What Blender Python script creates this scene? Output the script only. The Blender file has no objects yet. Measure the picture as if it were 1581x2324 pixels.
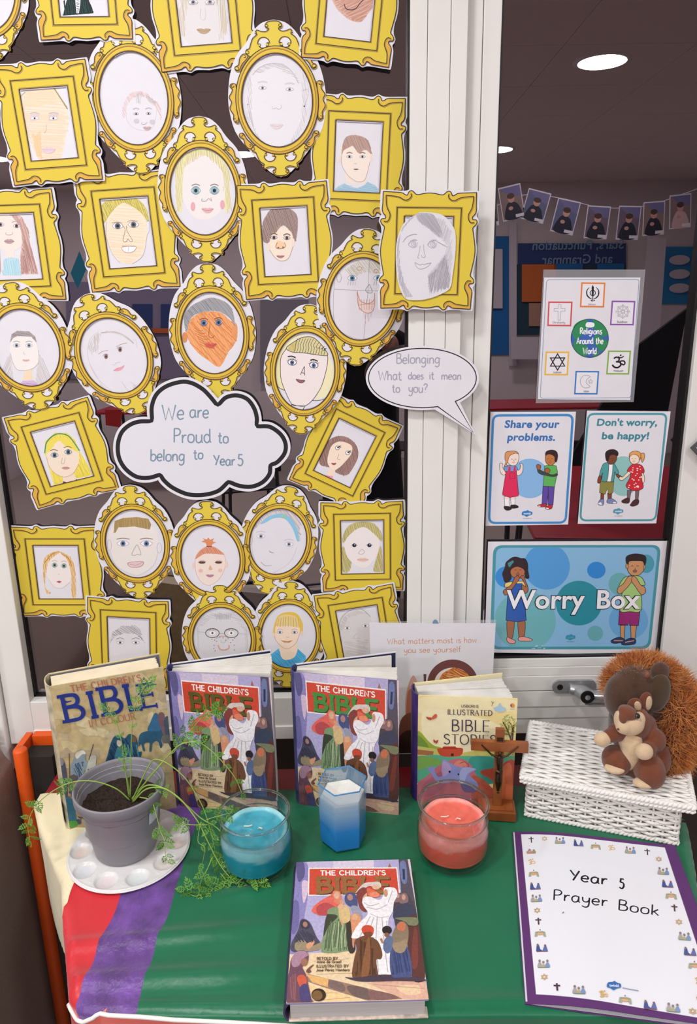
import bpy, bmesh, math, random
from mathutils import Vector, Matrix
from mathutils.geometry import tessellate_polygon
random.seed(7)
S = bpy.context.scene
COL = S.collection
pi = math.pi
# ---------------------------------------------------------------- camera, world, lamps, exposure
FPX, PITCH, ROLL = 1650.0, math.radians(15.7), math.radians(1.0)
FW = Vector((0, math.cos(PITCH), -math.sin(PITCH)))
_rt = Vector((1, 0, 0)); _up = _rt.cross(FW)
RT = _rt * math.cos(ROLL) - _up * math.sin(ROLL)
UP = RT.cross(FW)
cd = bpy.data.cameras.new('camera'); cam = bpy.data.objects.new('camera', cd); COL.objects.link(cam)
cd.sensor_fit = 'HORIZONTAL'; cd.sensor_width = 36.0; cd.lens = FPX / 1581.0 * 36.0
cd.clip_start = 0.02; cd.clip_end = 60
cam.matrix_world = Matrix(((RT.x, UP.x, -FW.x, 0), (RT.y, UP.y, -FW.y, 0), (RT.z, UP.z, -FW.z, 0), (0, 0, 0, 1)))
S.camera = cam
S.view_settings.view_transform = 'Standard'; S.view_settings.look = 'None'
S.view_settings.gamma = 1.0; S.view_settings.use_curve_mapping = False
S.view_settings.exposure = 0.25
w = bpy.data.worlds.new('night_world'); S.world = w; w.use_nodes = True
w.node_tree.nodes['Background'].inputs[0].default_value = (0.03, 0.035, 0.05, 1)
w.node_tree.nodes['Background'].inputs[1].default_value = 0.25
ZC = 1.12      # ceiling height above the camera
ZT = -0.82     # table top
ZF = -1.52     # floor
LAMPS = [(1.25, -1.40), (-0.95, -1.40), (-0.45, 0.42), (-1.9, 0.30), (1.3, 0.35), (-0.75, -3.4), (1.15, -3.4), (-2.6, -3.4), (-2.6, -1.4)]
LPOW = {2: 12.5, 3: 17.0, 4: 8.5, 5: 30.0, 6: 30.0, 7: 30.0}
for i, (lx, ly) in enumerate(LAMPS):
    ld = bpy.data.lights.new('ceiling_lamp_light', 'AREA'); ld.shape = 'DISK'; ld.size = 0.225
    ld.energy = LPOW.get(i, 21.0); ld.color = (0.985, 0.985, 1.0)
    lo = bpy.data.objects.new('ceiling_lamp_light', ld); COL.objects.link(lo); lo.location = (lx, ly, ZC - 0.012)

# ---------------------------------------------------------------- small helpers
def ray(px, py):
    return FW + RT * ((px - 790.5) / FPX) - UP * ((py - 1162.0) / FPX)
def win(px, py, Y=1.25):
    d = ray(px, py); return d * (Y / d.y)
def tab(px, py, Z=ZT):
    d = ray(px, py); return d * (Z / d.z)
GY = 1.262     # glass plane
def refl(px, py, dist):
    """real place of a thing seen in the glass at horizontal distance dist"""
    p = win(px, py, dist); return Vector((p.x, 2 * GY - p.y, p.z))
def lin(h):
    if isinstance(h, str):
        h = h.lstrip('#'); c = [int(h[i:i + 2], 16) / 255 for i in (0, 2, 4)]
    else:
        c = [v / 255 for v in h]
    return tuple((v / 12.92 if v <= .04045 else ((v + .055) / 1.055) ** 2.4) for v in c) + (1.0,)
MATS = {}
def mat(name, color='#808080', rough=.5, metal=0.0, noise=0.0, nscale=60.0, bump=0.0, bscale=200.0, attr=False, coat=0.0,
        trans=0.0, ior=1.45, sheen=0.0, color2=None, spec=0.5, aniso=None, detail=3.0, emit=None, sss=0.0):
    if name in MATS: return MATS[name]
    m = bpy.data.materials.new(name); m.use_nodes = True; MATS[name] = m
    nt = m.node_tree; N = nt.nodes; L = nt.links; b = N['Principled BSDF']
    b.inputs['Roughness'].default_value = rough; b.inputs['Metallic'].default_value = metal
    b.inputs['Coat Weight'].default_value = coat; b.inputs['Coat Roughness'].default_value = .12
    b.inputs['Transmission Weight'].default_value = trans; b.inputs['IOR'].default_value = ior
    b.inputs['Sheen Weight'].default_value = sheen; b.inputs['Specular IOR Level'].default_value = spec
    if sss: b.inputs['Subsurface Weight'].default_value = sss; b.inputs['Subsurface Scale'].default_value = .01
    tc = N.new('ShaderNodeTexCoord'); src = None
    if attr:
        a = N.new('ShaderNodeAttribute'); a.attribute_name = 'Col'; src = a.outputs['Color']
    if noise or color2:
        nz = N.new('ShaderNodeTexNoise'); nz.inputs['Scale'].default_value = nscale; nz.inputs['Detail'].default_value = detail
        L.new(tc.outputs['Object'], nz.inputs['Vector'])
        mx = N.new('ShaderNodeMix'); mx.data_type = 'RGBA'
        cr = N.new('ShaderNodeMapRange'); cr.inputs[1].default_value = .35; cr.inputs[2].default_value = .65
        L.new(nz.outputs['Fac'], cr.inputs[0]); L.new(cr.outputs[0], mx.inputs[0])
        if color2:
            mx.inputs[6].default_value = lin(color); mx.inputs[7].default_value = lin(color2)
            src = mx.outputs[2]
        else:
            mx.blend_type = 'MULTIPLY'; mx.inputs[0].default_value = 1.0
            L.remove(mx.inputs[0].links[0])
            mr = N.new('ShaderNodeMapRange'); mr.inputs[1].default_value = .3; mr.inputs[2].default_value = .7
            mr.inputs[3].default_value = 1 - noise; mr.inputs[4].default_value = 1 + noise * .5
            L.new(nz.outputs['Fac'], mr.inputs[0])
            if src: L.new(src, mx.inputs[6])
            else: mx.inputs[6].default_value = lin(color)
            L.new(mr.outputs[0], mx.inputs[7]); src = mx.outputs[2]
    if src: L.new(src, b.inputs['Base Color'])
    else: b.inputs['Base Color'].default_value = lin(color)
    if emit:
        b.inputs['Emission Color'].default_value = lin(color); b.inputs['Emission Strength'].default_value = emit
    if bump:
        n2 = N.new('ShaderNodeTexNoise'); n2.inputs['Scale'].default_value = bscale; n2.inputs['Detail'].default_value = 4
        L.new(tc.outputs['Object'], n2.inputs['Vector'])
        bp = N.new('ShaderNodeBump'); bp.inputs['Strength'].default_value = 1.0; bp.inputs['Distance'].default_value = bump
        L.new(n2.outputs['Fac'], bp.inputs['Height']); L.new(bp.outputs[0], b.inputs['Normal'])
    return m
def tag(o, label=None, cat=None, group=None, kind=None):
    if label: o['label'] = label
    if cat: o['category'] = cat
    if group: o['group'] = group
    if kind: o['kind'] = kind
    return o
def link(o, parent=None):
    COL.objects.link(o)
    if parent: o.parent = parent
    return o
def empty(name, loc=(0, 0, 0), rot=(0, 0, 0), M=None):
    o = bpy.data.objects.new(name, None); COL.objects.link(o); o.empty_display_size = .02
    if M is not None: o.matrix_world = M
    else: o.location = loc; o.rotation_euler = rot
    return o
def mesh_obj(name, v, f, m, parent=None, smooth=False):
    me = bpy.data.meshes.new(name); me.from_pydata([tuple(p) for p in v], [], f); me.validate(); me.update()
    if m: me.materials.append(m)
    if smooth: me.shade_smooth()
    return link(bpy.data.objects.new(name, me), parent)
class MB:
    """collects shapes into one mesh"""
    def __init__(s): s.v = []; s.f = []
    def add(s, v, f):
        n = len(s.v); s.v += [Vector(p) for p in v]; s.f += [tuple(i + n for i in q) for q in f]; return s
    def box(s, a, b, M=None):
        x0, y0, z0 = a; x1, y1, z1 = b
        v = [(x0,y0,z0),(x1,y0,z0),(x1,y1,z0),(x0,y1,z0),(x0,y0,z1),(x1,y0,z1),(x1,y1,z1),(x0,y1,z1)]
        if M: v = [M @ Vector(p) for p in v]
        return s.add(v, [(3,2,1,0),(4,5,6,7),(0,1,5,4),(1,2,6,5),(2,3,7,6),(3,0,4,7)])
    def prism(s, pts, z0, z1, M=None):
        n = len(pts); v = [Vector((p[0], p[1], z0)) for p in pts] + [Vector((p[0], p[1], z1)) for p in pts]
        ts = tessellate_polygon([[Vector((p[0], p[1], 0)) for p in pts]])
        area = sum(pts[i][0] * pts[(i+1) % n][1] - pts[(i+1) % n][0] * pts[i][1] for i in range(n))
        f = []
        for t in ts:
            a, b, c = [pts[i] for i in t]
            o = (b[0]-a[0])*(c[1]-a[1]) - (c[0]-a[0])*(b[1]-a[1])
            t = t if o > 0 else t[::-1]
            f.append(tuple(i + n for i in t)); f.append(tuple(t[::-1]))
        for i in range(n):
            j = (i + 1) % n
            f.append((i, j, j + n, i + n) if area > 0 else (j, i, i + n, j + n))
        if M: v = [M @ p for p in v]
        return s.add(v, f)
    def tube(s, pts, r, seg=8, closed=False, cap=True):
        pts = [Vector(p) for p in pts]; n = len(pts); rr = r if isinstance(r, (list, tuple)) else [r] * n
        v = []; f = []; prev = None
        for i, p in enumerate(pts):
            a = pts[i - 1] if (i or closed) else p; b = pts[(i + 1) % n] if (i < n - 1 or closed) else p
            t = (b - a); t = t.normalized() if t.length > 1e-9 else Vector((0, 0, 1))
            if prev is None:
                u = t.orthogonal().normalized()
            else:
                u = prev - t * prev.dot(t); u = u.normalized() if u.length > 1e-6 else t.orthogonal().normalized()
            prev = u; w_ = t.cross(u)
            for k in range(seg):
                an = 2 * pi * k / seg; v.append(p + (u * math.cos(an) + w_ * math.sin(an)) * rr[i])
        for i in range(n if closed else n - 1):
            j = (i + 1) % n
            for k in range(seg):
                k2 = (k + 1) % seg; f.append((i*seg+k, i*seg+k2, j*seg+k2, j*seg+k))
        if cap and not closed:
            f.append(tuple(range(seg))[::-1]); f.append(tuple((n-1)*seg + k for k in range(seg)))
        return s.add(v, f)
    def lathe(s, prof, seg=48, M=None, cap=False):
        v = []; f = []; n = len(prof)
        for (r, z) in prof:
            for k in range(seg):
                an = 2 * pi * k / seg; v.append(Vector((r * math.cos(an), r * math.sin(an), z)))
        for i in range(n - 1):
            for k in range(seg):
                k2 = (k + 1) % seg; f.append((i*seg+k, i*seg+k2, (i+1)*seg+k2, (i+1)*seg+k))
        if cap:
            f.append(tuple(range(seg))[::-1]); f.append(tuple((n-1)*seg+k for k in range(seg)))
        if M: v = [M @ p for p in v]
        return s.add(v, f)
    def ball(s, c, r, seg=16, rings=10, M=None):
        r = r if isinstance(r, (tuple, list)) else (r, r, r); v = [Vector((0, 0, -1))]; f = []
        for i in range(1, rings):
            th = -pi/2 + pi * i / rings
            for k in range(seg):
                a = 2*pi*k/seg; v.append(Vector((math.cos(th)*math.cos(a), math.cos(th)*math.sin(a), math.sin(th))))
        v.append(Vector((0, 0, 1))); T = len(v) - 1
        for k in range(seg):
            k2 = (k+1) % seg; f.append((0, 1+k2, 1+k)); f.append((T, T-seg+k, T-seg+k2))
        for i in range(rings - 2):
            for k in range(seg):
                k2 = (k+1) % seg; f.append((1+i*seg+k, 1+i*seg+k2, 1+(i+1)*seg+k2, 1+(i+1)*seg+k))
        R = M or Matrix.Identity(3)
        v = [Vector(c) + R @ Vector((p.x*r[0], p.y*r[1], p.z*r[2])) for p in v]
        return s.add(v, f)
    def build(s, name, m, parent=None, smooth=False, bevel=0, bseg=2, sub=0, angle=None):
        o = mesh_obj(name, s.v, s.f, m, parent, smooth)
        if bevel:
            b = o.modifiers.new('b', 'BEVEL'); b.width = bevel; b.segments = bseg; b.limit_method = 'ANGLE'; b.angle_limit = .6
        if sub:
            b = o.modifiers.new('s', 'SUBSURF'); b.levels = sub; b.render_levels = sub
        return o
def catmull(pts, closed=False, n=6):
    pts = [tuple(p) for p in pts]; N_ = len(pts)
    if N_ < 3: return pts
    out = []; rng = range(N_) if closed else range(N_ - 1); dim = len(pts[0])
    for i in rng:
        if closed: p0, p1, p2, p3 = pts[i-1], pts[i], pts[(i+1) % N_], pts[(i+2) % N_]
        else: p0, p1, p2, p3 = pts[max(i-1, 0)], pts[i], pts[i+1], pts[min(i+2, N_-1)]
        for k in range(n):
            t = k / n
            out.append(tuple(.5 * ((2*p1[d]) + (-p0[d]+p2[d])*t + (2*p0[d]-5*p1[d]+4*p2[d]-p3[d])*t*t + (-p0[d]+3*p1[d]-3*p2[d]+p3[d])*t**3) for d in range(dim)))
    if not closed: out.append(pts[-1])
    return out
# ---------------------------------------------------------------- the room shell and the window
M_white = mat('white_frame', '#e0dfda', .38, noise=.03, nscale=9, bump=.00002, bscale=900)
M_ceil = mat('ceiling_tile', '#d8cfca', .9, noise=.05, nscale=300)
M_wall = mat('wall_paint', '#d8d0d2', .85, noise=.03, nscale=4)
M_dark = mat('dark_gap', '#15110f', .8)
M_gasket = mat('black_gasket', '#0c0b0b', .45)
M_carpet = mat('grey_brown_carpet', '#a59a92', .95, noise=.35, nscale=350)
def dark_glass():
    m = bpy.data.materials.new('window_glass_night'); m.use_nodes = True; b = m.node_tree.nodes['Principled BSDF']
    b.inputs['Base Color'].default_value = (.0035, .0032, .0042, 1); b.inputs['Roughness'].default_value = 0.0
    b.inputs['IOR'].default_value = 2.9; b.inputs['Specular Tint'].default_value = (1, .88, .93, 1)
    return m
M_glass = dark_glass()
def struct(o, label=None): o['kind'] = 'structure'; return o
RX0, RX1, RY0 = -3.2, 3.4, -4.95
# floor, side and back walls
struct(MB().box((RX0, RY0, ZF - .05), (RX1, 1.36, ZF)).build('floor', M_carpet))
ce = struct(MB().box((RX0, RY0, ZC), (RX1, 1.36, ZC + .05)).build('ceiling', M_ceil))
tile = None
nx, ny = 11, 10
tw, tl = (RX1 - RX0) / nx, (1.36 - RY0) / ny
for i in range(nx):
    for j in range(ny):
        if tile is None:
            tile = MB().box((.0012, .0012, -.006), (tw - .0012, tl - .0012, 0)).build('ceiling_tile', M_ceil, ce); o = tile
        else:
            o = tile.copy(); link(o); o.parent = ce
        o.location = (RX0 + i * tw, RY0 + j * tl, ZC)
struct(MB().box((RX0 - .05, RY0, ZF), (RX0, 1.36, ZC)).build('wall_left', M_wall))
struct(MB().box((RX1, RY0, ZF), (RX1 + .05, 1.36, ZC)).build('wall_right', M_wall))
struct(MB().box((RX0, RY0 - .05, ZF), (RX1, RY0, ZC)).build('wall_back', M_wall))
# window wall: pieces around and below the frames
wb = MB().box((RX0, 1.30, ZF), (RX1, 1.36, -.80)).box((RX0, 1.275, -.80), (-.80, 1.36, ZC)).box((.80, 1.275, -.8), (RX1, 1.36, ZC)).box((-.8, 1.275, .95), (.8, 1.36, ZC))
struct(wb.build('wall_window', mat('low_wall', '#3a302c', .8, noise=.2, nscale=20)))
for (a, b) in (((RX0, 1.262, -.80), (-.80, 1.275, ZC)), ((.80, 1.262, -.8), (RX1, 1.275, ZC)), ((-.80, 1.262, .95), (.80, 1.275, ZC))):
    pass
FY = 1.236     # front face of the fixed frame
GLX0, GLX1 = -.612, .104       # left pane
GRX0, GRX1 = .243, .583        # right pane (in the opening sash)
GZL, GZR, ZB, ZTOP = -.712, -.643, -.802, .95
def frame_piece(a, b, parent, name='frame', m=None, bev=.0015):
    return MB().box(a, b).build(name, m or M_white, parent, bevel=bev)
w1 = empty('window_1'); struct(w1)
frame_piece((GLX0 - .048, FY, ZB), (GLX0, 1.30, ZTOP), w1, 'jamb')
frame_piece((GLX0, FY, ZB), (GLX1, 1.30, GZL), w1, 'bottom_rail')
frame_piece((GLX0 - .048, FY, ZTOP - .08), (.186, 1.30, ZTOP), w1, 'top_rail')
# mullion in three flush strips with fine joints
for (x0, x1, dy) in ((GLX1, .1295, 0), (.1303, .1640, .0006), (.1648, .1895, 0)):
    frame_piece((x0, FY - dy - .004, ZB), (x1, 1.30, ZTOP), w1, 'mullion_strip', bev=.0008)
MB().box((GLX0, GY - .006, GZL), (GLX0 + .004, GY, ZTOP)).box((GLX0, GY - .006, GZL), (GLX1, GY, GZL + .004)).box((GLX1 - .0022, FY + .002, GZL), (GLX1, GY, ZTOP)).build('gasket', M_gasket, w1)
MB().box((GLX0 - .01, GY, GZL - .01), (GLX1 + .01, GY + .024, ZTOP)).build('glass_pane', M_glass, w1)
# trims on the bottom rail
MB().box((GLX0, FY - .0035, ZB + .003), (GLX1, FY + .001, ZB + .030)).build('rail_trim', M_white, w1, bevel=.001)
# the opening sash on the right
w2 = empty('window_2'); struct(w2)
SY = FY + .008
frame_piece((.1905, SY + .006, ZB + .05), (.2150, 1.30, ZTOP), w2, 'stile')
frame_piece((.2158, SY + .004, ZB + .05), (GRX0, 1.30, ZTOP), w2, 'stile')
frame_piece((GRX1, SY - .006, ZB + .10), (GRX1 + .079, 1.30, ZTOP), w2, 'stile')
for (z0, z1, dy) in ((GZR - .0165, GZR, .002), (GZR - .034, GZR - .017, 0), (GZR - .0645, GZR - .0345, -.002)):
    frame_piece((GRX0, SY + dy - .004, z0), (GRX1, 1.30, z1), w2, 'sash_rail', bev=.0008)
MB().box((.1905, SY + .012, ZB + .08), (GRX1 + .08, 1.295, ZB + .1)).build('seal_gap', M_gasket, w2)
for (z0, z1, dy) in ((-.742, -.7095, .000), (-.768, -.7427, .002), (ZB, -.7687, .004)):
    frame_piece((.1905, SY + dy - .006, z0), (GRX1 + .20, 1.30, z1), w2, 'sill_rail', bev=.0008)
MB().box((GRX0, SY + .004, GZR), (GRX0 + .0022, GY, ZTOP)).box((GRX1 - .005, SY + .004, GZR - .003), (GRX1 + .0005, GY, ZTOP)).box((GRX0, SY + .002, GZR - .003), (GRX1, GY, GZR + .003)).build('gasket', M_gasket, w2)
MB().box((GRX0 - .01, GY, GZR - .01), (GRX1 + .01, GY + .024, ZTOP)).build('glass_pane', M_glass, w2)
frame_piece((GRX1 + .0815, SY - .008, ZB + .10), (GRX1 + .22, 1.30, ZTOP), w2, 'outer_frame')
# wall liners left and right of the frames
struct(MB().box((-1.2, 1.225, -.86), (GLX0 - .050, 1.30, ZTOP)).build('trim_1', mat('white_trim', '#e2e2e0', .5, noise=.03, nscale=6), bevel=.004))
struct(MB().box((.805, 1.225, ZF), (1.3, 1.30, ZTOP)).build('trim_2', MATS['white_trim'], bevel=.004))
# ---------------------------------------------------------------- flat print: coloured shapes laid on paper
M_print = mat('matt_print', rough=.6, attr=True, noise=.05, nscale=900)
M_gloss = mat('laminated_print', rough=.28, attr=True, noise=.03, nscale=500, coat=.25)
M_pencil = mat('pencil_print', rough=.75, attr=True, noise=.10, nscale=1400, detail=1)
M_paint = mat('painted_print', rough=.33, attr=True, noise=.16, nscale=260, detail=5, coat=.15)
M_paper = mat('white_paper', '#dddce2', .7, noise=.02, nscale=40)
DZ = 9e-6
def shade(c, k, t=(0, 0, 0)):
    return tuple(max(0, min(1, c[i] * k + t[i])) for i in range(3)) + (1.0,)
def mixc(a, b, t): return tuple(a[i] * (1 - t) + b[i] * t for i in range(3)) + (1.0,)
class Ink:
    def __init__(s, fm=None, k=1.0, clip=None):
        s.v = []; s.f = []; s.c = []; s.z = 0.0; s.last = None; s.fm = fm or (lambda p: p); s.k = k; s.clip = clip; s.bump = 1
    def layer(s, col):
        if col != s.last: s.z += DZ; s.last = col
        else: s.z += 1.2e-6
    def tri(s, a, b, c, col):
        P = [a, b, c]
        if s.clip:
            for (nx_, ny_, d) in s.clip:
                Q = []
                for i in range(len(P)):
                    p, q = P[i], P[(i + 1) % len(P)]
                    dp = p[0]*nx_ + p[1]*ny_ - d; dq = q[0]*nx_ + q[1]*ny_ - d
                    if dp <= 0: Q.append(p)
                    if (dp < 0 < dq) or (dq < 0 < dp):
                        t = dp / (dp - dq); Q.append((p[0] + (q[0]-p[0])*t, p[1] + (q[1]-p[1])*t))
                P = Q
                if len(P) < 3: return
        ar = sum(P[i][0]*P[(i+1) % len(P)][1] - P[(i+1) % len(P)][0]*P[i][1] for i in range(len(P)))
        if abs(ar) < 1e-13: return
        if ar < 0: P = P[::-1]
        n = len(s.v); s.v += [(p[0], p[1], s.z) for p in P]; s.f.append(tuple(range(n, n + len(P)))); s.c.append(col)
    def poly(s, pts, col, holes=(), sm=False, n=6):
        col = lin(col) if isinstance(col, str) else col
        if sm: pts = catmull(pts, True, n)
        s.layer(col); loops = [[s.fm(p) for p in pts]] + [[s.fm(p) for p in h] for h in holes]
        flat = [p for l in loops for p in l]
        for t in tessellate_polygon([[Vector((p[0], p[1], 0)) for p in l] for l in loops]):
            s.tri(*[flat[i] for i in t], col)
        return s
    def line(s, pts, w_, col, closed=False, sm=False, taper=False, n=5):
        col = lin(col) if isinstance(col, str) else col
        if sm: pts = catmull(pts, closed, n)
        s.layer(col); P = [s.fm(p) for p in pts]; h = w_ * s.k / 2
        Q = [P[0]]
        for p in P[1:]:
            if math.hypot(p[0]-Q[-1][0], p[1]-Q[-1][1]) > 1e-7: Q.append(p)
        P = Q; m_ = len(P)
        if m_ < 2: return s
        Lf = []; Rg = []
        for i in range(m_):
            a = P[i-1] if (i or closed) else P[i]; b = P[(i+1) % m_] if (i < m_-1 or closed) else P[i]
            d1 = (P[i][0]-a[0], P[i][1]-a[1]); d2 = (b[0]-P[i][0], b[1]-P[i][1])
            l1 = math.hypot(*d1) or 1; l2 = math.hypot(*d2) or 1
            if d1 == (0, 0): d1 = d2; l1 = l2
            if d2 == (0, 0): d2 = d1; l2 = l1
            t = (d1[0]/l1 + d2[0]/l2, d1[1]/l1 + d2[1]/l2); lt = math.hypot(*t)
            if lt < .3: t = (d2[0]/l2, d2[1]/l2); lt = 1; mit = 1
            else: mit = min(1.7, 2 / lt)
            nx_, ny_ = -t[1]/lt, t[0]/lt; hh = h * mit
            if taper: hh *= max(.15, math.sin(pi * (i + .3) / (m_ - .4)) ** .6)
            Lf.append((P[i][0]+nx_*hh, P[i][1]+ny_*hh)); Rg.append((P[i][0]-nx_*hh, P[i][1]-ny_*hh))
        for i in range(m_ if closed else m_ - 1):
            j = (i + 1) % m_
            s.tri(Lf[i], Rg[i], Rg[j], col); s.tri(Lf[i], Rg[j], Lf[j], col)
        return s
    def ell(s, cx, cy, rx, ry, col, rot=0, n=28):
        return s.poly(ell(cx, cy, rx, ry, rot, n), col)
    def ring(s, cx, cy, rx, ry, w_, col, rot=0, n=36):
        return s.line(ell(cx, cy, rx, ry, rot, n), w_, col, closed=True)
    def hatch(s, pts, col, gap, ang, w_=1.0, jit=.35, sm=False, dens=1.0):
        """pencil strokes filling a shape"""
        if sm: pts = catmull(pts, True, 6)
        col = lin(col) if isinstance(col, str) else col
        ca, sa = math.cos(ang), math.sin(ang)
        R = [(p[0]*ca + p[1]*sa, -p[0]*sa + p[1]*ca) for p in pts]
        y0 = min(p[1] for p in R); y1 = max(p[1] for p in R); y = y0 + gap * .5; n_ = len(R)
        while y < y1:
            xs = []
            for i in range(n_):
                a, b = R[i], R[(i+1) % n_]
                if (a[1] <= y < b[1]) or (b[1] <= y < a[1]): xs.append(a[0] + (y-a[1])*(b[0]-a[0])/(b[1]-a[1]))
            xs.sort()
            for i in range(0, len(xs) - 1, 2):
                if random.random() > dens: continue
                a, b = xs[i], xs[i+1]; L_ = b - a; a += random.uniform(-.02, .12) * L_; b -= random.uniform(-.02, .12) * L_
                ya, yb = y + random.uniform(-jit, jit)*gap, y + random.uniform(-jit, jit)*gap; ym = (ya+yb)/2 + random.uniform(-jit, jit)*gap
                q = [(a, ya), ((a+b)/2, ym), (b, yb)]
                s.line([(p[0]*ca - p[1]*sa, p[0]*sa + p[1]*ca) for p in q], w_ * random.uniform(.6, 1.3), col)
            y += gap * random.uniform(.6, 1.4)
        return s
    def addmesh(s, V, F, col):
        col = lin(col) if isinstance(col, str) else col
        s.layer(col); P = [s.fm(p) for p in V]
        for f in F:
            for i in range(1, len(f) - 1): s.tri(P[f[0]], P[f[i]], P[f[i+1]], col)
    def build(s, name, m, parent=None, loc=None):
        me = bpy.data.meshes.new(name); me.from_pydata(s.v, [], s.f)
        at = me.attributes.new('Col', 'FLOAT_COLOR', 'FACE')
        fl = []
        for c in s.c: fl += [c[0], c[1], c[2], 1.0]
        at.data.foreach_set('color', fl)
        me.materials.append(m); me.update()
        o = link(bpy.data.objects.new(name, me), parent)
        if loc: o.location = loc
        return o
def ell(cx, cy, rx, ry, rot=0, n=28):
    c, s_ = math.cos(rot), math.sin(rot); out = []
    for i in range(n):
        a = 2*pi*i/n; x, y = rx*math.cos(a), ry*math.sin(a); out.append((cx + x*c - y*s_, cy + x*s_ + y*c))
    return out
def rrect(x0, y0, x1, y1, r, n=5):
    out = []
    for (cx, cy, a0) in ((x1-r, y1-r, 0), (x0+r, y1-r, pi/2), (x0+r, y0+r, pi), (x1-r, y0+r, 1.5*pi)):
        for i in range(n + 1):
            a = a0 + pi/2*i/n; out.append((cx + r*math.cos(a), cy + r*math.sin(a)))
    return out
def rquad(q, r, n=5):
    out = []
    for i in range(4):
        p = Vector((*q[i], 0)); a = Vector((*q[i-1], 0)); b = Vector((*q[(i+1) % 4], 0)); u = (a-p).normalized()*r; v = (b-p).normalized()*r
        for k in range(n+1):
            t = k/n; w_ = (p+u)*(1-t)**2 + p*2*t*(1-t) + (p+v)*t*t; out.append((w_.x, w_.y))
    return out
def homog(src, dst):
    """homography taking four src points to four dst points"""
    A = []; B = []
    for (x, y), (u, v) in zip(src, dst):
        A.append([x, y, 1, 0, 0, 0, -u*x, -u*y]); B.append(u); A.append([0, 0, 0, x, y, 1, -v*x, -v*y]); B.append(v)
    n = 8
    for i in range(n):
        p = max(range(i, n), key=lambda r: abs(A[r][i])); A[i], A[p] = A[p], A[i]; B[i], B[p] = B[p], B[i]
        for r in range(n):
            if r != i:
                f = A[r][i] / A[i][i]
                if f:
                    A[r] = [a - f*b for a, b in zip(A[r], A[i])]; B[r] -= f*B[i]
    h = [B[i] / A[i][i] for i in range(n)]
    def fn(p):
        d = h[6]*p[0] + h[7]*p[1] + 1; return ((h[0]*p[0]+h[1]*p[1]+h[2])/d, (h[3]*p[0]+h[4]*p[1]+h[5])/d)
    return fn
# ---- lettering: filled letters from the built-in face, and a single-stroke hand
_tc = {}
def type_mesh(t, bold=0.0, shear=0.0):
    k = (t, bold, shear)
    if k in _tc: return _tc[k]
    cu = bpy.data.curves.new('t', 'FONT'); cu.body = t; cu.size = 1.0; cu.offset = bold; cu.shear = shear; cu.resolution_u = 3; cu.space_character = 1.0 + bold * 1.2
    o = bpy.data.objects.new('t', cu); COL.objects.link(o); bpy.context.view_layer.update()
    dg = bpy.context.evaluated_depsgraph_get(); e = o.evaluated_get(dg); me = e.to_mesh()
    V = [(v.co.x, v.co.y) for v in me.vertices]; F = [tuple(p.vertices) for p in me.polygons]
    e.to_mesh_clear(); bpy.data.objects.remove(o); bpy.data.curves.remove(cu)
    _tc[k] = (V, F); return _tc[k]
def typeset(ink, t, x, y, size, col, bold=0.0, shear=0.0, align='c', down=True, rot=0.0, width=None, outline=None, ow=.03):
    """x, y: baseline anchor in the ink's own units; down: y grows downwards"""
    V, F = type_mesh(t, bold, shear); x0 = min(v[0] for v in V); x1 = max(v[0] for v in V); W_ = x1 - x0
    sx = size if width is None else width / W_
    ax = {'c': (x0 + x1) / 2, 'l': x0, 'r': x1}[align]; sg = -1 if down else 1; c, s_ = math.cos(rot), math.sin(rot)
    def T(v):
        a, b = (v[0] - ax) * sx, v[1] * size * sg; return (x + a*c - b*s_, y + a*s_ + b*c)
    if outline:
        V2, F2 = type_mesh(t, bold + ow, shear)
        d = (max(v[0] for v in V2) + min(v[0] for v in V2) - x0 - x1) / 2
        k2 = (W_ + 2*ow) / (max(v[0] for v in V2) - min(v[0] for v in V2))
        ink.addmesh([T((((v[0] - d) - (x0+x1)/2) * k2 + (x0+x1)/2, v[1])) for v in V2], F2, outline)
    ink.addmesh([T(v) for v in V], F, col)
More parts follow.
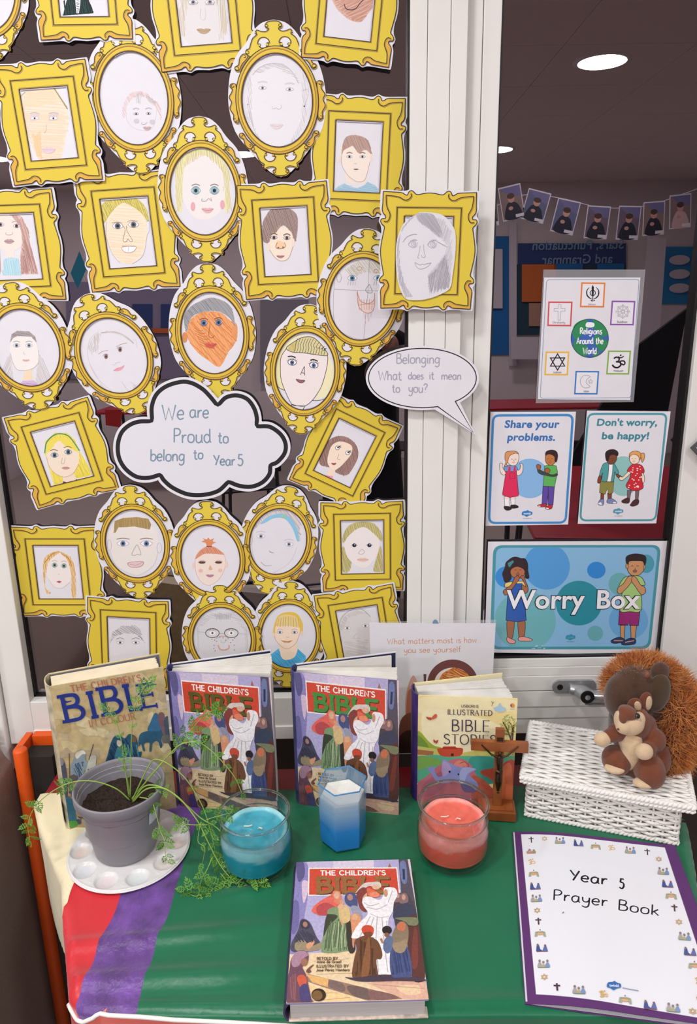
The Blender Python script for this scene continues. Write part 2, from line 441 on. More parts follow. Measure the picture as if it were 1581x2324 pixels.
GL = {
'a': "58|~46,52 28,60 9,45 8,15 22,0 40,10 47,38|47,60 47,12 54,0", 'b': "55|8,100 8,0|~8,40 25,58 45,50 50,28 40,5 22,0 8,12",
'c': "50|~45,50 28,60 8,45 8,15 25,0 45,10", 'd': "58|~46,45 28,60 8,45 8,15 22,0 38,5 46,20|47,100 47,12 54,0",
'e': "52|~8,30 28,31 45,34 40,55 25,60 8,45 6,18 22,0 46,8", 'f': "36|~38,96 26,100 18,84 18,50 18,0|3,60 34,60",
'g': "58|~46,50 28,60 9,45 8,18 24,5 40,15 46,30|~47,60 47,20 45,-20 24,-35 5,-22", 'h': "55|8,100 8,0|~8,35 24,58 42,54 46,35 47,0",
'i': "20|9,60 9,0|9,80 9,86", 'k': "50|8,100 8,0|42,58 9,25|18,34 46,0", 'l': "20|9,100 9,0", 'j': "25|~18,60 18,0 12,-28 0,-32|18,80 18,86",
'm': "86|8,60 8,0|~8,35 22,58 37,54 41,35 41,0|~41,35 55,58 71,54 76,35 76,0", 'n': "55|8,60 8,0|~8,35 24,58 41,54 46,35 47,0",
'o': "56|~28,60 9,48 8,12 28,0 48,12 48,48 28,60", 'p': "55|8,60 8,-38|~8,40 25,60 46,50 50,28 40,5 22,0 8,12",
'r': "40|8,60 8,0|~8,30 20,54 38,56", 's': "45|~40,52 24,60 9,48 24,32 40,20 34,3 18,0 4,8", 't': "42|~18,92 18,40 19,8 30,0 40,6|2,62 36,64",
'u': "57|~8,60 8,15 20,0 38,6 47,25|47,60 47,8 54,0", 'v': "48|4,60 24,0 44,60", 'w': "74|5,60 20,0 37,45 54,0 69,60",
'x': "46|6,60 40,0|40,60 6,0", 'y': "54|~6,60 9,25 24,14 40,22 46,40|~47,60 46,5 40,-26 22,-36 4,-26",
'A': "70|4,0 34,100 64,0|15,35 53,35", 'B': "64|10,100 10,0|~10,100 42,98 50,78 40,58 10,54|~10,54 46,50 58,28 46,4 10,0",
'C': "72|~64,82 46,99 22,94 8,62 12,24 32,2 52,4 66,20", 'D': "72|10,100 10,0|~10,100 40,96 62,72 64,40 48,10 10,0",
'E': "58|10,100 10,0|10,100 52,100|10,52 46,52|10,0 52,0", 'G': "76|~66,84 46,99 22,94 8,62 12,24 34,2 56,6 66,26|44,44 68,44 68,2", 'M': "88|10,0 10,100 44,30 78,100 78,0", 'z': "46|6,60 40,60 6,0 42,0", 'é': "52|~8,30 28,31 45,34 40,55 25,60 8,45 6,18 22,0 46,8|26,74 38,90",
'H': "72|10,100 10,0|62,100 62,0|10,52 62,52", 'I': "24|12,100 12,0",
'J': "46|~34,100 34,30 28,4 12,0 2,14", 'K': "64|10,100 10,0|56,100 10,42|22,56 60,0", 'L': "54|10,100 10,0 50,0", 'N': "74|10,0 10,100 62,0 62,100",
'O': "80|~40,100 16,88 6,50 16,12 40,0 64,12 74,50 64,88 40,100", 'P': "60|10,100 10,0|~10,100 42,97 54,76 42,54 10,48",
'R': "64|10,100 10,0|~10,100 42,97 54,76 42,54 10,50|32,50 60,0", 'S': "58|~50,86 34,100 14,92 10,72 28,54 48,40 50,14 32,0 6,12",
'T': "64|32,100 32,0|4,100 60,100", 'U': "72|~10,100 10,30 20,4 36,0 54,6 62,30 62,100", 'W': "98|4,100 26,0 48,80 70,0 94,100",
'Y': "64|4,100 32,48|60,100 24,0", '5': "58|48,100 16,100 12,60|~12,60 32,64 48,50 50,24 38,2 20,0 6,12", '.': "20|9,0 9,6", ',': "20|10,6 5,-10",
"'": "16|8,100 7,82", '!': "22|10,100 10,28|10,0 10,6", '?': "48|~6,80 12,96 28,100 42,88 38,68 24,52 22,28|22,0 22,6", ' ': "34", '-': "34|4,30 28,30"}
_gc = {}
def glyph(ch):
    if ch not in _gc:
        p = GL.get(ch, "40").split('|'); st = []
        for q in p[1:]:
            sm = q[0] == '~'; pts = [tuple(float(c) / 100 for c in a.split(',')) for a in q.lstrip('~').split()]
            st.append(([tuple(a) for a in (catmull(pts, False, 5) if sm else pts)], sm, (pts[0], pts[1], pts[-1], pts[-2])))
        _gc[ch] = (float(p[0]) / 100, st)
    return _gc[ch]
def scribe(ink, t, x, y, size, col, w_, jit=0.0, slant=0.0, sp=0.06, down=True, rot=0.0, align='l', width=None, serif=0.0, caps=1.0, contrast=0.0):
    """single-stroke lettering; serif > 0 adds bars to the stroke ends"""
    tot = sum((glyph(c)[0] + sp) * (caps if i and c.isupper() and caps != 1 else 1) for i, c in enumerate(t)) - sp
    kx = 1.0 if width is None else width / (tot * size)
    off = {'l': 0, 'c': -tot * size * kx / 2, 'r': -tot * size * kx}[align]; sg = -1 if down else 1; c, s_ = math.cos(rot), math.sin(rot); cx = 0.0
    start = True
    for ch in t:
        adv, st = glyph(ch); k = 1.0
        if caps != 1.0 and not start: k = caps
        start = ch == ' '
        jy = random.uniform(-jit, jit); ja = random.uniform(-jit, jit)
        def T(p):
            a = (cx + (p[0] + slant * p[1] + ja * p[1]) * k) * size * kx + off; b = (p[1] * k + jy) * size * sg; return (x + a*c - b*s_, y + a*s_ + b*c)
        for pts, sm, ends in st:
            if contrast and not sm and len(pts) > 1:
                for a, b in zip(pts, pts[1:]):
                    hor = abs(b[1]-a[1]) < abs(b[0]-a[0]) * .4 or (b[0] > a[0] and b[1] > a[1] + .3 and abs(b[0]-a[0]) > .1)
                    ink.line([T(a), T(b)], w_ * ((1 - contrast) if hor else 1), col)
            else: ink.line([T(p) for p in pts], w_, col)
            if serif:
                for (e, n_) in ((ends[0], ends[1]), (ends[2], ends[3])):
                    if abs(e[1]-n_[1]) > abs(e[0]-n_[0]) * .9 and (e[1] < .02 or e[1] > .98):
                        ink.line([T((e[0]-serif, e[1])), T((e[0]+serif, e[1]))], w_ * (.55 if serif < .12 else .9), col)
                    elif abs(e[0]-n_[0]) > abs(e[1]-n_[1]) and e[0] > n_[0] and not sm:
                        ink.line([T((e[0], e[1]-serif*.8)), T((e[0], e[1]+serif*.8))], w_ * .6, col)
        cx += (adv + sp) * k
# ---------------------------------------------------------------- the cut-out paper picture frames
YEL, YEL2, INK_D, TAN, ORA = lin('#dac23c'), lin('#dec94a'), lin('#2b1d0c'), lin('#a98a34'), lin('#d8a840')
RQ = [(0,-828),(-75,-822),(-155,-805),(-195,-810),(-225,-838),(-255,-858),(-290,-845),(-308,-808),(-318,-795),(-345,-800),(-395,-828),(-520,-836),(-650,-842)]
RS = [(-650,-842),(-655,-670),(-660,-590),(-645,-540),(-612,-500),(-618,-465),(-665,-458),(-680,-425),(-660,-385),(-625,-345),(-635,-270),(-662,-120),(-672,0)]
def mir(L, sx, sy): return [(x*sx, y*sy) for x, y in L]
def rect_outline():
    top = catmull(RQ[::-1] + mir(RQ[1:], -1, 1), False, 4)
    right = catmull(mir(RS, -1, 1) + mir(RS[:-1], -1, -1)[::-1], False, 4)
    return top[:-1] + right[:-1] + mir(top, -1, -1)[:-1] + mir(right, -1, -1)[:-1]
PAPR = catmull([(0,-862),(-150,-848),(-205,-856),(-262,-884),(-320,-862),(-400,-856),(-640,-868),(-685,-850),(-692,-700),(-694,-600),(-672,-520),(-694,-480),(-704,-420),(-672,-350),(-668,-240),(-694,-100),(-700,0)], False, 3)
PAPR = PAPR + mir(PAPR[:-1], 1, -1)[::-1]; PAPR = PAPR + mir(PAPR[1:-1], -1, 1)[::-1]
RK = .155 / 1380
def rect_frame_mesh():
    I = Ink(lambda p: (p[0]*RK, -p[1]*RK), RK)
    hole = [(-345,-500),(345,-500),(345,510),(-345,510)]
    I.poly(rect_outline(), YEL, [hole])
    scroll = [(-265,-820),(-262,-775),(-300,-735),(-355,-728),(-425,-765),(-520,-782),(-612,-790),(-600,-640),(-552,-530),(-560,-460),(-592,-420),(-638,-424)]
    for sx, sy in ((1,1),(-1,1),(1,-1),(-1,-1)):
        P = mir(scroll, sx, sy)
        a = catmull(P[:7], False, 5); b = catmull(P[6:], False, 5)
        I.poly(mir([(-650,-842)] + RQ[::-1][1:8], sx, sy) + a, ORA if sy < 0 else mixc(YEL, ORA, .35))
        I.poly(mir([(-650,-842)] + RS[1:8], sx, sy) + b[::-1], ORA if sy < 0 else mixc(YEL, ORA, .35))
    for sx, sy in ((1,1),(-1,1),(1,-1),(-1,-1)):
        P = mir(scroll, sx, sy); a = catmull(P[:7], False, 5); b = catmull(P[6:], False, 5)
        for q in (a, b): I.line([(x+9, y+10) for x, y in q], 24, TAN)
    for x, y, k in ((450,622,24),): I.line([(-x-8,-y-6),(x+10,-y-6),(x+10,y+14),(-x-8,y+14)], k, TAN, closed=True)
    I.line([(-345,-510),(352,-510),(352,516),(-352,516),(-352,-510)], 24, TAN)
    for sx, sy in ((1,1),(-1,1),(1,-1),(-1,-1)):
        P = mir(scroll, sx, sy); a = catmull(P[:7], False, 5); b = catmull(P[6:], False, 5)
        for q in (a, b): I.line(q, 11, INK_D)
    I.line([(-450,-622),(450,-622),(450,622),(-450,622)], 12, INK_D, closed=True)
    I.line([(-438,622),(-438,-608),(438,-608),(438,622)], 5, lin('#7a6226'))
    I.line(hole, 12, INK_D, closed=True)
    I.line([(-330,-488),(334,-488),(334,500)], 14, lin('#b9b5c4'))
    I.line(rect_outline(), 12, INK_D, closed=True)
    return I
OK_ = .150 / 700
def oval_frame_mesh():
    I = Ink(lambda p: (p[0]*OK_, -p[1]*OK_), OK_)
    crown = [(0,-590),(-34,-586),(-56,-566),(-54,-545),(-36,-538),(-40,-524),(-62,-514),(-92,-518),(-118,-528),(-126,-508),(-120,-494),(-150,-468),(-166,-430),(-178,-396),(-198,-388),(-205,-365),(-190,-345),(-170,-335)]
    leaf = [(-192,-350),(-224,-356),(-250,-326),(-260,-280),(-286,-264),(-284,-240),(-258,-238),(-236,-282),(-200,-322)]
    scal = [(-296,-140),(-322,-140),(-332,-120),(-318,-103),(-322,-78),(-343,-40),(-328,-2),(-343,45),(-320,92),(-322,128),(-306,152),(-288,140),(-285,0),(-288,-120)]
    hole = [(-112,-420),(-116,-440),(-100,-466),(-70,-474),(-44,-460),(-34,-434),(-50,-432),(-58,-402),(-94,-398)]
    W_ = lin('#dddce2')
    out = []
    for sy, ys in ((1, 1), (-1, .975)):
        full = catmull(crown, False, 4); P = full[::-1] + mir(full[1:], -1, 1) + [(90,-378),(0,-392),(-90,-378)]
        P = [(x, y * sy * ys) for x, y in P]; out.append(P); I.poly(P, mixc(YEL, YEL2, .5))
    for sx in (1, -1):
        for sy in (1, -1):
            q = catmull(mir(leaf, sx, sy), True, 4); I.poly(q, ORA if sy < 0 else mixc(YEL, ORA, .6)); out.append(q)
        q = catmull(mir(scal, sx, 1), True, 4); I.poly(q, mixc(YEL, ORA, .55)); out.append(q)
    for sx in (1, -1):
        for sy in (1, -.975): q = catmull(mir(hole, sx, sy), True, 3); I.poly(q, W_); out.append(q)
    for q in out: I.line([(x+3, y+3) for x, y in q], 9, TAN, closed=False)
    for q in out: I.line(q, 5.4, INK_D, closed=False)
    for sx in (1, -1):                       # curled tips
        for cx, cy, r in ((-46,-556,9),(-50,-420,11),(-104,-418,9),(-192,-368,11),(-272,-252,12),(-128,-508,6),(-214,-338,7)):
            for sy in (1, -.98):
                I.ell(cx*sx, cy*sy, r, r, ORA if sy < 0 else YEL)
                I.line([(cx*sx + sx*r*math.cos(t), cy*sy + r*math.sin(t)*sy) for t in [.4*i - 2.2 for i in range(13)]], 4.6, INK_D)
        for cx, cy, r in ((-312,-124,10),(-308,134,12)):
            I.ell(cx*sx, cy, r, r, ORA); I.line([(cx*sx + sx*r*math.cos(t), cy + r*math.sin(t)) for t in [.45*i for i in range(12)]], 4.6, INK_D)
    A = ell(0, 0, 296, 408, 0, 56); B = ell(0, 0, 253, 352, 0, 56)
    I.poly(A, mixc(YEL, ORA, .25), [B])
    I.line(ell(2, 4, 283, 395, 0, 56), 13, lin('#c99c36'), closed=True)
    I.line(ell(0, 0, 278, 388, 0, 56), 6, lin('#8a6a22'), closed=True)
    I.line(A, 6.5, INK_D, closed=True)
    I.line(ell(4, -3, 249, 348, 0, 56)[38:] + ell(4, -3, 249, 348, 0, 56)[:14], 8, lin('#b5b1c2'))
    I.line(ell(0, 0, 259, 358, 0, 56), 6, lin('#8a5f1c'), closed=True)
    I.line(B, 6.5, INK_D, closed=True)
    return I
PAPO = catmull([(0,-600),(-80,-580),(-145,-522),(-200,-438),(-275,-345),(-325,-215),(-350,-55),(-347,70),(-316,220),(-240,345),(-155,455),(-78,545),(0,588)], False, 3)
PAPO = PAPO + mir(PAPO[1:-1], -1, 1)[::-1]
PT = .0004
_proto = {}
def frame_bits(kind):
    if kind not in _proto:
        if kind == 'R': P = [(x*RK, -y*RK) for x, y in PAPR]; I = rect_frame_mesh(); wh = (.157, .1975)
        else: P = [(x*OK_, -y*OK_) for x, y in PAPO]; I = oval_frame_mesh(); wh = (.150, .2545)
        a = MB().prism(P, 0, PT).build('paper_backing', M_paper); b = I.build('printed_frame', M_print)
        _proto[kind] = (a.data, b.data, wh); bpy.data.objects.remove(a); bpy.data.objects.remove(b)
    return _proto[kind]
CR = {1: (0,0,3.294), 2: (440,0,3.162), 3: (0,400,3.294), 4: (440,400,2.325), 5: (0,860,2.823), 6: (400,860,2.928), 7: (850,410,6.08), 8: (590,680,7.262), 9: (250,850,3.764), 10: (820,780,5.646)}
def plane_basis(px, py, w_, h_, ang, Y):
    a = math.radians(ang); C = win(px, py, Y)
    R = win(px + math.cos(a)*w_/2, py + math.sin(a)*w_/2, Y) - C; U = win(px + math.sin(a)*h_/2, py - math.cos(a)*h_/2, Y) - C
    th = (math.atan2(R.z, R.x) + math.atan2(-U.x, U.z)) / 2
    M = Matrix(((math.cos(th), -math.sin(th), 0, C.x), (0, 0, -1, C.y), (math.sin(th), math.cos(th), 0, C.z), (0, 0, 0, 1)))
    return M, 2*R.length, 2*U.length
def crop_map(M, Y, crop):
    ox, oy, s = CR[crop] if isinstance(crop, int) else crop; Mi = M.inverted()
    def fm(p):
        q = Mi @ win(ox + p[0]/s, oy + p[1]/s, Y); return (q.x, q.y)
    return fm, .00078 / s * (Y / 1.25)
G_POR = 'paper portrait frames stuck on the window'
def cutout(kind, px, py, w_, h_, ang, order, label, crop=None, draw=None, Y=None, mat_=None):
    Y = Y if Y is not None else GY - .0022 - order * .0016
    M, W, H = plane_basis(px, py, w_, h_, ang, Y)
    e = empty('paper_portrait', M=M); tag(e, label, 'picture', G_POR)
    a, b, wh = frame_bits(kind)
    o = bpy.data.objects.new('paper_backing', a); link(o, e); o.scale = (W/wh[0], H/wh[1], 1)
    o = bpy.data.objects.new('printed_frame', b); link(o, e); o.scale = (W/wh[0], H/wh[1], 1); o.location = (0, 0, PT + .0011)
    if draw:
        fm, k = crop_map(M, Y, crop); I = Ink(fm, k); draw(I); I.build('portrait_drawing', mat_ or M_pencil, e, (0, 0, PT + 1e-5))
    return e, M, Y
# ---- facial features, in crop pixels
def eye(I, x, y, w_, iris='#5d6a72', out='#6f6c70', lash=0, t=2.2, pupil='#1d1d22', ratio=.42):
    h_ = w_ * ratio
    P = [(x-w_/2, y), (x-w_*.2, y-h_*.5), (x+w_*.2, y-h_*.5), (x+w_/2, y), (x+w_*.2, y+h_*.45), (x-w_*.2, y+h_*.45)]
    I.poly(P, '#f0eff4', sm=True, n=4); I.ell(x, y, h_*.5, h_*.52, iris, n=14); I.ell(x, y, h_*.24, h_*.26, pupil, n=10)
    I.line(P, t, out, closed=True, sm=True, n=4)
    for i in range(lash):
        a = -2.5 + 1.9 * i / max(1, lash-1); I.line([(x + w_*.42*math.cos(a), y + h_*.5*math.sin(a)), (x + w_*.6*math.cos(a), y + h_*1.1*math.sin(a))], t, out)
def mouth(I, x, y, w_, h_, col, out='#8a7470', t=2, curve=.3):
    up = [(x-w_/2, y), (x-w_*.15, y-h_*.5+curve*h_), (x, y-h_*.35+curve*h_), (x+w_*.15, y-h_*.5+curve*h_), (x+w_/2, y)]
    I.poly(up + [(x+w_*.2, y+h_*.5+curve*h_), (x-w_*.2, y+h_*.5+curve*h_)], col, sm=True, n=4)
    I.line([(x-w_/2, y), (x-w_*.2, y+curve*h_), (x+w_*.2, y+curve*h_), (x+w_/2, y)], t, out, sm=True)
def brow(I, x, y, w_, col='#7d7674', t=4, arch=8, tilt=0): I.line([(x-w_/2, y+tilt), (x, y-arch), (x+w_/2, y-tilt)], t, col, sm=True)
def curve(I, pts, col='#8d8a90', t=2.2): I.line(pts, t, col, sm=True)
G1, G2, G3 = '#c9c6cc', '#aaa6ac', '#8c888e'
def p_blazer(I):
    I.poly([(470,-40),(500,0),(480,75),(472,118),(700,100),(690,60),(660,-5),(640,-40)], '#16302f'); I.hatch([(475,0),(472,118),(700,100),(665,0)], '#0d201f', 9, 1.5, 4); I.hatch([(475,0),(472,118),(700,100),(665,0)], '#24504a', 16, 1.4, 3)
    I.poly([(560,-40),(566,40),(572,100),(590,100),(600,40),(605,-40)], '#e6e6ea'); I.hatch([(568,-20),(574,95),(590,95),(596,-20)], '#39506a', 12, .5, 4)
def p_long(I):     # pale drawing of a long-haired woman, crop 2/1
    I.poly([(-110,-60),(-120,120),(-80,260),(0,330),(120,330),(210,260),(235,120),(220,-60)], '#dedbdc', sm=True)
    for s in (-1, 1): I.hatch([(60+s*95,-40),(60+s*150,-40),(60+s*185,150),(60+s*170,290),(60+s*120,290),(60+s*120,150)], '#cfc3a4', 8, 1.5, 3); I.hatch([(60+s*105,-40),(60+s*150,-40),(60+s*180,250),(60+s*130,270)], '#b3a58a', 16, 1.5, 2.2)
    for x in (-5, 115): eye(I, x, 18, 70, '#9a9aa4', '#aaa2a4', ratio=.5); I.hatch([(x-38,22),(x+38,18),(x+30,36),(x-30,38)], '#b9b1b6', 5, .1, 3)
    curve(I, [(50,60),(45,110),(55,140),(75,142),(85,110),(80,60)], '#c7c3ca'); mouth(I, 70, 212, 100, 36, '#b9a184', '#8d7458')
def p_r5(I):      # orange-pink beard with a smile line
    I.poly([(1000,-60),(1010,40),(1070,110),(1130,150),(1200,158),(1240,110),(1290,40),(1300,-60)], '#d9b4a8', sm=True)
    P = [(1000,-60),(1010,40),(1070,110),(1130,150),(1200,158),(1240,110),(1290,40),(1300,-60)]
    I.hatch(P, '#c99784', 9, -.4, 5); I.hatch(P, '#b98a72', 22, -.5, 3)
    curve(I, [(1078,30),(1090,62),(1130,72),(1165,58),(1190,25),(1215,0)], '#4a3a4a', 5)
def p_bald(I):    # 7 peach face, crop1
    P = [(190,690),(230,655),(400,650),(450,720),(505,820),(515,900),(490,1060),(460,1180),(430,1205),(300,1205),(240,1100),(200,1000),(150,940),(135,860),(150,760)]
    I.poly(P, '#eadccb', sm=True); I.hatch(P, '#edd3b8', 14, .05, 8, sm=True); I.hatch([(240,1000),(300,980),(320,1200),(270,1160)], '#ecc598', 7, 1.3, 6); I.hatch([(190,700),(400,670),(440,780),(160,800)], '#ead5b4', 12, .05, 7)
    curve(I, [(135,800),(150,730),(190,690)], '#c2b08c', 7); I.line([(405,660),(505,815)], 8, '#8d9270'); I.line([(412,668),(500,800)], 5, '#b5a060')
    for x in (260, 400): I.hatch([(x-40,850),(x+40,845),(x+35,895),(x-35,905)], '#d3ccd2', 6, .4, 3); eye(I, x, 885, 60, '#c9c9d2', '#bdb6ba'); brow(I, x, 850, 70, '#b7b1b2', 3)
    curve(I, [(345,930),(345,975),(330,995)], '#b9aaa6'); mouth(I, 365, 1118, 100, 44, '#dcc7d0', '#b9a3ac', curve=.1)
    curve(I, [(150,880),(165,950),(185,980)], '#cfc6c0')
def p_small(I):   # 3 little face low right, crop1
    curve(I, [(945,840),(950,900),(990,950),(1060,975),(1130,965),(1160,900),(1170,820)], '#c2bfc6')
    P = [(915,870),(920,790),(960,710),(1030,680),(1100,700),(1170,760),(1205,830),(1205,900),(1150,780),(1060,720),(990,740),(950,800),(935,880)]
    I.hatch(P, '#d8bcb8', 8, 1.1, 4, sm=True); I.hatch([(1010,690),(1060,690),(1050,780),(1020,780)], '#bdb2b4', 7, 1.5, 3); I.hatch([(1080,700),(1180,770),(1150,790),(1110,760)], '#b9b0b0', 7, .6, 3)
    for x, y in ((1018,852),(1110,850)): eye(I, x, y, 36, '#6f6f78', '#77757c'); brow(I, x, y-35, 46, '#bdb8be', 6)
    for x, y in ((1020,905),(1138,912)): I.ell(x, y, 20, 18, '#c9c5cb')
    curve(I, [(1060,915),(1062,930),(1085,928),(1100,915)], '#a9a6ac'); mouth(I, 1100, 952, 60, 28, '#c7a9ad', '#9a8c92')
def p_pale_oval(I):   # 6 crop2
    P = [(520,450),(620,455),(720,520),(770,620),(790,760),(770,900),(700,1010),(620,1070),(540,1050),(440,960),(395,850),(385,720),(410,560),(460,480)]
    I.poly(P, '#e4e3e8', sm=True)
    for s in ((-1, 400), (1, 790)): I.hatch([(s[1]-15,520),(s[1]+15,560),(s[1]+20,850),(s[1]-s[0]*70,1030),(s[1]-s[0]*100,1020),(s[1]-18,850)], '#c6c2c7', 9, 1.4, 3)
    I.hatch([(430,510),(520,455),(640,455),(740,540),(760,600),(700,540),(580,480),(470,530)], '#cdc8ca', 9, .3, 4)
    curve(I, [(420,540),(480,480),(590,455),(690,500),(750,600)], '#c3bcc0', 5)
    for x, y in ((492,632),(686,642)): eye(I, x, y, 54, '#a2a2aa', '#9a979e'); brow(I, x, y-38, 70, '#d2ced2', 8)
    curve(I, [(560,760),(565,782),(590,775),(610,785),(630,768),(622,752)], '#b9b6bd'); mouth(I, 592, 896, 96, 36, '#ddd2d4', '#c5bcc0')
    curve(I, [(780,650),(815,640),(818,680),(795,760)], '#c3c0c6'); I.ell(791, 763, 6, 6, '#5d5a60'); I.ell(386, 750, 4, 4, '#77747a')
    curve(I, [(395,800),(420,900),(470,1000),(545,1060)], '#a9a6ad')
def p_boy_blue(I):   # 8 crop2
    I.poly([(1085,1225),(1090,1310),(1230,1320),(1240,1230)], '#ecdfd3'); I.poly([(1000,1372),(1030,1340),(1080,1315),(1120,1340),(1170,1350),(1220,1330),(1245,1305),(1300,1330),(1325,1360),(1325,1394),(990,1394)], '#a9c8da', sm=False)
    I.hatch([(1000,1372),(1080,1320),(1170,1352),(1245,1308),(1320,1350),(1325,1390),(990,1390)], '#94b9cf', 9, .2, 4)
    I.poly([(1065,1050),(1058,1130),(1070,1190),(1110,1260),(1170,1300),(1215,1290),(1245,1230),(1262,1160),(1265,1070)], '#efe2d6', sm=True)
    H = [(1058,1110),(1068,1030),(1090,985),(1130,970),(1190,975),(1240,1000),(1262,1050),(1275,1110),(1240,1080),(1215,1080),(1180,1100),(1140,1050),(1110,1060),(1075,1080)]
    I.poly(H, '#bfa296', sm=True); I.hatch(H, '#a98a80', 7, 1.2, 4, sm=True)
    for x in (1115, 1208): eye(I, x, 1125, 40, '#4a5560', '#8a8084'); brow(I, x, 1102, 42, '#9c8578', 6)
    I.ell(1045, 1140, 10, 26, '#ead8cc'); I.ell(1272, 1130, 8, 26, '#ead8cc'); curve(I, [(1145,1178),(1158,1172),(1168,1180)], '#d9b9aa', 3); I.ell(1162, 1215, 18, 4, '#7a4a5a')
    curve(I, [(1060,1110),(1062,1190),(1110,1265),(1165,1305)], '#b9a598'); curve(I, [(1165,1305),(1225,1290),(1262,1160)], '#b9a598')
def p_blonde(I):     # 9 crop2/4 big cheeks (crop 4)
    P = [(-60,-90),(-70,120),(0,245),(90,250),(150,200),(180,120),(175,-60)]
    I.poly([(-95,60),(-100,-60),(-60,-130),(60,-160),(150,-110),(185,-20),(190,160),(165,200),(150,100),(-60,60),(-62,190),(-90,190)], '#e4dfb4')
    I.poly([(-55,0),(-55,120),(0,215),(90,222),(150,160),(168,20),(100,-90),(20,-110),(-40,-60)], '#e9e4e2', sm=True)
    for Q in ([(-95,190),(-100,-60),(-55,-120),(-60,60),(-60,190)], [(155,60),(150,-90),(185,-30),(200,200),(180,210)], [(-60,-40),(-30,-130),(50,-150),(60,-110),(20,-90)], [(60,-150),(130,-110),(165,0),(120,-60),(60,-110)]): I.hatch(Q, '#cfc68c', 7, 1.45, 3)
    for x, y in ((10,76),(108,76)): eye(I, x, y, 48, '#8fb4bf', '#6f8894', ratio=.8, t=2.6); brow(I, x, y-26, 44, '#8d8a84', 4)
    for x, y in ((-5,160),(150,150)): I.ell(x, y, 12, 24, '#e2a9b4')
    curve(I, [(45,118),(40,128),(50,132),(65,130),(78,118),(92,130),(88,112)], '#9a97a0'); mouth(I, 72, 172, 62, 26, '#e4b0b6', '#8d7e84')
def p_olive(I):       # 10 crop3
    I.poly([(800,330),(790,440),(830,560),(900,640),(980,650),(1060,590),(1095,480),(1100,380),(1050,260),(960,200),(860,220)], '#f0dfc9', sm=True)
    I.hatch([(800,330),(790,440),(830,560),(900,640),(980,650),(1060,590),(1095,480),(1100,380),(1050,260),(960,200),(860,220)], '#f2d6b4', 18, .1, 6)
    H = [(768,320),(760,220),(830,165),(930,148),(1010,160),(1080,220),(1110,300),(1105,340),(1050,270),(970,215),(920,200),(870,230),(820,290),(780,350)]
    I.poly(H, '#cdbf5c', sm=True); I.hatch(H, '#a9a050', 9, 1.0, 4, sm=True); I.hatch(H, '#dccf78', 14, 1.2, 5, sm=True)
    eye(I, 880, 372, 80, '#6a6f78', '#6c6a70', ratio=.55); eye(I, 998, 362, 78, '#6a6f78', '#6c6a70', ratio=.55); brow(I, 875, 350, 80, '#9a968f', 3); brow(I, 990, 338, 80, '#9a968f', 3)
    curve(I, [(910,360),(935,400),(920,480),(945,490),(955,470),(975,488),(990,478),(950,410),(945,370)], '#77747a', 2.6)
    I.poly([(915,530),(1015,525),(1000,560),(960,572),(925,560)], '#f2f0f2', sm=True); I.line([(915,530),(1015,525),(1000,560),(960,572),(925,560)], 4, '#c9a0a0', closed=True, sm=True); I.line([(960,530),(962,566)], 2, '#8c888e'); curve(I, [(915,522),(1012,525)], '#a08080', 3)
    curve(I, [(1095,340),(1115,330),(1118,400),(1100,440)], '#b5a898'); curve(I, [(800,340),(795,450),(840,580),(900,650)], '#b5a898'); curve(I, [(1100,440),(1070,590),(990,655)], '#b5a898')
def p_brownboy(I):   # 11 crop4
    I.poly([(395,300),(400,390),(430,430),(465,448),(500,430),(520,370),(530,290),(470,270)], '#f0e0cf', sm=True)
    H = [(365,340),(362,250),(385,200),(420,165),(490,165),(540,200),(548,260),(540,330),(525,350),(515,300),(470,260),(430,300),(410,310),(395,350)]
    I.poly(H, '#a8938c', sm=True); I.hatch(H, '#8a746e', 6, 1.25, 3, sm=True)
    for x, y in ((422,324),(490,326)): eye(I, x, y, 34, '#5d4a40', '#5f5250', ratio=.5); brow(I, x, y-14, 36, '#7d6458', 5)
    I.poly([(440,340),(430,375),(450,385),(480,378),(478,352)], '#f0cba6', sm=True); curve(I, [(440,350),(432,375),(450,382),(480,375),(478,350)], '#6a5248'); I.ell(445, 376, 5, 3, '#4a3830'); I.ell(470, 374, 5, 3, '#4a3830')
    mouth(I, 456, 420, 42, 14, '#b9878a', '#7a5052'); I.ell(392, 375, 8, 20, '#ecdccb'); I.ell(524, 350, 8, 22, '#ecdccb')
    curve(I, [(400,390),(430,432),(465,448),(500,430),(522,370)], '#b09c8c')
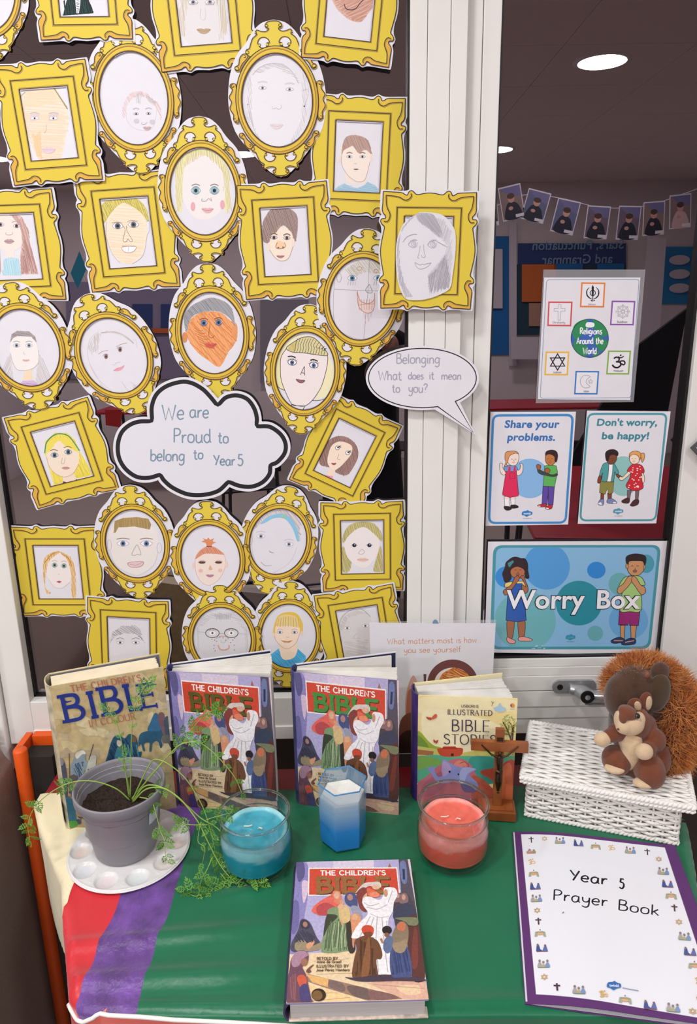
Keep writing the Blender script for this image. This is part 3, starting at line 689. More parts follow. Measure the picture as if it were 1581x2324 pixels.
def p_greylady(I):   # 12 crop7, cut out of its own paper
    P = [(590,455),(640,437),(760,440),(900,465),(1000,530),(1080,640),(1112,760),(1108,1000),(1070,1300),(1030,1490),(850,1590),(680,1640),(520,1648),(430,1630),(360,1530),(310,1350),(290,1100),(300,850),(360,660),(440,550)]
    I.poly([(x+6, y+10) for x, y in P], '#a9914a'); I.poly(P, '#dddce2', sm=True)  # offset first shape paints the cut-out's cast shadow on the frame
    I.hatch([(585,460),(700,440),(950,540),(1060,700),(1080,1000),(1040,1350),(1020,1480),(740,1570),(730,1300),(850,1150),(960,1020),(1000,900),(900,790),(760,640),(600,520)], '#c3c1c8', 10, 1.9, 6)
    I.poly([(570,470),(650,445),(800,470),(880,600),(930,720),(900,790),(800,720),(700,620),(600,560)], '#bdbac2', sm=True); I.hatch([(570,470),(650,445),(800,470),(900,640),(930,720),(890,780),(760,680),(640,600)], '#a3a0a8', 9, .95, 5)
    I.hatch([(570,470),(440,600),(360,720),(340,900),(345,1150),(400,1400),(520,1600),(420,1620),(330,1400),(300,1100),(310,850),(380,650),(470,530)], '#bab7bf', 9, 1.7, 6)
    I.hatch([(730,1320),(870,1160),(980,1000),(1040,1350),(1010,1490),(750,1575)], '#a8a5ad', 10, 1.75, 5)
    for x, y in ((535,875),(800,880)):
        I.line([(x-75,y+10),(x-30,y-45),(x+45,y-50)], 7, '#a29fa6', sm=True); I.line([(x-75,y+10),(x-20,y+50),(x+35,y+35),(x+50,y-20)], 4, '#a29fa6', sm=True); I.ring(x, y, 30, 36, 4, '#98959d'); I.ring(x+3, y-3, 13, 16, 3, '#98959d'); I.line([(x-50,y-32),(x,y-58),(x+45,y-48)], 12, '#b3b0b7', sm=True)
    curve(I, [(385,850),(440,780),(520,745),(580,745)], '#a9a6ad', 7); curve(I, [(625,900),(605,1010),(590,1060),(610,1072)], '#a3a0a8', 4); curve(I, [(670,880),(680,1000),(695,1040),(680,1060),(650,1055),(640,1025)], '#a3a0a8', 4)
    curve(I, [(550,1125),(570,1185),(620,1220),(680,1210),(740,1175),(775,1135)], '#9f9ca4', 4); curve(I, [(555,1130),(620,1165),(650,1150),(680,1155),(775,1135)], '#9f9ca4', 4)
    I.poly([(800,740),(900,800),(985,905),(900,860),(830,800)], '#e2e1e7'); curve(I, [(850,840),(930,885),(1000,920)], '#a29fa6', 4)
def p_redhair(I):    # 13 crop3
    H = [(-60,250),(0,230),(90,250),(170,310),(210,400),(230,520),(290,730),(160,735),(150,600),(165,480),(150,380),(90,300),(20,260),(-60,270)]
    I.poly(H, '#d8bcb4'); I.hatch(H, '#b48c84', 7, 1.3, 4); I.hatch([(170,450),(230,520),(280,730),(170,730)], '#a87e76', 10, 1.35, 4)
    I.poly([(-40,300),(60,290),(130,350),(160,430),(160,520),(100,560),(50,560),(-20,500)], '#efdfd6', sm=True); I.poly([(40,540),(110,540),(105,610),(45,605)], '#efdfd6')
    I.poly([(20,740),(30,620),(80,605),(140,615),(160,740)], '#b9dbe4'); I.hatch([(20,740),(30,620),(140,615),(160,740)], '#a3cfdc', 12, 1.4, 6); I.hatch([(-60,560),(0,540),(10,735),(-40,735)], '#b48c84', 7, 1.5, 4)
    eye(I, 125, 372, 50, '#7d6a70', '#77686c', ratio=.55); eye(I, 5, 362, 50, '#7d6a70', '#77686c', ratio=.55); brow(I, 118, 345, 56, '#a89a98', 4); curve(I, [(48,420),(45,435),(70,440),(95,432),(92,415)], '#9c8a88')
    mouth(I, 70, 486, 76, 34, '#b89a9c', '#8a6c70', curve=.0)
def p_half(I):       # 14 oval with guide lines, crop4
    I.poly([(770,500),(800,450),(880,440),(985,460),(1040,560),(1040,760),(960,860),(860,865),(760,790),(735,640)], '#dddae0', sm=True)
    H = [(800,490),(860,445),(960,440),(1020,480),(1030,560),(980,520),(900,510),(830,540)]
    I.hatch(H, '#c0b9a0', 6, .9, 3); curve(I, [(742,560),(735,650),(742,770),(790,830),(870,860),(960,855),(1030,800)], '#9d9aa4', 2); I.line([(925,440),(918,600),(895,862)], 2, '#9a97a4'); I.line([(740,597),(950,605),(1060,606)], 2, '#9a97a4')
    for x in (835, 972): eye(I, x, 538, 50, '#5f8fb4', '#7a8490', ratio=.55); [I.line([(x-20+i*12, 555), (x-24+i*13, 575)], 1.6, '#8d8a94') for i in range(4)]
    I.ring(873, 487, 14, 9, 2.5, '#c0a070'); I.ring(960, 500, 12, 9, 2.5, '#c08c70'); curve(I, [(925,570),(905,600),(920,615),(940,610),(925,570)], '#77747e')
    I.poly([(862,608),(878,655),(915,672),(950,650),(952,618),(955,680),(920,720),(880,700),(862,650)], '#e4cfc8', sm=True); I.line([(860,605),(875,655),(915,672),(948,655),(952,615)], 3, '#c07a70', sm=True); I.line([(860,605),(870,690),(915,722),(948,700),(952,615)], 3, '#b98a78', sm=True)
    for i in range(6): I.line([(868+i*14, 650), (872+i*13, 705)], 2, '#c28a80')
    I.line([(866,680),(950,672)], 2, '#c28a80'); I.hatch([(890,720),(940,722),(920,770),(900,780)], '#d8b4ae', 8, 1.5, 2); I.ring(765, 535, 12, 24, 2, '#aaa7b0')
def p_orange(I):     # 15 crop4
    P = [(0,740),(60,715),(140,720),(190,760),(225,780),(228,850),(205,900),(180,930),(150,990),(125,1005),(80,975),(20,930),(-30,860),(-40,790)]
    I.poly(P, '#e39a62', sm=True); I.hatch(P, '#f0ab74', 9, 1.1, 5, sm=True); I.hatch(P, '#d8834a', 20, .8, 4, sm=True)
    H = [(-45,810),(-52,740),(-20,690),(30,660),(90,640),(160,660),(200,700),(215,760),(215,790),(190,750),(130,715),(60,715),(0,735),(-25,770),(-35,815)]
    I.poly(H, '#a9a9ac', sm=True); I.hatch(H, '#84868c', 6, .9, 3, sm=True)
    for x, y in ((52,775),(130,772)): eye(I, x, y, 38, '#5f7ea8', '#8a4a2c', ratio=.8, t=2.4); brow(I, x, y-18, 44, '#7d5640', 4)
    curve(I, [(85,780),(78,840),(95,852),(108,840)], '#b4652e', 3); mouth(I, 88, 885, 64, 24, '#d05a50', '#a03c34'); I.ell(-48, 850, 14, 28, '#d88e5a'); I.ell(212, 820, 14, 32, '#e39a62')
    for i in range(7): curve(I, [(0+i*5,800+i*14),(30+i*8,815+i*15),(50+i*10,810+i*16)], '#c8763e', 2)
def p_sketchgirl(I): # 16 crop3
    curve(I, [(740,1160),(680,1210),(655,1300),(670,1400),(720,1500),(790,1570),(850,1620)], '#c8c3c8', 3); I.hatch([(700,1180),(760,1165),(740,1250),(730,1320),(700,1320)], '#c7bdbb', 7, 1.5, 4); I.hatch([(660,1280),(680,1220),(730,1170),(750,1180),(700,1260),(690,1340)], '#cdc6c4', 7, 1.3, 4)
    curve(I, [(760,1170),(860,1165),(940,1200),(1000,1250)], '#bdb3b2', 9); curve(I, [(790,1160),(900,1180),(960,1220)], '#cbc2c0', 8)
    for x, y in ((793,1348),(898,1296)): I.ell(x, y, 14, 18, '#8d6a62'); I.ell(x, y, 6, 8, '#33241f'); curve(I, [(x-24,y-6),(x-8,y-20),(x+18,y-16)], '#8a7a78', 3)
    curve(I, [(735,1330),(770,1308),(808,1302)], '#b9a49e', 4); curve(I, [(870,1275),(900,1258),(950,1245)], '#b9a49e', 4); curve(I, [(840,1405),(855,1412),(870,1395),(900,1390)], '#b9b4ba', 2)
    I.poly([(848,1452),(880,1430),(900,1428),(930,1412),(915,1440),(885,1456)], '#e6a4b4', sm=True); curve(I, [(848,1452),(890,1436),(930,1412)], '#c4849a', 2)
    curve(I, [(910,1535),(940,1580),(968,1615)], '#b5b2b8', 2); curve(I, [(975,1535),(1015,1580),(970,1620)], '#b5b2b8', 2); I.ring(1006, 1572, 9, 10, 2, '#b5b2b8'); curve(I, [(985,1230),(1015,1225),(1025,1290)], '#cfccd2', 3); curve(I, [(670,1400),(760,1560),(800,1600)], '#d2ced2', 5)
def p_grey17(I):     # 17 crop3
    for s in (-1, 1): I.poly([(185+s*105,1320),(185+s*120,1340),(185+s*200,1530),(185+s*120,1590),(185+s*80,1540),(185+s*90,1440)], '#dcd8da'); I.hatch([(185+s*105,1320),(185+s*120,1340),(185+s*205,1530),(185+s*120,1590),(185+s*80,1540),(185+s*90,1440)], '#c2bdc0', 8, 1.57 - s*.4, 4)
    I.poly([(190,1450),(240,1450),(245,1520),(170,1525)], '#f0d6b8'); I.poly([(120,1585),(170,1530),(250,1525),(320,1580),(230,1600)], '#cdb6d6')
    for i, c in enumerate(('#b48ac8','#e0b0c8','#a8a0d8','#d0a0d0')): curve(I, [(130-i*3,1560+i*9),(210,1550+i*10),(310,1565+i*6)], c, 4)
    I.poly([(75,1260),(90,1380),(140,1450),(235,1445),(290,1380),(275,1250),(230,1190),(120,1190)], '#ece7e4', sm=True); curve(I, [(78,1320),(100,1400),(140,1450),(235,1442),(288,1390),(290,1300)], '#a9a6ac', 3)
    H = [(75,1245),(88,1180),(130,1155),(220,1160),(265,1200),(275,1245),(235,1200),(130,1195),(100,1210)]
    I.poly(H, '#b0a9a8'); I.hatch(H, '#8d8786', 6, .2, 3)
    for x in (125, 218): eye(I, x, 1265, 50, '#8f9aa8', '#8d8a94', ratio=.55); brow(I, x, 1240, 50, '#a8a2a4', 5)
    curve(I, [(180,1310),(178,1330),(192,1328)], '#bdb9be'); mouth(I, 195, 1372, 54, 16, '#e2b4b0', '#a88c8c'); 
def p_blackline(I):  # 18 crop8
    K = '#26262c'
    I.poly([(470,700),(300,850),(220,1100),(240,1300),(300,1440),(410,1495),(340,1250),(345,1000),(430,820),(620,680)], '#e9e2ae', sm=False); I.poly([(860,620),(1000,700),(1120,900),(1230,1150),(1220,1400),(1100,1590),(900,1660),(1000,1450),(1080,1200),(1110,920)], '#ece6bc')
    I.poly([(500,640),(620,580),(860,600),(1000,720),(860,620),(640,620),(430,800),(350,900),(400,720)], '#e9e4c0')
    F = [(430,810),(345,950),(335,1130),(345,1310),(410,1500),(520,1720),(620,1750),(740,1750),(860,1660),(1000,1450),(1080,1200),(1115,1000),(1110,925),(740,880),(540,865)]
    I.poly(F, '#ece2e0'); I.line(F[:-2], 9, K, sm=True)
    B = [(430,800),(500,735),(620,660),(710,620),(860,620),(960,690),(1060,810),(1110,920),(900,905),(740,880),(560,868),(480,845)]
    I.poly(B, '#d9cf9c', sm=True); I.hatch([(480,760),(620,660),(590,860),(460,830)], '#c9b96a', 9, 1.2, 8); I.line(B, 9, K, closed=True, sm=True)
    for i in range(12): x = 600 + i*42; I.line([(x+20+min(i*6,60)*.3, 640 + max(0, i-6)*32), (x-15, 740 + max(0,i-6)*20), (x-20+ i*3, 800), (x-45+i*3, 868 + i*4)], 7, '#33383a', sm=True)
    for x, y in ((528,1032),(884,1080)):
        I.poly(ell(x, y, 70, 48, .1), '#f0eff4'); I.ell(x, y+5, 33, 38, '#5a6a96'); I.ell(x, y+5, 14, 16, '#1c1c24'); I.line(ell(x, y, 70, 48, .1), 9, K, closed=True)
        for i in range(7): a = -2.7 + i*.36; I.line([(x+66*math.cos(a), y+44*math.sin(a)), (x+88*math.cos(a)+ (4*i-10), y+82*math.sin(a))], 5, K)
    I.line([(455,940),(520,932),(585,955)], 18, K, sm=True); I.line([(825,1000),(880,988),(948,1012)], 18, K, sm=True)
    for L_ in ([(728,1100),(690,1180),(665,1240)],[(728,1100),(733,1180),(738,1250)],[(690,1210),(710,1205),(728,1225)]): I.line(L_, 8, K, sm=True)
    I.poly([(595,1310),(660,1325),(735,1330),(715,1360),(670,1372),(620,1350)], '#9a6468', sm=True); I.line([(595,1310),(660,1325),(735,1330),(715,1360),(670,1372),(620,1350)], 7, K, closed=True, sm=True)
    curve(I, [(215,1200),(250,1330),(300,1440),(405,1495)], K, 8); curve(I, [(860,1665),(1000,1655),(1130,1580),(1230,1380)], K, 8); curve(I, [(520,1720),(515,1770),(470,1800)], K, 8); curve(I, [(740,1755),(715,1800),(740,1850),(790,1870)], K, 8); I.line([(520,1720),(600,1748),(740,1752)], 8, K)
    for x in (560, 660): curve(I, [(x-20,1805),(x+10,1820),(x+40,1815),(x+50,1800)], K, 6)
def p_yellowgirl(I): # 19 crop5
    I.poly([(285,470),(290,400),(350,345),(430,345),(480,390),(515,470),(600,615),(480,640),(430,660),(345,680),(320,590),(300,520)], '#e4d24c', sm=False); I.hatch([(285,470),(290,400),(350,345),(430,345),(480,390),(515,470),(600,615),(480,640),(430,660),(345,680),(320,590)], '#efe07a', 11, 1.3, 4); I.hatch([(480,480),(595,610),(490,640)], '#cdb93a', 14, 1.1, 3)
    I.poly([(405,600),(470,600),(490,645),(400,670)], '#ecd9c6'); I.poly([(400,675),(405,655),(440,665),(480,655),(490,640),(500,650)], '#6a3a5a')
    I.poly([(300,470),(310,545),(350,600),(410,625),(470,600),(505,540),(500,450),(440,400),(370,400)], '#ecdcc8', sm=True); I.poly([(290,470),(300,410),(360,375),(345,430),(310,470)], '#e8d85c'); I.poly([(360,375),(430,380),(500,440),(500,470),(420,430)], '#e8d85c')
    I.line([(287,475),(300,405),(350,358),(400,352),(450,375),(510,460)], 7, '#3a8d6a', sm=True)
    for x, y in ((350,488),(438,468)): eye(I, x, y, 46, '#4a6a80', '#2f3c48', ratio=.6, t=3); brow(I, x-4, y-28, 50, '#8a6a48', 5)
    curve(I, [(400,505),(395,540),(412,538),(418,505)], '#a89080'); mouth(I, 422, 570, 52, 18, '#c79a92', '#8a5e5c', curve=.0); curve(I, [(300,500),(312,550),(350,602),(410,628),(468,605),(504,545)], '#b9a080')
def p_brownbob(I):   # 20 crop6
    I.poly([(1010,600),(1060,600),(1040,660),(1000,650)], '#f2dcc8'); I.poly([(945,680),(985,640),(1040,645),(1035,712)], '#e68cac'); I.hatch([(945,680),(985,640),(1040,645),(1035,712)], '#f0a6c0', 8, .9, 4)
    H = [(950,560),(965,480),(1010,410),(1070,380),(1140,390),(1195,440),(1208,510),(1180,580),(1130,640),(1058,620),(1060,590),(1000,585)]
    I.poly(H, '#a08078', sm=True); I.hatch(H, '#86665e', 8, 1.3, 4, sm=True)
    I.poly([(1035,440),(1010,500),(1005,560),(1040,605),(1080,590),(1130,540),(1165,490),(1160,440),(1090,415)], '#f4e0cc', sm=True)
    for x, y in ((1070,458),(1138,490)): I.ell(x, y, 14, 13, '#f4f4f8'); I.ring(x, y, 14, 13, 3, '#33333a'); I.ell(x+4, y-3, 6, 6, '#22222a'); [I.line([(x+8,y-10),(x+24,y-16+j*8)], 3, '#33333a') for j in range(3)]
    curve(I, [(1080,500),(1070,530),(1088,535)], '#a08878'); mouth(I, 1046, 560, 34, 14, '#b45a60', '#8a3c44')
def p_ginger(I):     # 23 crop5
    I.poly([(300,1200),(310,1280),(350,1330),(400,1335),(450,1290),(455,1190),(420,1130),(340,1130)], '#ebe3e0', sm=True)
    for Q in ([(275,1200),(290,1140),(350,1105),(385,1108),(330,1150),(300,1210),(290,1330),(325,1370),(300,1375),(282,1320)], [(385,1108),(450,1140),(480,1220),(488,1390),(460,1390),(455,1250),(430,1160)]): I.poly(Q, '#e6cfa0', sm=True); I.hatch(Q, '#cf9448', 7, 1.4, 3.5, sm=True)
    for Q in ([(285,1180),(330,1125),(360,1112)], [(395,1120),(440,1150),(460,1200)]): curve(I, Q, '#c4883c', 6)
    for x, y in ((350,1193),(410,1197)): eye(I, x, y, 36, '#7da08c', '#6f7d7a', ratio=.75); brow(I, x, y-24, 36, '#c8b8a0', 4)
    I.ell(378, 1250, 6, 3, '#e4c8bc'); I.poly([(362,1298),(378,1292),(396,1298),(380,1308)], '#b84a5c'); curve(I, [(310,1280),(350,1332),(400,1338),(448,1300)], '#cdbcb4')
def p_flattop(I):    # 25 crop5
    I.poly([(720,960),(700,1060),(740,1180),(820,1240),(900,1250),(980,1190),(1010,1080),(980,950)], '#e6e0dc', sm=True)
    H = [(728,985),(735,910),(790,890),(880,885),(950,895),(968,930),(960,965),(910,955),(860,945),(800,950),(760,950),(740,985)]
    I.poly(H, '#b49a64', sm=False); I.hatch(H, '#9a8250', 7, 1.5, 3.5)
    for x in (788, 938): eye(I, x, 1054, 76, '#6c86ac', '#8c8a94', ratio=.45); brow(I, x, 1026, 84, '#8d8074', 5, 6)
    curve(I, [(875,1060),(845,1120),(862,1130),(880,1122),(900,1128),(902,1112),(880,1060)], '#9c99a2', 3); I.poly([(818,1180),(850,1172),(915,1170),(910,1195),(870,1208),(830,1200)], '#e2c4c8', sm=True); I.line([(818,1180),(850,1172),(915,1170),(910,1195),(870,1208),(830,1200)], 3, '#9c8088', closed=True, sm=True); curve(I, [(818,1182),(870,1192),(915,1172)], '#9c8088')
    I.ring(700, 1065, 13, 34, 2.5, '#b9b6be'); I.ring(1020, 1082, 15, 32, 2.5, '#b9b6be'); curve(I, [(705,1100),(740,1190),(830,1245),(900,1252),(985,1190),(1010,1110)], '#cfccd2', 3)
def p_topknot(I):    # 26 crop5
    P = [(1258,1130),(1250,1200),(1262,1260),(1300,1310),(1350,1320),(1405,1280),(1440,1210),(1440,1140),(1380,1080),(1310,1080)]
    I.poly(P, '#ecdcd2', sm=True); I.line(P, 2.5, '#c4a898', closed=True, sm=True)
    I.poly([(1250,1155),(1275,1105),(1320,1075),(1370,1075),(1410,1100),(1436,1125),(1380,1120),(1310,1120)], '#dc9c80', sm=True); I.hatch([(1250,1155),(1275,1105),(1320,1075),(1370,1075),(1436,1125),(1310,1120)], '#c8785a', 8, 1.1, 3)
    I.poly([(1325,1072),(1318,1050),(1288,1042),(1310,1032),(1295,1020),(1325,1028),(1335,1015),(1345,1030),(1370,1020),(1362,1040),(1385,1048),(1362,1056),(1355,1072)], '#dc8c60'); I.line([(1322,1072),(1358,1074)], 7, '#8d4430')
    for x, y in ((1294,1175),(1400,1175)): I.ell(x, y, 22, 8, '#5f3a34'); curve(I, [(x-26,y),(x,y-14),(x+26,y-4)], '#a88478', 3)
    I.ell(1240, 1195, 9, 20, '#e8cfc0'); I.ell(1452, 1190, 10, 22, '#e8cfc0'); I.poly([(1345,1190),(1335,1220),(1350,1226),(1362,1218)], '#e0b08c'); mouth(I, 1345, 1255, 52, 18, '#c08c9c', '#7d5468'); I.ell(1285, 1228, 14, 12, '#e8b8b0'); I.ell(1410, 1226, 14, 12, '#e8c0b8')
def p_band(I):       # 27 crop6
    curve(I, [(490,1020),(500,1080),(510,1160),(540,1260),(600,1300),(680,1270),(760,1210),(800,1120)], '#c6c3ca', 3)
    I.hatch([(500,1000),(540,920),(620,870),(700,850),(780,880),(830,960),(830,1080),(800,1080),(770,960),(700,900),(600,920),(530,990)], '#c2b3b4', 8, .9, 5)
    I.poly([(560,960),(610,915),(690,895),(750,915),(800,990),(815,1070),(800,1070),(770,990),(720,930),(650,925),(580,960)], '#8cc4e0', sm=True); I.ell(712, 915, 14, 12, '#9cc8a0')
    for x, y in ((562,1045),(748,1098)): eye(I, x, y, 54, '#b0b4c4', '#a3a0aa', ratio=.5); brow(I, x, y-26, 60, '#c2bec4', 4)
    curve(I, [(618,1140),(625,1150),(645,1155)], '#6a6870', 3); curve(I, [(562,1215),(590,1240),(632,1240)], '#b4a4ac', 4); I.ring(492, 1065, 14, 38, 2.5, '#b9b6be'); curve(I, [(500,985),(540,940)], '#b4a8a8', 4)
def p_pigtails(I):   # 24 crop6
    H = [(1105,1090),(1110,1030),(1150,970),(1230,948),(1310,960),(1355,1010),(1365,1080),(1300,1020),(1250,985),(1200,1000),(1150,1050)]
    for Q in (H, [(1105,1110),(1160,1200),(1150,1275),(1105,1280),(1100,1190)], [(1355,1110),(1368,1180),(1370,1275),(1310,1275),(1325,1200)]): I.poly(Q, '#cbc288', sm=True); I.hatch(Q, '#a99e62', 8, 1.3, 3.5, sm=True)
    I.poly([(1120,1080),(1130,1170),(1180,1230),(1240,1255),(1300,1220),(1340,1150),(1345,1070),(1290,1010),(1240,985),(1180,1010)], '#ebe4e2', sm=True)
    for x in (1182, 1282): I.ell(x, 1105, 14, 13, '#1e2438'); I.ell(x+3, 1101, 4, 4, '#c8d0e8'); curve(I, [(x-24,1108),(x,1092),(x+22,1108)], '#8d8488', 2.5)
    curve(I, [(1232,1130),(1210,1155),(1225,1165),(1240,1160),(1250,1148),(1235,1130)], '#aaa0a2', 3); mouth(I, 1238, 1200, 78, 26, '#e8c4b8', '#b48c84', curve=0)
def p_glasses(I):    # 28 crop6
    I.poly([(140,1640),(150,1580),(220,1540),(380,1540),(450,1600),(475,1700),(460,1800),(400,1880),(220,1880),(150,1780)], '#dcdbdf', sm=True)
    I.hatch([(145,1640),(160,1590),(230,1550),(380,1550),(440,1600),(470,1680),(440,1660),(380,1590),(240,1590),(180,1640)], '#bdbbbf', 7, .3, 3); I.hatch([(255,1560),(365,1560),(360,1600),(262,1600)], '#b0aeb2', 6, 1.5, 3.5)
    for s in (140, 468): I.hatch([(s-12,1640),(s+12,1640),(s+14,1800),(s-4,1840)], '#c6c4c8', 7, 1.5, 3)
    for x in (240, 365): I.ell(x, 1688, 20, 12, '#f4f4f6'); I.ell(x, 1688, 7, 7, '#7a4a3a'); I.ring(x, 1688, 45, 30, 4.5, '#2c2c33'); [I.line([(x-30+i*10,1672),(x-34+i*10,1662)], 2.5, '#33333a') for i in range(7)]
    I.line([(285,1690),(322,1690)], 3, '#8c8a92'); I.line([(196,1685),(140,1678)], 2, '#a8a6ac'); I.line([(410,1690),(472,1696)], 2, '#a8a6ac')
    curve(I, [(278,1768),(290,1795),(325,1800),(350,1785),(348,1768)], '#dca498', 9); curve(I, [(262,1725),(300,1708),(345,1718)], '#b8746a', 2.5); [I.ell(x, y, 3, 3, '#a8645a') for x, y in ((236,1728),(255,1735),(268,1742),(290,1715),(310,1720),(330,1735),(345,1725),(388,1722),(375,1735),(360,1750),(384,1768),(252,1770),(250,1790),(258,1805),(386,1800))]
    curve(I, [(295,1735),(300,1750),(322,1750),(326,1735)], '#b0aeb4', 2.5)
def p_blondboy(I):   # 29 crop6
    I.poly([(615,1840),(680,1790),(700,1860),(760,1855),(800,1785),(860,1840),(862,1870),(760,1915),(640,1915)], '#58b4e0', sm=False); I.hatch([(620,1840),(680,1800),(760,1870),(805,1795),(858,1850),(760,1910),(640,1910)], '#3c9cd0', 10, .8, 5)
    I.poly([(690,1760),(700,1850),(740,1866),(790,1840),(800,1760)], '#f4dcc4', sm=True)
    I.poly([(650,1640),(655,1720),(690,1770),(735,1792),(790,1760),(820,1690),(825,1630),(740,1600)], '#f4dcc8', sm=True); I.line([(650,1640),(655,1720),(690,1770),(735,1792),(790,1760),(820,1690)], 3, '#c09a80', sm=True)
    H = [(640,1690),(655,1620),(680,1570),(740,1548),(800,1560),(838,1620),(838,1680),(820,1690),(815,1650),(740,1640),(665,1640),(655,1690)]
    I.poly(H, '#e4c050', sm=True); I.poly([(670,1640),(680,1580),(740,1565),(800,1585),(815,1648),(740,1640)], '#e8d08c', sm=True); [I.line([(680+i*16,1575 + abs(4-i)*4),(672+i*18,1645)], 3, '#b49458') for i in range(9)]
    for x in (688, 785): eye(I, x, 1683, 40, '#8494a8', '#6f6a70'); brow(I, x, 1668, 40, '#b49a78', 3)
    I.poly([(692,1735),(735,1742),(775,1735),(750,1752),(715,1750)], '#c48c60'); I.ell(645, 1700, 8, 16, '#f0d4c0'); I.ell(832, 1690, 8, 16, '#f0d4c0'); curve(I, [(728,1712),(740,1718),(752,1712)], '#c09a80')
def p_dim(I):        # 30 crop (0..): own coords crop3-like, use crop5
    I.poly([(700,1680),(720,1610),(780,1575),(860,1570),(910,1620),(925,1700),(930,1800),(700,1800)], '#dfdde2', sm=True); H = [(705,1690),(720,1620),(780,1580),(860,1575),(905,1610),(925,1690),(880,1640),(800,1630),(740,1650)]
    I.hatch(H, '#9c9aa0', 6, .6, 4); 
    for x in (770, 870): I.line([(x-28,1668),(x,1658),(x+28,1668)], 4, '#8a888e', sm=True); eye(I, x, 1688, 46, '#a8a6ac', '#8d8a90')
def p_faint(I):      # 31 crop6
    I.poly([(1080,1680),(1090,1600),(1150,1550),(1230,1540),(1290,1590),(1310,1700),(1290,1860),(1100,1870)], '#dad6d6', sm=True); curve(I, [(1075,1700),(1090,1600),(1150,1540),(1230,1530),(1290,1580)], '#b4b0a8', 6)
    I.hatch([(1080,1660),(1110,1580),(1190,1535),(1280,1560),(1230,1560),(1140,1590),(1100,1680)], '#bab4a8', 8, .7, 3)
    for x, y in ((1135,1655),(1255,1640)): eye(I, x, y, 46, '#b8b4b8', '#aaa6aa')
    curve(I, [(1200,1690),(1175,1715),(1190,1725),(1220,1720)], '#b8b2b4', 2.5); curve(I, [(1180,1776),(1220,1782),(1255,1772)], '#b4a8a8', 3); I.hatch([(1100,1740),(1280,1730),(1270,1840),(1120,1850)], '#cfc9c6', 14, .2, 9)
def p_far(I): curve(I, [(-20,210),(0,225),(8,260)], '#c6c3ca', 2)
L = 'yellow printed '
cutout('O', -42, -32, 208, 370, -9, 0, 'oval gold paper frame mostly cut off at the photo’s top left corner'.replace('’', "'"), 1, p_far)
cutout('R', 185, -42, 226, 288, -3.5, 3, 'gold paper frame at the top showing a dark green blazer and tie', 1, p_blazer)
cutout('O', 304, 225, 213, 368, -5, 2, 'oval gold paper frame with a tiny sketched face low in empty white', 1, p_small)
cutout('R', 460, 18, 236, 302, -5.5, 3, 'gold paper frame at the top with a pale long-haired woman and brown lips', 2, p_long)
cutout('R', 795, 8, 218, 292, 6, 5, 'gold paper frame at top right with a pink bearded chin and black smile line', 2, p_r5)
cutout('O', 629, 230, 221, 367, -2.5, 4, 'large oval gold paper frame with a very faint pencil face and earring', 2, p_pale_oval)
cutout('R', 112, 281, 218, 292, -7, 4, 'gold paper frame with a peach coloured bald face, at the left edge', 1, p_bald)
cutout('R', 812, 356, 214, 286, 2.5, 3, 'gold paper frame with a brown-haired boy in pale blue', 2, p_boy_blue)
cutout('O', 461, 436, 205, 342, -2, 3, 'oval gold paper frame with a blonde rosy-cheeked girl', 4, p_blonde)
cutout('R', 292, 528, 218, 282, -6, 1, 'gold paper frame with an olive-haired face with a toothy smile', 3, p_olive)
cutout('R', 648, 548, 214, 276, -3.5, 4, 'gold paper frame with a spiky brown-haired boy with an orange nose', 4, p_brownboy)
cutout('R', 34, 560, 214, 268, -5.5, 1, 'gold paper frame at the left edge with a long red-haired girl in pale blue', 3, p_redhair)
cutout('O', 820, 680, 203, 322, 6, 5, 'oval gold paper frame with ruled guide lines and a red patchwork mouth', 4, p_half)
cutout('O', 482, 757, 196, 318, -3, 2, 'oval gold paper frame with a bright orange face under grey hair', 4, p_orange)
cutout('O', 259, 808, 200, 306, -24, 2, 'tilted oval gold paper frame with a faint sketched girl with pink lips', 3, p_sketchgirl)
cutout('O', 60, 790, 204, 306, -11, 2, 'oval gold paper frame at the left edge with a grey-haired face and striped collar', 3, p_grey17)
cutout('O', 692, 843, 186, 304, 5, 4, 'oval gold paper frame with a bold black-outlined face and striped fringe', 8, p_blackline)
cutout('R', 142, 1030, 206, 232, -17, 1, 'tilted gold paper frame with a yellow-haired girl wearing a green headband', 5, p_yellowgirl)
cutout('R', 782, 1028, 186, 232, 26, 1, 'strongly tilted gold paper frame with a brown bob-haired girl in pink', 6, p_brownbob)
cutout('R', 133, 1298, 204, 214, -3, 1, 'gold paper frame at lower left with a ginger long-haired girl with red lips', 5, p_ginger)
cutout('O', 307, 1234, 184, 266, -3, 2, 'oval gold paper frame with a flat-topped sandy-haired face with big ears', 5, p_flattop)
cutout('O', 478, 1268, 184, 264, -3, 3, 'oval gold paper frame with a face with an orange topknot', 5, p_topknot)
cutout('O', 631, 1229, 176, 258, 14, 2, 'tilted oval gold paper frame with a faint face wearing a blue hairband', 6, p_band)
cutout('R', 822, 1241, 196, 214, -1, 2, 'gold paper frame at the mullion with a dark-eyed girl with olive bunches', 6, p_pigtails)
cutout('O', 504, 1450, 182, 246, -1, 4, 'oval gold paper frame with a freckled face in round black glasses', 6, p_glasses)
cutout('O', 655, 1443, 172, 248, 3, 3, 'oval gold paper frame above the books with a blond boy in bright blue', 6, p_blondboy)
cutout('R', 293, 1462, 192, 214, 1, 2, 'gold paper frame behind the big old book with a half-hidden grey-haired face', 5, p_dim)
cutout('R', 818, 1438, 190, 212, -9, 4, 'gold paper frame behind the standing sheet with a very faint drawn face', 6, p_faint)
e12, M12, Y12 = cutout('R', 970, 571, 222, 282, 1.5, 0, 'gold paper frame stuck on the white mullion with a separately cut grey pencil lady', 7, None, Y=FY - .018)
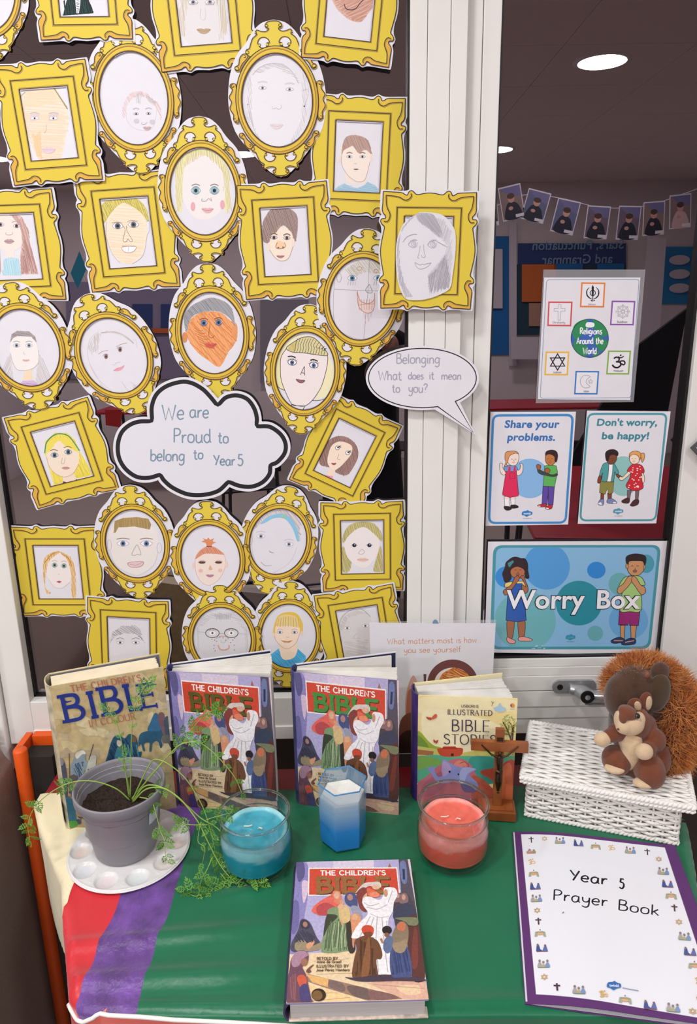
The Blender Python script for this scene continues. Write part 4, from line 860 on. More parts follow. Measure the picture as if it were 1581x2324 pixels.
fm12, k12 = crop_map(M12, Y12, 7)
I = Ink(fm12, k12); p_greylady(I); I.build('cut_out_face', M_pencil, e12, (0, 0, PT + .0025))
# cloud and speech bubble
def paper_sign(name, label, cat, pts, crop, Y, draw, cx, cy):
    M, W, H = plane_basis(cx, cy, 100, 100, 0, Y); M = Matrix.Translation(M.translation) @ Matrix.Rotation(pi/2, 4, 'X')
    e = empty(name, M=M); tag(e, label, cat); fm, k = crop_map(M, Y, crop)
    MB().prism([fm(p) for p in pts], 0, PT).build('paper_backing', M_paper, e)
    I = Ink(fm, k); draw(I); I.build('printed_outline', M_print, e, (0, 0, PT + 1e-5)); return e, fm, k, I
def cloud_pts():
    segs = [[(340,382),(338,270),(380,160),(470,85),(600,45),(700,55),(800,110),(870,180),(918,240)], [(918,240),(980,180),(1080,160),(1180,195),(1245,280),(1270,370),(1266,425)], [(1266,425),(1370,430),(1470,500),(1515,590),(1505,680),(1440,760),(1385,785)], [(1385,785),(1375,860),(1310,935),(1210,975),(1100,968),(1014,935)], [(1014,935),(930,1010),(800,1045),(660,1040),(530,985),(450,920),(420,875)], [(420,875),(330,900),(220,890),(120,820),(60,720),(48,600),(80,490),(150,420),(240,385),(340,382)]]
    out = []
    for s in segs: out += catmull(s, False, 5)[:-1]
    return out
CP = cloud_pts(); cxm, cym = 780, 545
def cloud_draw(I):
    I.poly(CP, '#17161a'); inner = [(x + (cxm-x)*0, y) for x, y in CP]
    n = len(CP); inn = []
    I2 = []
    for i in range(n):
        a, b = CP[i-2], CP[(i+2) % n]; t = Vector((b[0]-a[0], b[1]-a[1])).normalized(); inn.append((CP[i][0] - t.y*36, CP[i][1] + t.x*36))
    I.poly(inn, '#dddce4')
    P = '#7b94a6'
    for sc, tx, x, y, sz in ((0,'We',440,385,128),(0,'are',675,368,110),(0,'Proud',535,582,118),(0,'to',918,585,95),(0,'belong',340,738,98),(0,'to',710,722,85),(0,'Year',880,775,86),(0,'5',1085,778,92)):
        scribe(I, tx, x, y, sz, P, 12, jit=.025, sp=.02); 
n_ = len(CP)
def grow(P, d):
    out = []; n = len(P)
    for i in range(n):
        a, b = P[i-2], P[(i+2) % n]; t = Vector((b[0]-a[0], b[1]-a[1])); t = t.normalized(); out.append((P[i][0] + t.y*d, P[i][1] - t.x*d))
    R_ = []
    for q in out:
        if min((q[0]-p[0])**2 + (q[1]-p[1])**2 for p in P) > (d*.93)**2: R_.append(q)
    return R_
paper_sign('paper_cloud', 'white paper cloud sign with thick black edge among the portraits', 'sign', grow(CP, 22), 9, GY - .0022 - 6*.0016, cloud_draw, 460, 995)
BP = ell(780, 440, 690, 380, 0, 64)
tail = [(1200,740),(1430,1135),(975,805)]
i0 = min(range(64), key=lambda i: (BP[i][0]-1200)**2 + (BP[i][1]-740)**2); i1 = min(range(64), key=lambda i: (BP[i][0]-975)**2 + (BP[i][1]-805)**2)
BPT = BP[:i0] + tail + BP[i1+1:]
def bubble_draw(I):
    I.line(BPT, 13, '#1b1a20', closed=True); P = '#a3a2b4'
    for tx, x, y, sz in (('Belonging',440,255,125),('.',1000,195,100),('What',210,465,118),('does',595,455,92),('it',868,455,100),('mean',1020,460,100),('to',390,625,105),('you?',600,625,112)): scribe(I, tx, x, y, sz, P, 14, jit=.02, sp=.02)
gb = ell(780, 440, 725, 412, 0, 64); gbt = gb[:i0] + [(1262,755),(1462,1165),(940,845)] + gb[i1+1:]
paper_sign('paper_speech_bubble', 'white oval speech bubble asking what belonging means, stuck on the mullion', 'sign', gbt, 10, FY - .015, bubble_draw, 958, 860)
# ---------------------------------------------------------------- laminated posters on the door glass and the standing sheet
CRP = dict(rel=(1080,400,3.1557), sh=(1080,900,3.1557), wo=(1080,1200,3.1557), mt=(620,1400,2.635), m2=(900,1200,4.65))
def clear_film():
    m = bpy.data.materials.new('clear_laminate'); m.use_nodes = True; b = m.node_tree.nodes['Principled BSDF']
    b.inputs['Base Color'].default_value = (.8, .8, .85, 1); b.inputs['Roughness'].default_value = .12; b.inputs['Alpha'].default_value = .16
    return m
M_film = clear_film()
def poster(label, quad, crop, draw, Y, film=None):
    """quad: corners of the paper in the crop's pixels, clockwise from top left"""
    ox, oy, s = CRP[crop]; W = [win(ox + x/s, oy + y/s, Y) for x, y in quad]; C = sum(W, Vector()) / 4
    M = Matrix.Translation(C) @ Matrix.Rotation(pi/2, 4, 'X'); e = empty('poster', M=M); tag(e, label, 'poster')
    ox, oy, s = CRP[crop]; Mi = M.inverted()
    def fm(p): q = Mi @ win(ox + p[0]/s, oy + p[1]/s, Y); return (q.x, q.y)
    P = [fm(p) for p in quad]
    MB().prism(P[::-1], 0, .0004).build('paper_sheet', M_paper, e)
    I = Ink(fm, .00078 / s * Y / 1.25); draw(I); I.build('printed_design', M_gloss, e, (0, 0, .00041))
    if film: MB().prism([fm(p) for p in film][::-1], -.0004, -.0001).build('clear_pouch', M_film, e)
    return e
def twinkl(I, x, y, k, col='#2f7fc4', txt='#e8f2fa', line=True):
    I.poly([(x-38*k,y),(x-30*k,y-14*k),(x-8*k,y-18*k),(x+4*k,y-24*k),(x+16*k,y-16*k),(x+36*k,y-10*k),(x+34*k,y+8*k),(x+14*k,y+14*k),(x-4*k,y+24*k),(x-20*k,y+14*k),(x-36*k,y+12*k)], col, sm=True)
    typeset(I, 'twinkl', x, y + 7*k, 20*k, txt, bold=.02)
    if line: typeset(I, 'visit twinkl.com', x, y + 38*k, 10*k, '#6a7a8a')
OL = '#2a2226'
def shape(I, pts, col, w_=3, sm=True, ol=OL):
    I.poly(pts, col, sm=sm, n=4); I.line(pts, w_, ol, closed=True, sm=sm, n=4)
def d_religions(I):
    I.line(rquad([(504,742),(1166,738),(1106,1586),(458,1590)], 22), 3.5, '#5a86a8', closed=True)
    for q, col in (([(752,760),(925,762),(915,940),(742,938)], '#e0813c'), ([(516,897),(690,898),(680,1075),(508,1073)], '#d0535a'), ([(970,891),(1139,893),(1127,1068),(957,1067)], '#8a5aa8'), ([(497,1256),(666,1256),(656,1426),(488,1425)], '#e8b83c'), ([(944,1248),(1108,1249),(1094,1420),(930,1419)], '#84b04c'), ([(711,1394),(880,1395),(868,1563),(700,1562)], '#3a7cc0')):
        I.poly(q, '#e6e5ea'); c = (sum(p[0] for p in q)/4, sum(p[1] for p in q)/4); I.line([(p[0]*.94+c[0]*.06, p[1]*.94+c[1]*.06) for p in q], 10, col, closed=True)
    B = '#15151a'; g = '#8d8c92'
    # khanda
    I.line([(834,782),(834,898)], 5, B); I.poly([(834,778),(842,795),(840,860),(828,860),(826,795)], B); I.ring(834, 836, 19, 19, 5, B)
    for s in (-1, 1): I.line([(834+s*24,795),(834+s*42,820),(834+s*40,852),(834+s*22,872),(834+s*4,880)], 8, B, sm=True, taper=True); I.ell(834+s*10, 890, 5, 5, B)
    typeset(I, 'Sikhism', 828, 924, 18, '#4a4a50')
    # cross outline
    I.line([(588,918),(607,918),(607,947),(636,947),(636,966),(606,966),(602,1032),(585,1032),(587,966),(557,966),(558,947),(588,947)], 2.2, g, closed=True); scribe(I, 'Christianity', 592, 1054, 15, '#4a4a50', 1.6, align='c')
    # wheel
    for r in (42, 34, 14, 9): I.ring(1049, 969, r, r, 2, g)
    for i in range(8):
        a = i*pi/4; I.line([(1049+14*math.cos(a), 969+14*math.sin(a)), (1049+36*math.cos(a), 969+36*math.sin(a))], 2.2, g); I.ring(1049+47*math.cos(a), 969+47*math.sin(a), 4, 4, 1.6, g)
    scribe(I, 'Buddhism', 1045, 1050, 15, '#4a4a50', 1.6, align='c')
    for f in (1, -1): I.line([(582 + 60*math.sin(a)*.98, 1330 - f*58*math.cos(a)) for a in (0, 2*pi/3, 4*pi/3)], 8, B, closed=True)
    scribe(I, 'Judaism', 580, 1410, 15, '#4a4a50', 1.6, align='c')
    # om
    I.line([(985,1306),(1000,1296),(1022,1302),(1018,1324),(1000,1328)], 10, B, sm=True); I.line([(1000,1328),(1028,1332),(1034,1352),(1012,1370),(988,1366),(974,1350)], 11, B, sm=True)
    I.line([(1022,1330),(1042,1322),(1060,1326),(1064,1342),(1052,1350),(1040,1342)], 9, B, sm=True); I.line([(1014,1292),(1036,1300),(1056,1288)], 7, B, sm=True); I.ell(1034, 1282, 6, 6, B)
    scribe(I, 'Hinduism', 1018, 1400, 15, '#4a4a50', 1.6, align='c')
    A = [(828 - 40 + 44*math.cos(a), 1470 - 46*math.sin(a)) for a in [pi*.28 + i*pi*1.44/18 for i in range(19)]]; Bc = [(A[-1][0] + (A[0][0]-A[-1][0])*t - 30*math.sin(pi*t), A[-1][1] + (A[0][1]-A[-1][1])*t) for t in [i/12 for i in range(13)]]
    I.line(A, 2.4, g); I.line(Bc, 2.4, g); I.line([(818 + (18 if i % 2 == 0 else 8)*math.sin(i*pi/5), 1470 - (18 if i % 2 == 0 else 8)*math.cos(i*pi/5)) for i in range(10)], 2.2, g, closed=True)
    scribe(I, 'Islam', 788, 1546, 15, '#4a4a50', 1.6, align='c')
    I.ell(812, 1160, 134, 138, '#3a63b0', n=48)
    cl = '#2f8a55'
    for P in ([(690,1130),(700,1070),(745,1035),(790,1030),(800,1080),(770,1110),(745,1150),(710,1165)], [(830,1025),(880,1045),(925,1085),(942,1130),(900,1150),(870,1110),(840,1090),(845,1060)], [(860,1130),(905,1165),(940,1180),(930,1230),(890,1250),(860,1220),(845,1170)], [(700,1180),(735,1190),(790,1215),(800,1250),(780,1290),(735,1270),(700,1230)], [(845,1265),(885,1252),(870,1280),(840,1292)], [(715,1160),(728,1160),(740,1190),(720,1200)]): I.poly(P, cl, sm=True)
    I.ring(812, 1160, 134, 138, 3.5, '#1d3a3c', n=48); I.poly([(782,1070),(790,1048),(815,1045),(842,1052),(845,1072),(830,1082),(795,1082)], '#eef0f2', sm=True)
    for tx, x, y, w_ in (('Religions',820,1130,158),('Around',778,1200,120),('the',882,1200,54),('World',812,1272,98)): scribe(I, tx, x, y, 44, '#f0f2f4', 6.5, align='c', jit=.03, width=w_)
def kid_face(I, x, y, s, smile=True, open_=False):
    for k in (-1, 1): I.line([(x + k*13*s - 6*s, y - 2*s), (x + k*13*s, y - 6*s), (x + k*13*s + 6*s, y - 2*s)], 2.2*s, OL, sm=True)
    I.line([(x-1*s, y+4*s), (x+4*s, y+9*s), (x-1*s, y+11*s)], 1.8*s, OL, sm=True)
    if open_: I.ell(x, y + 20*s, 8*s, 5*s, '#8a6a60'); I.ring(x, y + 20*s, 9*s, 6*s, 1.8*s, OL)
    else: I.line([(x-9*s, y+17*s), (x, y+22*s), (x+9*s, y+17*s)], 2.4*s, '#7a2f30', sm=True)
def d_share(I):
    I.line(rquad([(122,135),(692,132),(640,902),(92,905)], 45), 17, '#3f8cc8', closed=True)
    typeset(I, 'Share your', 400, 222, 74, '#3a74b4', bold=.035, shear=.12, width=395); typeset(I, 'problems.', 392, 315, 74, '#3a74b4', bold=.035, shear=.12, width=345)
    I.ell(384, 586, 140, 142, '#86b8e4', n=40)
    SK = '#f3ddd2'
    # girl in a pinafore
    for a, b in ((200,238),(246,278)): shape(I, [(a,715),(b,715),(b-2,800),(a+6,800)], SK, sm=False); I.poly([(a+3,735),(b-1,735),(b-3,790),(a+6,790)], '#f2f2f4')
    shape(I, [(202,785),(245,790),(252,806),(225,815),(203,805)], '#2b262a'); shape(I, [(248,778),(280,775),(303,788),(290,798),(252,797)], '#2b262a')
    shape(I, [(215,525),(288,525),(304,700),(300,712),(240,722),(190,705),(188,695)], '#dc2f5c', sm=False); I.line([(240,545),(275,545),(278,585),(242,588),(240,545)], 2.4, '#7a1a34')
    shape(I, [(200,500),(240,492),(285,500),(298,530),(285,535),(215,535),(203,530)], '#6f9cd4'); I.poly([(232,500),(246,500),(246,545),(225,545)], '#dc2f5c'); I.poly([(270,500),(282,500),(285,545),(265,545)], '#dc2f5c')
    for P in ([(200,525),(184,500),(190,482),(170,478),(168,515),(178,550),(200,562),(212,548)], [(290,530),(308,525),(318,500),(312,478),(334,488),(332,535),(315,560),(292,562)]): shape(I, P, SK)
    shape(I, [(220,400),(240,392),(275,395),(302,410),(305,450),(285,490),(250,492),(228,475),(212,440)], SK); shape(I, [(205,440),(212,400),(245,390),(285,392),(303,410),(280,405),(245,420),(232,440),(225,470),(215,480),(225,500),(203,496),(212,470)], '#dc9a62'); kid_face(I, 268, 452, 1.0)
    # boy
    for P, c in (([(478,640),(518,640),(508,775),(470,772)], '#5c4ca4'), ([(515,640),(560,640),(550,775),(515,775)], '#5c4ca4')): shape(I, P, c, sm=False)
    shape(I, [(445,775),(500,768),(500,785),(470,790),(443,785)], '#c03038'); shape(I, [(498,790),(530,775),(545,778),(540,800),(515,808),(498,803)], '#c03038'); I.poly([(500,795),(520,798),(516,806),(500,803)], '#f2f2f4'); I.poly([(445,780),(460,783),(458,788),(445,786)], '#f2f2f4')
    shape(I, [(490,495),(530,488),(572,495),(582,540),(560,645),(480,640)], '#5cb45c', sm=False); shape(I, [(440,515),(458,525),(500,545),(545,560),(578,550),(580,565),(545,572),(470,558),(442,540)], '#3c4a44')
    shape(I, [(432,500),(436,485),(452,488),(462,498),(455,522),(438,522)], '#a8623c'); shape(I, [(492,520),(510,510),(528,525),(522,545),(498,545)], '#a8623c')
    shape(I, [(497,420),(530,395),(572,410),(575,450),(548,488),(520,490),(497,465)], '#c07a48'); shape(I, [(496,425),(500,395),(535,382),(570,390),(583,420),(575,465),(562,462),(560,430),(530,412),(505,415)], '#33262a'); kid_face(I, 528, 450, 1.0)
    twinkl(I, 364, 836, 1.0)
def d_dontworry(I):
    I.line(rquad([(802,124),(1364,124),(1284,885),(744,887)], 45), 15, '#4f9aa8', closed=True)
    typeset(I, "Don't worry,", 1078, 208, 70, '#3f8a98', bold=.035, shear=.12, width=432); typeset(I, 'be happy!', 1068, 304, 70, '#3f8a98', bold=.035, shear=.12, width=342)
    I.ell(1052, 570, 112, 143, '#8fc4c0', n=40); D = '#7a4a34'; SK = '#f3dcc8'
    for P in ([(892,690),(915,690),(912,745),(890,745)], [(940,690),(970,690),(968,735),(942,735)]): shape(I, P, D, sm=False)
    shape(I, [(888,605),(985,605),(978,690),(948,698),(940,660),(922,700),(882,688)], '#8a8a48', sm=False)
    shape(I, [(885,740),(912,735),(912,765),(905,778),(872,772)], '#7a8ab4'); shape(I, [(940,735),(970,730),(1003,752),(1000,765),(940,762)], '#7a8ab4'); I.poly([(874,760),(895,757),(900,775),(876,772)], '#f2f2f4'); I.poly([(980,755),(1002,754),(1000,764),(980,764)], '#f2f2f4')
    shape(I, [(885,560),(870,590),(870,618),(890,615),(898,565)], D); shape(I, [(1000,545),(1022,560),(1050,580),(1040,598),(1020,585),(1000,562)], D)
    shape(I, [(940,480),(985,480),(990,540),(968,610),(930,608),(932,540)], '#f4f4f6', sm=False)
    shape(I, [(915,478),(945,475),(948,520),(935,605),(900,600),(905,545),(895,568),(882,558),(900,500)], '#4fa0a0'); shape(I, [(980,478),(1000,500),(1020,545),(1000,555),(990,540),(985,600),(965,608),(975,545)], '#4fa0a0')
    shape(I, [(935,420),(960,405),(1002,415),(1005,450),(985,480),(955,485),(938,465)], D); shape(I, [(930,455),(925,405),(950,382),(990,380),(1015,400),(1010,425),(985,415),(955,425),(945,460)], '#2c2226'); kid_face(I, 972, 448, .9)
    for P in ([(1082,670),(1110,672),(1098,735),(1080,735)], [(1140,672),(1165,672),(1158,745),(1138,745)]): shape(I, P, '#77686c', sm=False)
    for P in ([(1042,745),(1080,725),(1098,735),(1090,762),(1050,760)], [(1105,770),(1130,740),(1162,740),(1158,770),(1125,785),(1103,780)]): shape(I, P, '#4a2f30')
    shape(I, [(1110,515),(1078,545),(1048,575),(1030,572),(1022,590),(1040,600),(1060,590),(1105,548)], SK); shape(I, [(1180,540),(1200,560),(1204,600),(1192,625),(1182,600),(1186,570)], SK)
    shape(I, [(1110,490),(1140,482),(1180,490),(1200,520),(1200,545),(1182,550),(1186,600),(1195,650),(1160,672),(1110,670),(1072,640),(1095,590),(1105,545),(1080,530)], '#cc2f38')
    random.seed(3)
    for i in range(26): x, y = random.uniform(1095,1185), random.uniform(505,660); I.ell(x, y, 5, 4, '#f2e4e6')
    for x, y in ((1090,650),(1170,500),(1120,525)): I.ell(x, y, 5, 4, '#f2e4e6')
    shape(I, [(1098,430),(1120,405),(1160,410),(1172,440),(1155,475),(1120,482),(1100,462)], SK); shape(I, [(1095,435),(1100,405),(1130,390),(1165,395),(1180,420),(1168,455),(1158,425),(1120,412)], '#e4a45c'); shape(I, [(1178,410),(1200,405),(1204,435),(1188,470),(1180,440)], '#e4a45c'); kid_face(I, 1128, 448, .9)
    twinkl(I, 1016, 820, .95, '#4a9cb0')
def d_worry(I):
    B0 = rquad([(122,118),(1324,115),(1246,862),(96,864)], 65)
    I.poly(B0, '#4696a4'); I.poly(rquad([(144,136),(1300,133),(1228,842),(120,845)], 50), '#86bade')
    clip = I.clip
    for (x, y, rx, ry, c) in ((505,270,165,165,'#539cd8'), (212,345,75,75,'#3a8cd8'), (350,660,220,215,'#6fb4bc'), (735,532,165,160,'#2f8ea0'), (860,296,66,60,'#2f88d4'), (1025,395,78,80,'#6aaeb4'), (1218,250,56,66,'#4a9cb0'), (1090,660,140,130,'#6aa8d8'), (852,748,56,54,'#68acb4')):
        P = [(max(124, min(1290, px_)), max(136, min(843, py_))) for px_, py_ in ell(x, y, rx, ry, 0, 48)]; I.poly(P, c)
    K = '#2a2024'; S1 = '#a8694a'
    for P in ([(222,655),(272,655),(262,770),(240,795),(225,780)], [(300,655),(348,655),(345,765),(312,795),(305,770)]): shape(I, P, S1, 4)
    shape(I, [(222,775),(245,785),(280,800),(275,820),(240,820),(220,800)], '#e8a098', 4); shape(I, [(305,778),(345,772),(398,790),(390,803),(310,802)], '#e8a098', 4)
    shape(I, [(228,400),(355,400),(345,480),(358,655),(300,665),(213,655),(225,480)], '#2a5cb0', 4, sm=False)
    shape(I, [(215,385),(300,375),(350,380),(368,415),(340,425),(230,418),(205,415)], '#e8cc7c', 4); I.poly([(262,390),(330,390),(335,430),(255,430)], '#2a5cb0')
    shape(I, [(265,240),(330,235),(350,300),(330,345),(285,355),(245,320)], '#b4704c', 4)
    shape(I, [(230,225),(260,205),(290,202),(320,212),(350,215),(368,250),(370,300),(378,350),(352,350),(345,295),(300,270),(262,280),(240,310),(252,350),(235,375),(205,380),(195,350),(188,320),(205,280),(212,245)], '#33262c', 4); I.poly([(225,245),(262,225),(270,235),(240,275),(230,268)], '#3f8c94')
    kid_face(I, 298, 300, 1.3, open_=True)
    shape(I, [(215,425),(250,400),(275,350),(300,335),(308,360),(290,385),(250,440),(212,475),(192,450)], S1, 4); shape(I, [(355,415),(335,370),(315,345),(340,335),(352,370),(372,430),(355,462),(328,440),(330,400)], S1, 4)
    S2 = '#c89468'
    for P in ([(1030,690),(1065,690),(1060,790),(1035,790)], [(1105,690),(1148,690),(1135,790),(1108,790)]): shape(I, P, S2, 4, sm=False)
    for P in ([(965,800),(1020,775),(1060,790),(1055,810),(985,820)], [(1045,810),(1100,782),(1138,790),(1136,822),(1080,832),(1043,828)]): shape(I, P, '#28406c', 4); 
    for q in (((985,800),(1050,800)), ((1065,812),(1130,800))): I.line(q, 9, S2)
    shape(I, [(1025,585),(1172,585),(1160,692),(1098,692),(1095,660),(1085,690),(1018,686)], '#962f74', 4, sm=False)
    shape(I, [(1065,345),(1120,335),(1180,345),(1208,400),(1180,420),(1180,582),(1100,592),(1028,585),(1045,450),(1020,420),(1035,380)], '#a4cc7c', 4)
    shape(I, [(1082,240),(1140,215),(1202,240),(1200,290),(1165,330),(1115,332),(1085,300)], S2, 4); shape(I, [(1076,250),(1072,205),(1100,185),(1150,178),(1205,192),(1215,225),(1205,262),(1190,232),(1140,228),(1095,232),(1088,255)], '#2c2426', 4)
    shape(I, [(1072,255),(1082,250),(1088,280),(1072,278)], S2, 3); shape(I, [(1198,262),(1208,262),(1205,288),(1195,285)], S2, 3); kid_face(I, 1135, 272, 1.5, open_=True)
    shape(I, [(1020,415),(1050,395),(1085,345),(1110,338),(1115,370),(1080,420),(1030,465),(1008,445)], S2, 4); shape(I, [(1205,418),(1175,400),(1145,350),(1120,340),(1112,375),(1140,415),(1180,470),(1210,455)], S2, 4)
    for t, x, w_ in (('Worry', 498, 560), ('Box', 1018, 312)):
        typeset(I, t, x, 568, 186, '#eef0f4', bold=.022, shear=.05, width=w_, outline='#22262e', ow=.028)
    twinkl(I, 675, 775, .9, '#3a92b0', '#5aa8c4')
    for x in range(400, 495, 12): I.ell(x + random.uniform(-3,3), 845 + random.uniform(-8,10), random.uniform(4,9), random.uniform(2,5), '#b8d8e4')
PY = GY - .0035
poster('small white poster of six religions around a globe, topmost on the right pane', [(487,725),(1176,725),(1103,1603),(441,1596)], 'rel', d_religions, PY, film=[(482,668),(1212,668),(1128,1618),(427,1625)])
poster('share your problems poster with a girl in a red pinafore, left of the pair', [(102,110),(714,108),(658,916),(65,925)], 'sh', d_share, PY)
poster("don't worry, be happy poster with children holding hands, right of the pair", [(793,100),(1392,106),(1288,908),(727,911)], 'sh', d_dontworry, PY)
poster('wide blue worry box poster at the foot of the right pane', [(85,92),(1385,86),(1292,905),(60,885)], 'wo', d_worry, PY - .003)
# the white sheet standing behind the books
SHY = 1.205
def d_matters(I):
    for tx, x, y, w_ in (('What matters most is how', 948, 158, 535), ('you see yourself', 950, 212, 340)): scribe(I, tx, x, y, 34, '#d09478', 4.2, align='c', width=w_, rot=-.02)
    sh = [(p[0], p[1]) for p in ell(1072, 400, 152, 146, 0, 48)]
    I.poly(sh, '#6f4444'); I.ell(1072, 395, 110, 92, '#e8e0dc', n=40)
    I.poly([(990,385),(1010,340),(1050,315),(1085,302),(1125,320),(1165,345),(1180,400),(1100,440),(1010,420)], '#d88a4c', sm=True); I.hatch([(990,385),(1010,340),(1085,302),(1165,345),(1180,400),(1100,430)], '#b45a30', 12, .5, 7, sm=True); I.hatch([(1000,385),(1050,320),(1150,335),(1170,390)], '#eebb80', 22, .3, 8)
    I.poly([(896,345),(902,340),(914,342),(914,352),(910,430),(900,430),(898,352)], '#6a4444')
    for P, c in (([(820,370),(838,350),(855,375),(868,430),(860,600),(800,640),(788,520),(800,430)], '#d0a092'), ([(800,470),(830,430),(858,480),(855,640),(795,700)], '#b4705c'), ([(760,620),(840,580),(860,760),(760,800)], '#7a4a3c'), ([(745,730),(850,700),(860,1000),(745,1000)], '#3c2c28'), ([(1180,560),(1330,560),(1330,1000),(1100,1000)], '#4a342c')): I.poly(P, c, sm=True)
ox, oy, s = CRP['mt']
q = [(575,37),(1329,38),(1322,900),(590,900)]
W = [win(ox + x/s, oy + y/s, SHY) for x, y in q]; Mx = Matrix.Translation((W[0]+W[1])/2) @ Matrix.Rotation(pi/2, 4, 'X')
e = empty('printed_sheet', M=Mx); tag(e, 'white sheet about how you see yourself, standing behind the open books', 'poster')
def fm_mt(p): r = Mx.inverted() @ win(ox + p[0]/s, oy + p[1]/s, SHY); return (r.x, r.y)
zb = -.818 - Mx.translation.z
PP = [fm_mt(q[1]), fm_mt(q[0]), (fm_mt(q[0])[0]+.004, zb), (fm_mt(q[1])[0]-.004, zb)]
MB().prism(PP, 0, .0004).build('paper_sheet', M_paper, e)
I = Ink(fm_mt, .00078/s*SHY/1.25, clip=[(0, -1, -(zb+.002)), (1, 0, PP[0][0]-.003), (-1, 0, -(PP[1][0]+.003))]); d_matters(I); I.build('printed_design', M_gloss, e, (0, 0, .00041))
MB().prism([(PP[0][0]+.0006, .0045), (PP[1][0]-.0006, .0045), (PP[1][0]-.0006, -.01), (PP[0][0]+.0006, -.01)][::-1], -.0004, -.0001).build('clear_pouch_edge', M_film, e)
I = Ink(fm_mt, .00078/s); I.poly([(950,38),(955,22),(965,14),(978,18),(988,38)], '#6f8fb0', sm=False); o = I.build('blue_tack', mat('blue_tack', rough=.7, attr=True), e, (0, 0, .001))
# corner of the diamond plaque on the right jamb
pl = win(1581+32, 1015, SY - .02)
Mp = Matrix.Translation(pl) @ Matrix.Rotation(pi/2, 4, 'X') @ Matrix.Rotation(pi/4, 4, 'Z')
e = empty('diamond_plaque', M=Mp); tag(e, 'grey-edged white diamond plaque cut by the right edge of the photo', 'sign')
MB().box((-.026,-.026,0),(.026,.026,.003)).build('plaque_border', mat('plaque_grey', '#4c4d50', .5), e, bevel=.0008)
MB().box((-.019,-.019,.003),(.019,.019,.0034)).build('plaque_face', M_paper, e)
# ---------------------------------------------------------------- books
M_page = mat('book_pages', '#e4e1da', .8, noise=.1, nscale=30)
M_page_edge = None
def page_mat(name, c1, c2, scale, axis=2):
    m = bpy.data.materials.new(name); m.use_nodes = True; nt = m.node_tree; b = nt.nodes['Principled BSDF']; b.inputs['Roughness'].default_value = .8
    tc = nt.nodes.new('ShaderNodeTexCoord'); mp = nt.nodes.new('ShaderNodeMapping'); sc = [3, 3, 3]; sc[axis] = scale; mp.inputs['Scale'].default_value = sc
    nz = nt.nodes.new('ShaderNodeTexNoise'); nz.inputs['Scale'].default_value = 1; nz.inputs['Detail'].default_value = 2
    mx = nt.nodes.new('ShaderNodeMix'); mx.data_type = 'RGBA'; mx.inputs[6].default_value = lin(c1); mx.inputs[7].default_value = lin(c2)
    nt.links.new(tc.outputs['Object'], mp.inputs[0]); nt.links.new(mp.outputs[0], nz.inputs['Vector']); nt.links.new(nz.outputs['Fac'], mx.inputs[0]); nt.links.new(mx.outputs[2], b.inputs['Base Color'])
    return m
M_pages_flat = page_mat('page_edges', '#d8d5d2', '#8f8c8c', 1500, 2)
def frame3(o, x, z):
    """matrix with origin o, X along x, Z along z"""
    x = x.normalized(); z = (z - x * z.dot(x)).normalized(); y = z.cross(x)
    return Matrix(((x.x, y.x, z.x, o.x), (x.y, y.y, z.y, o.y), (x.z, y.z, z.z, o.z), (0, 0, 0, 1)))
QB = [(283,208),(1264,185),(1372,1392),(150,1416)]
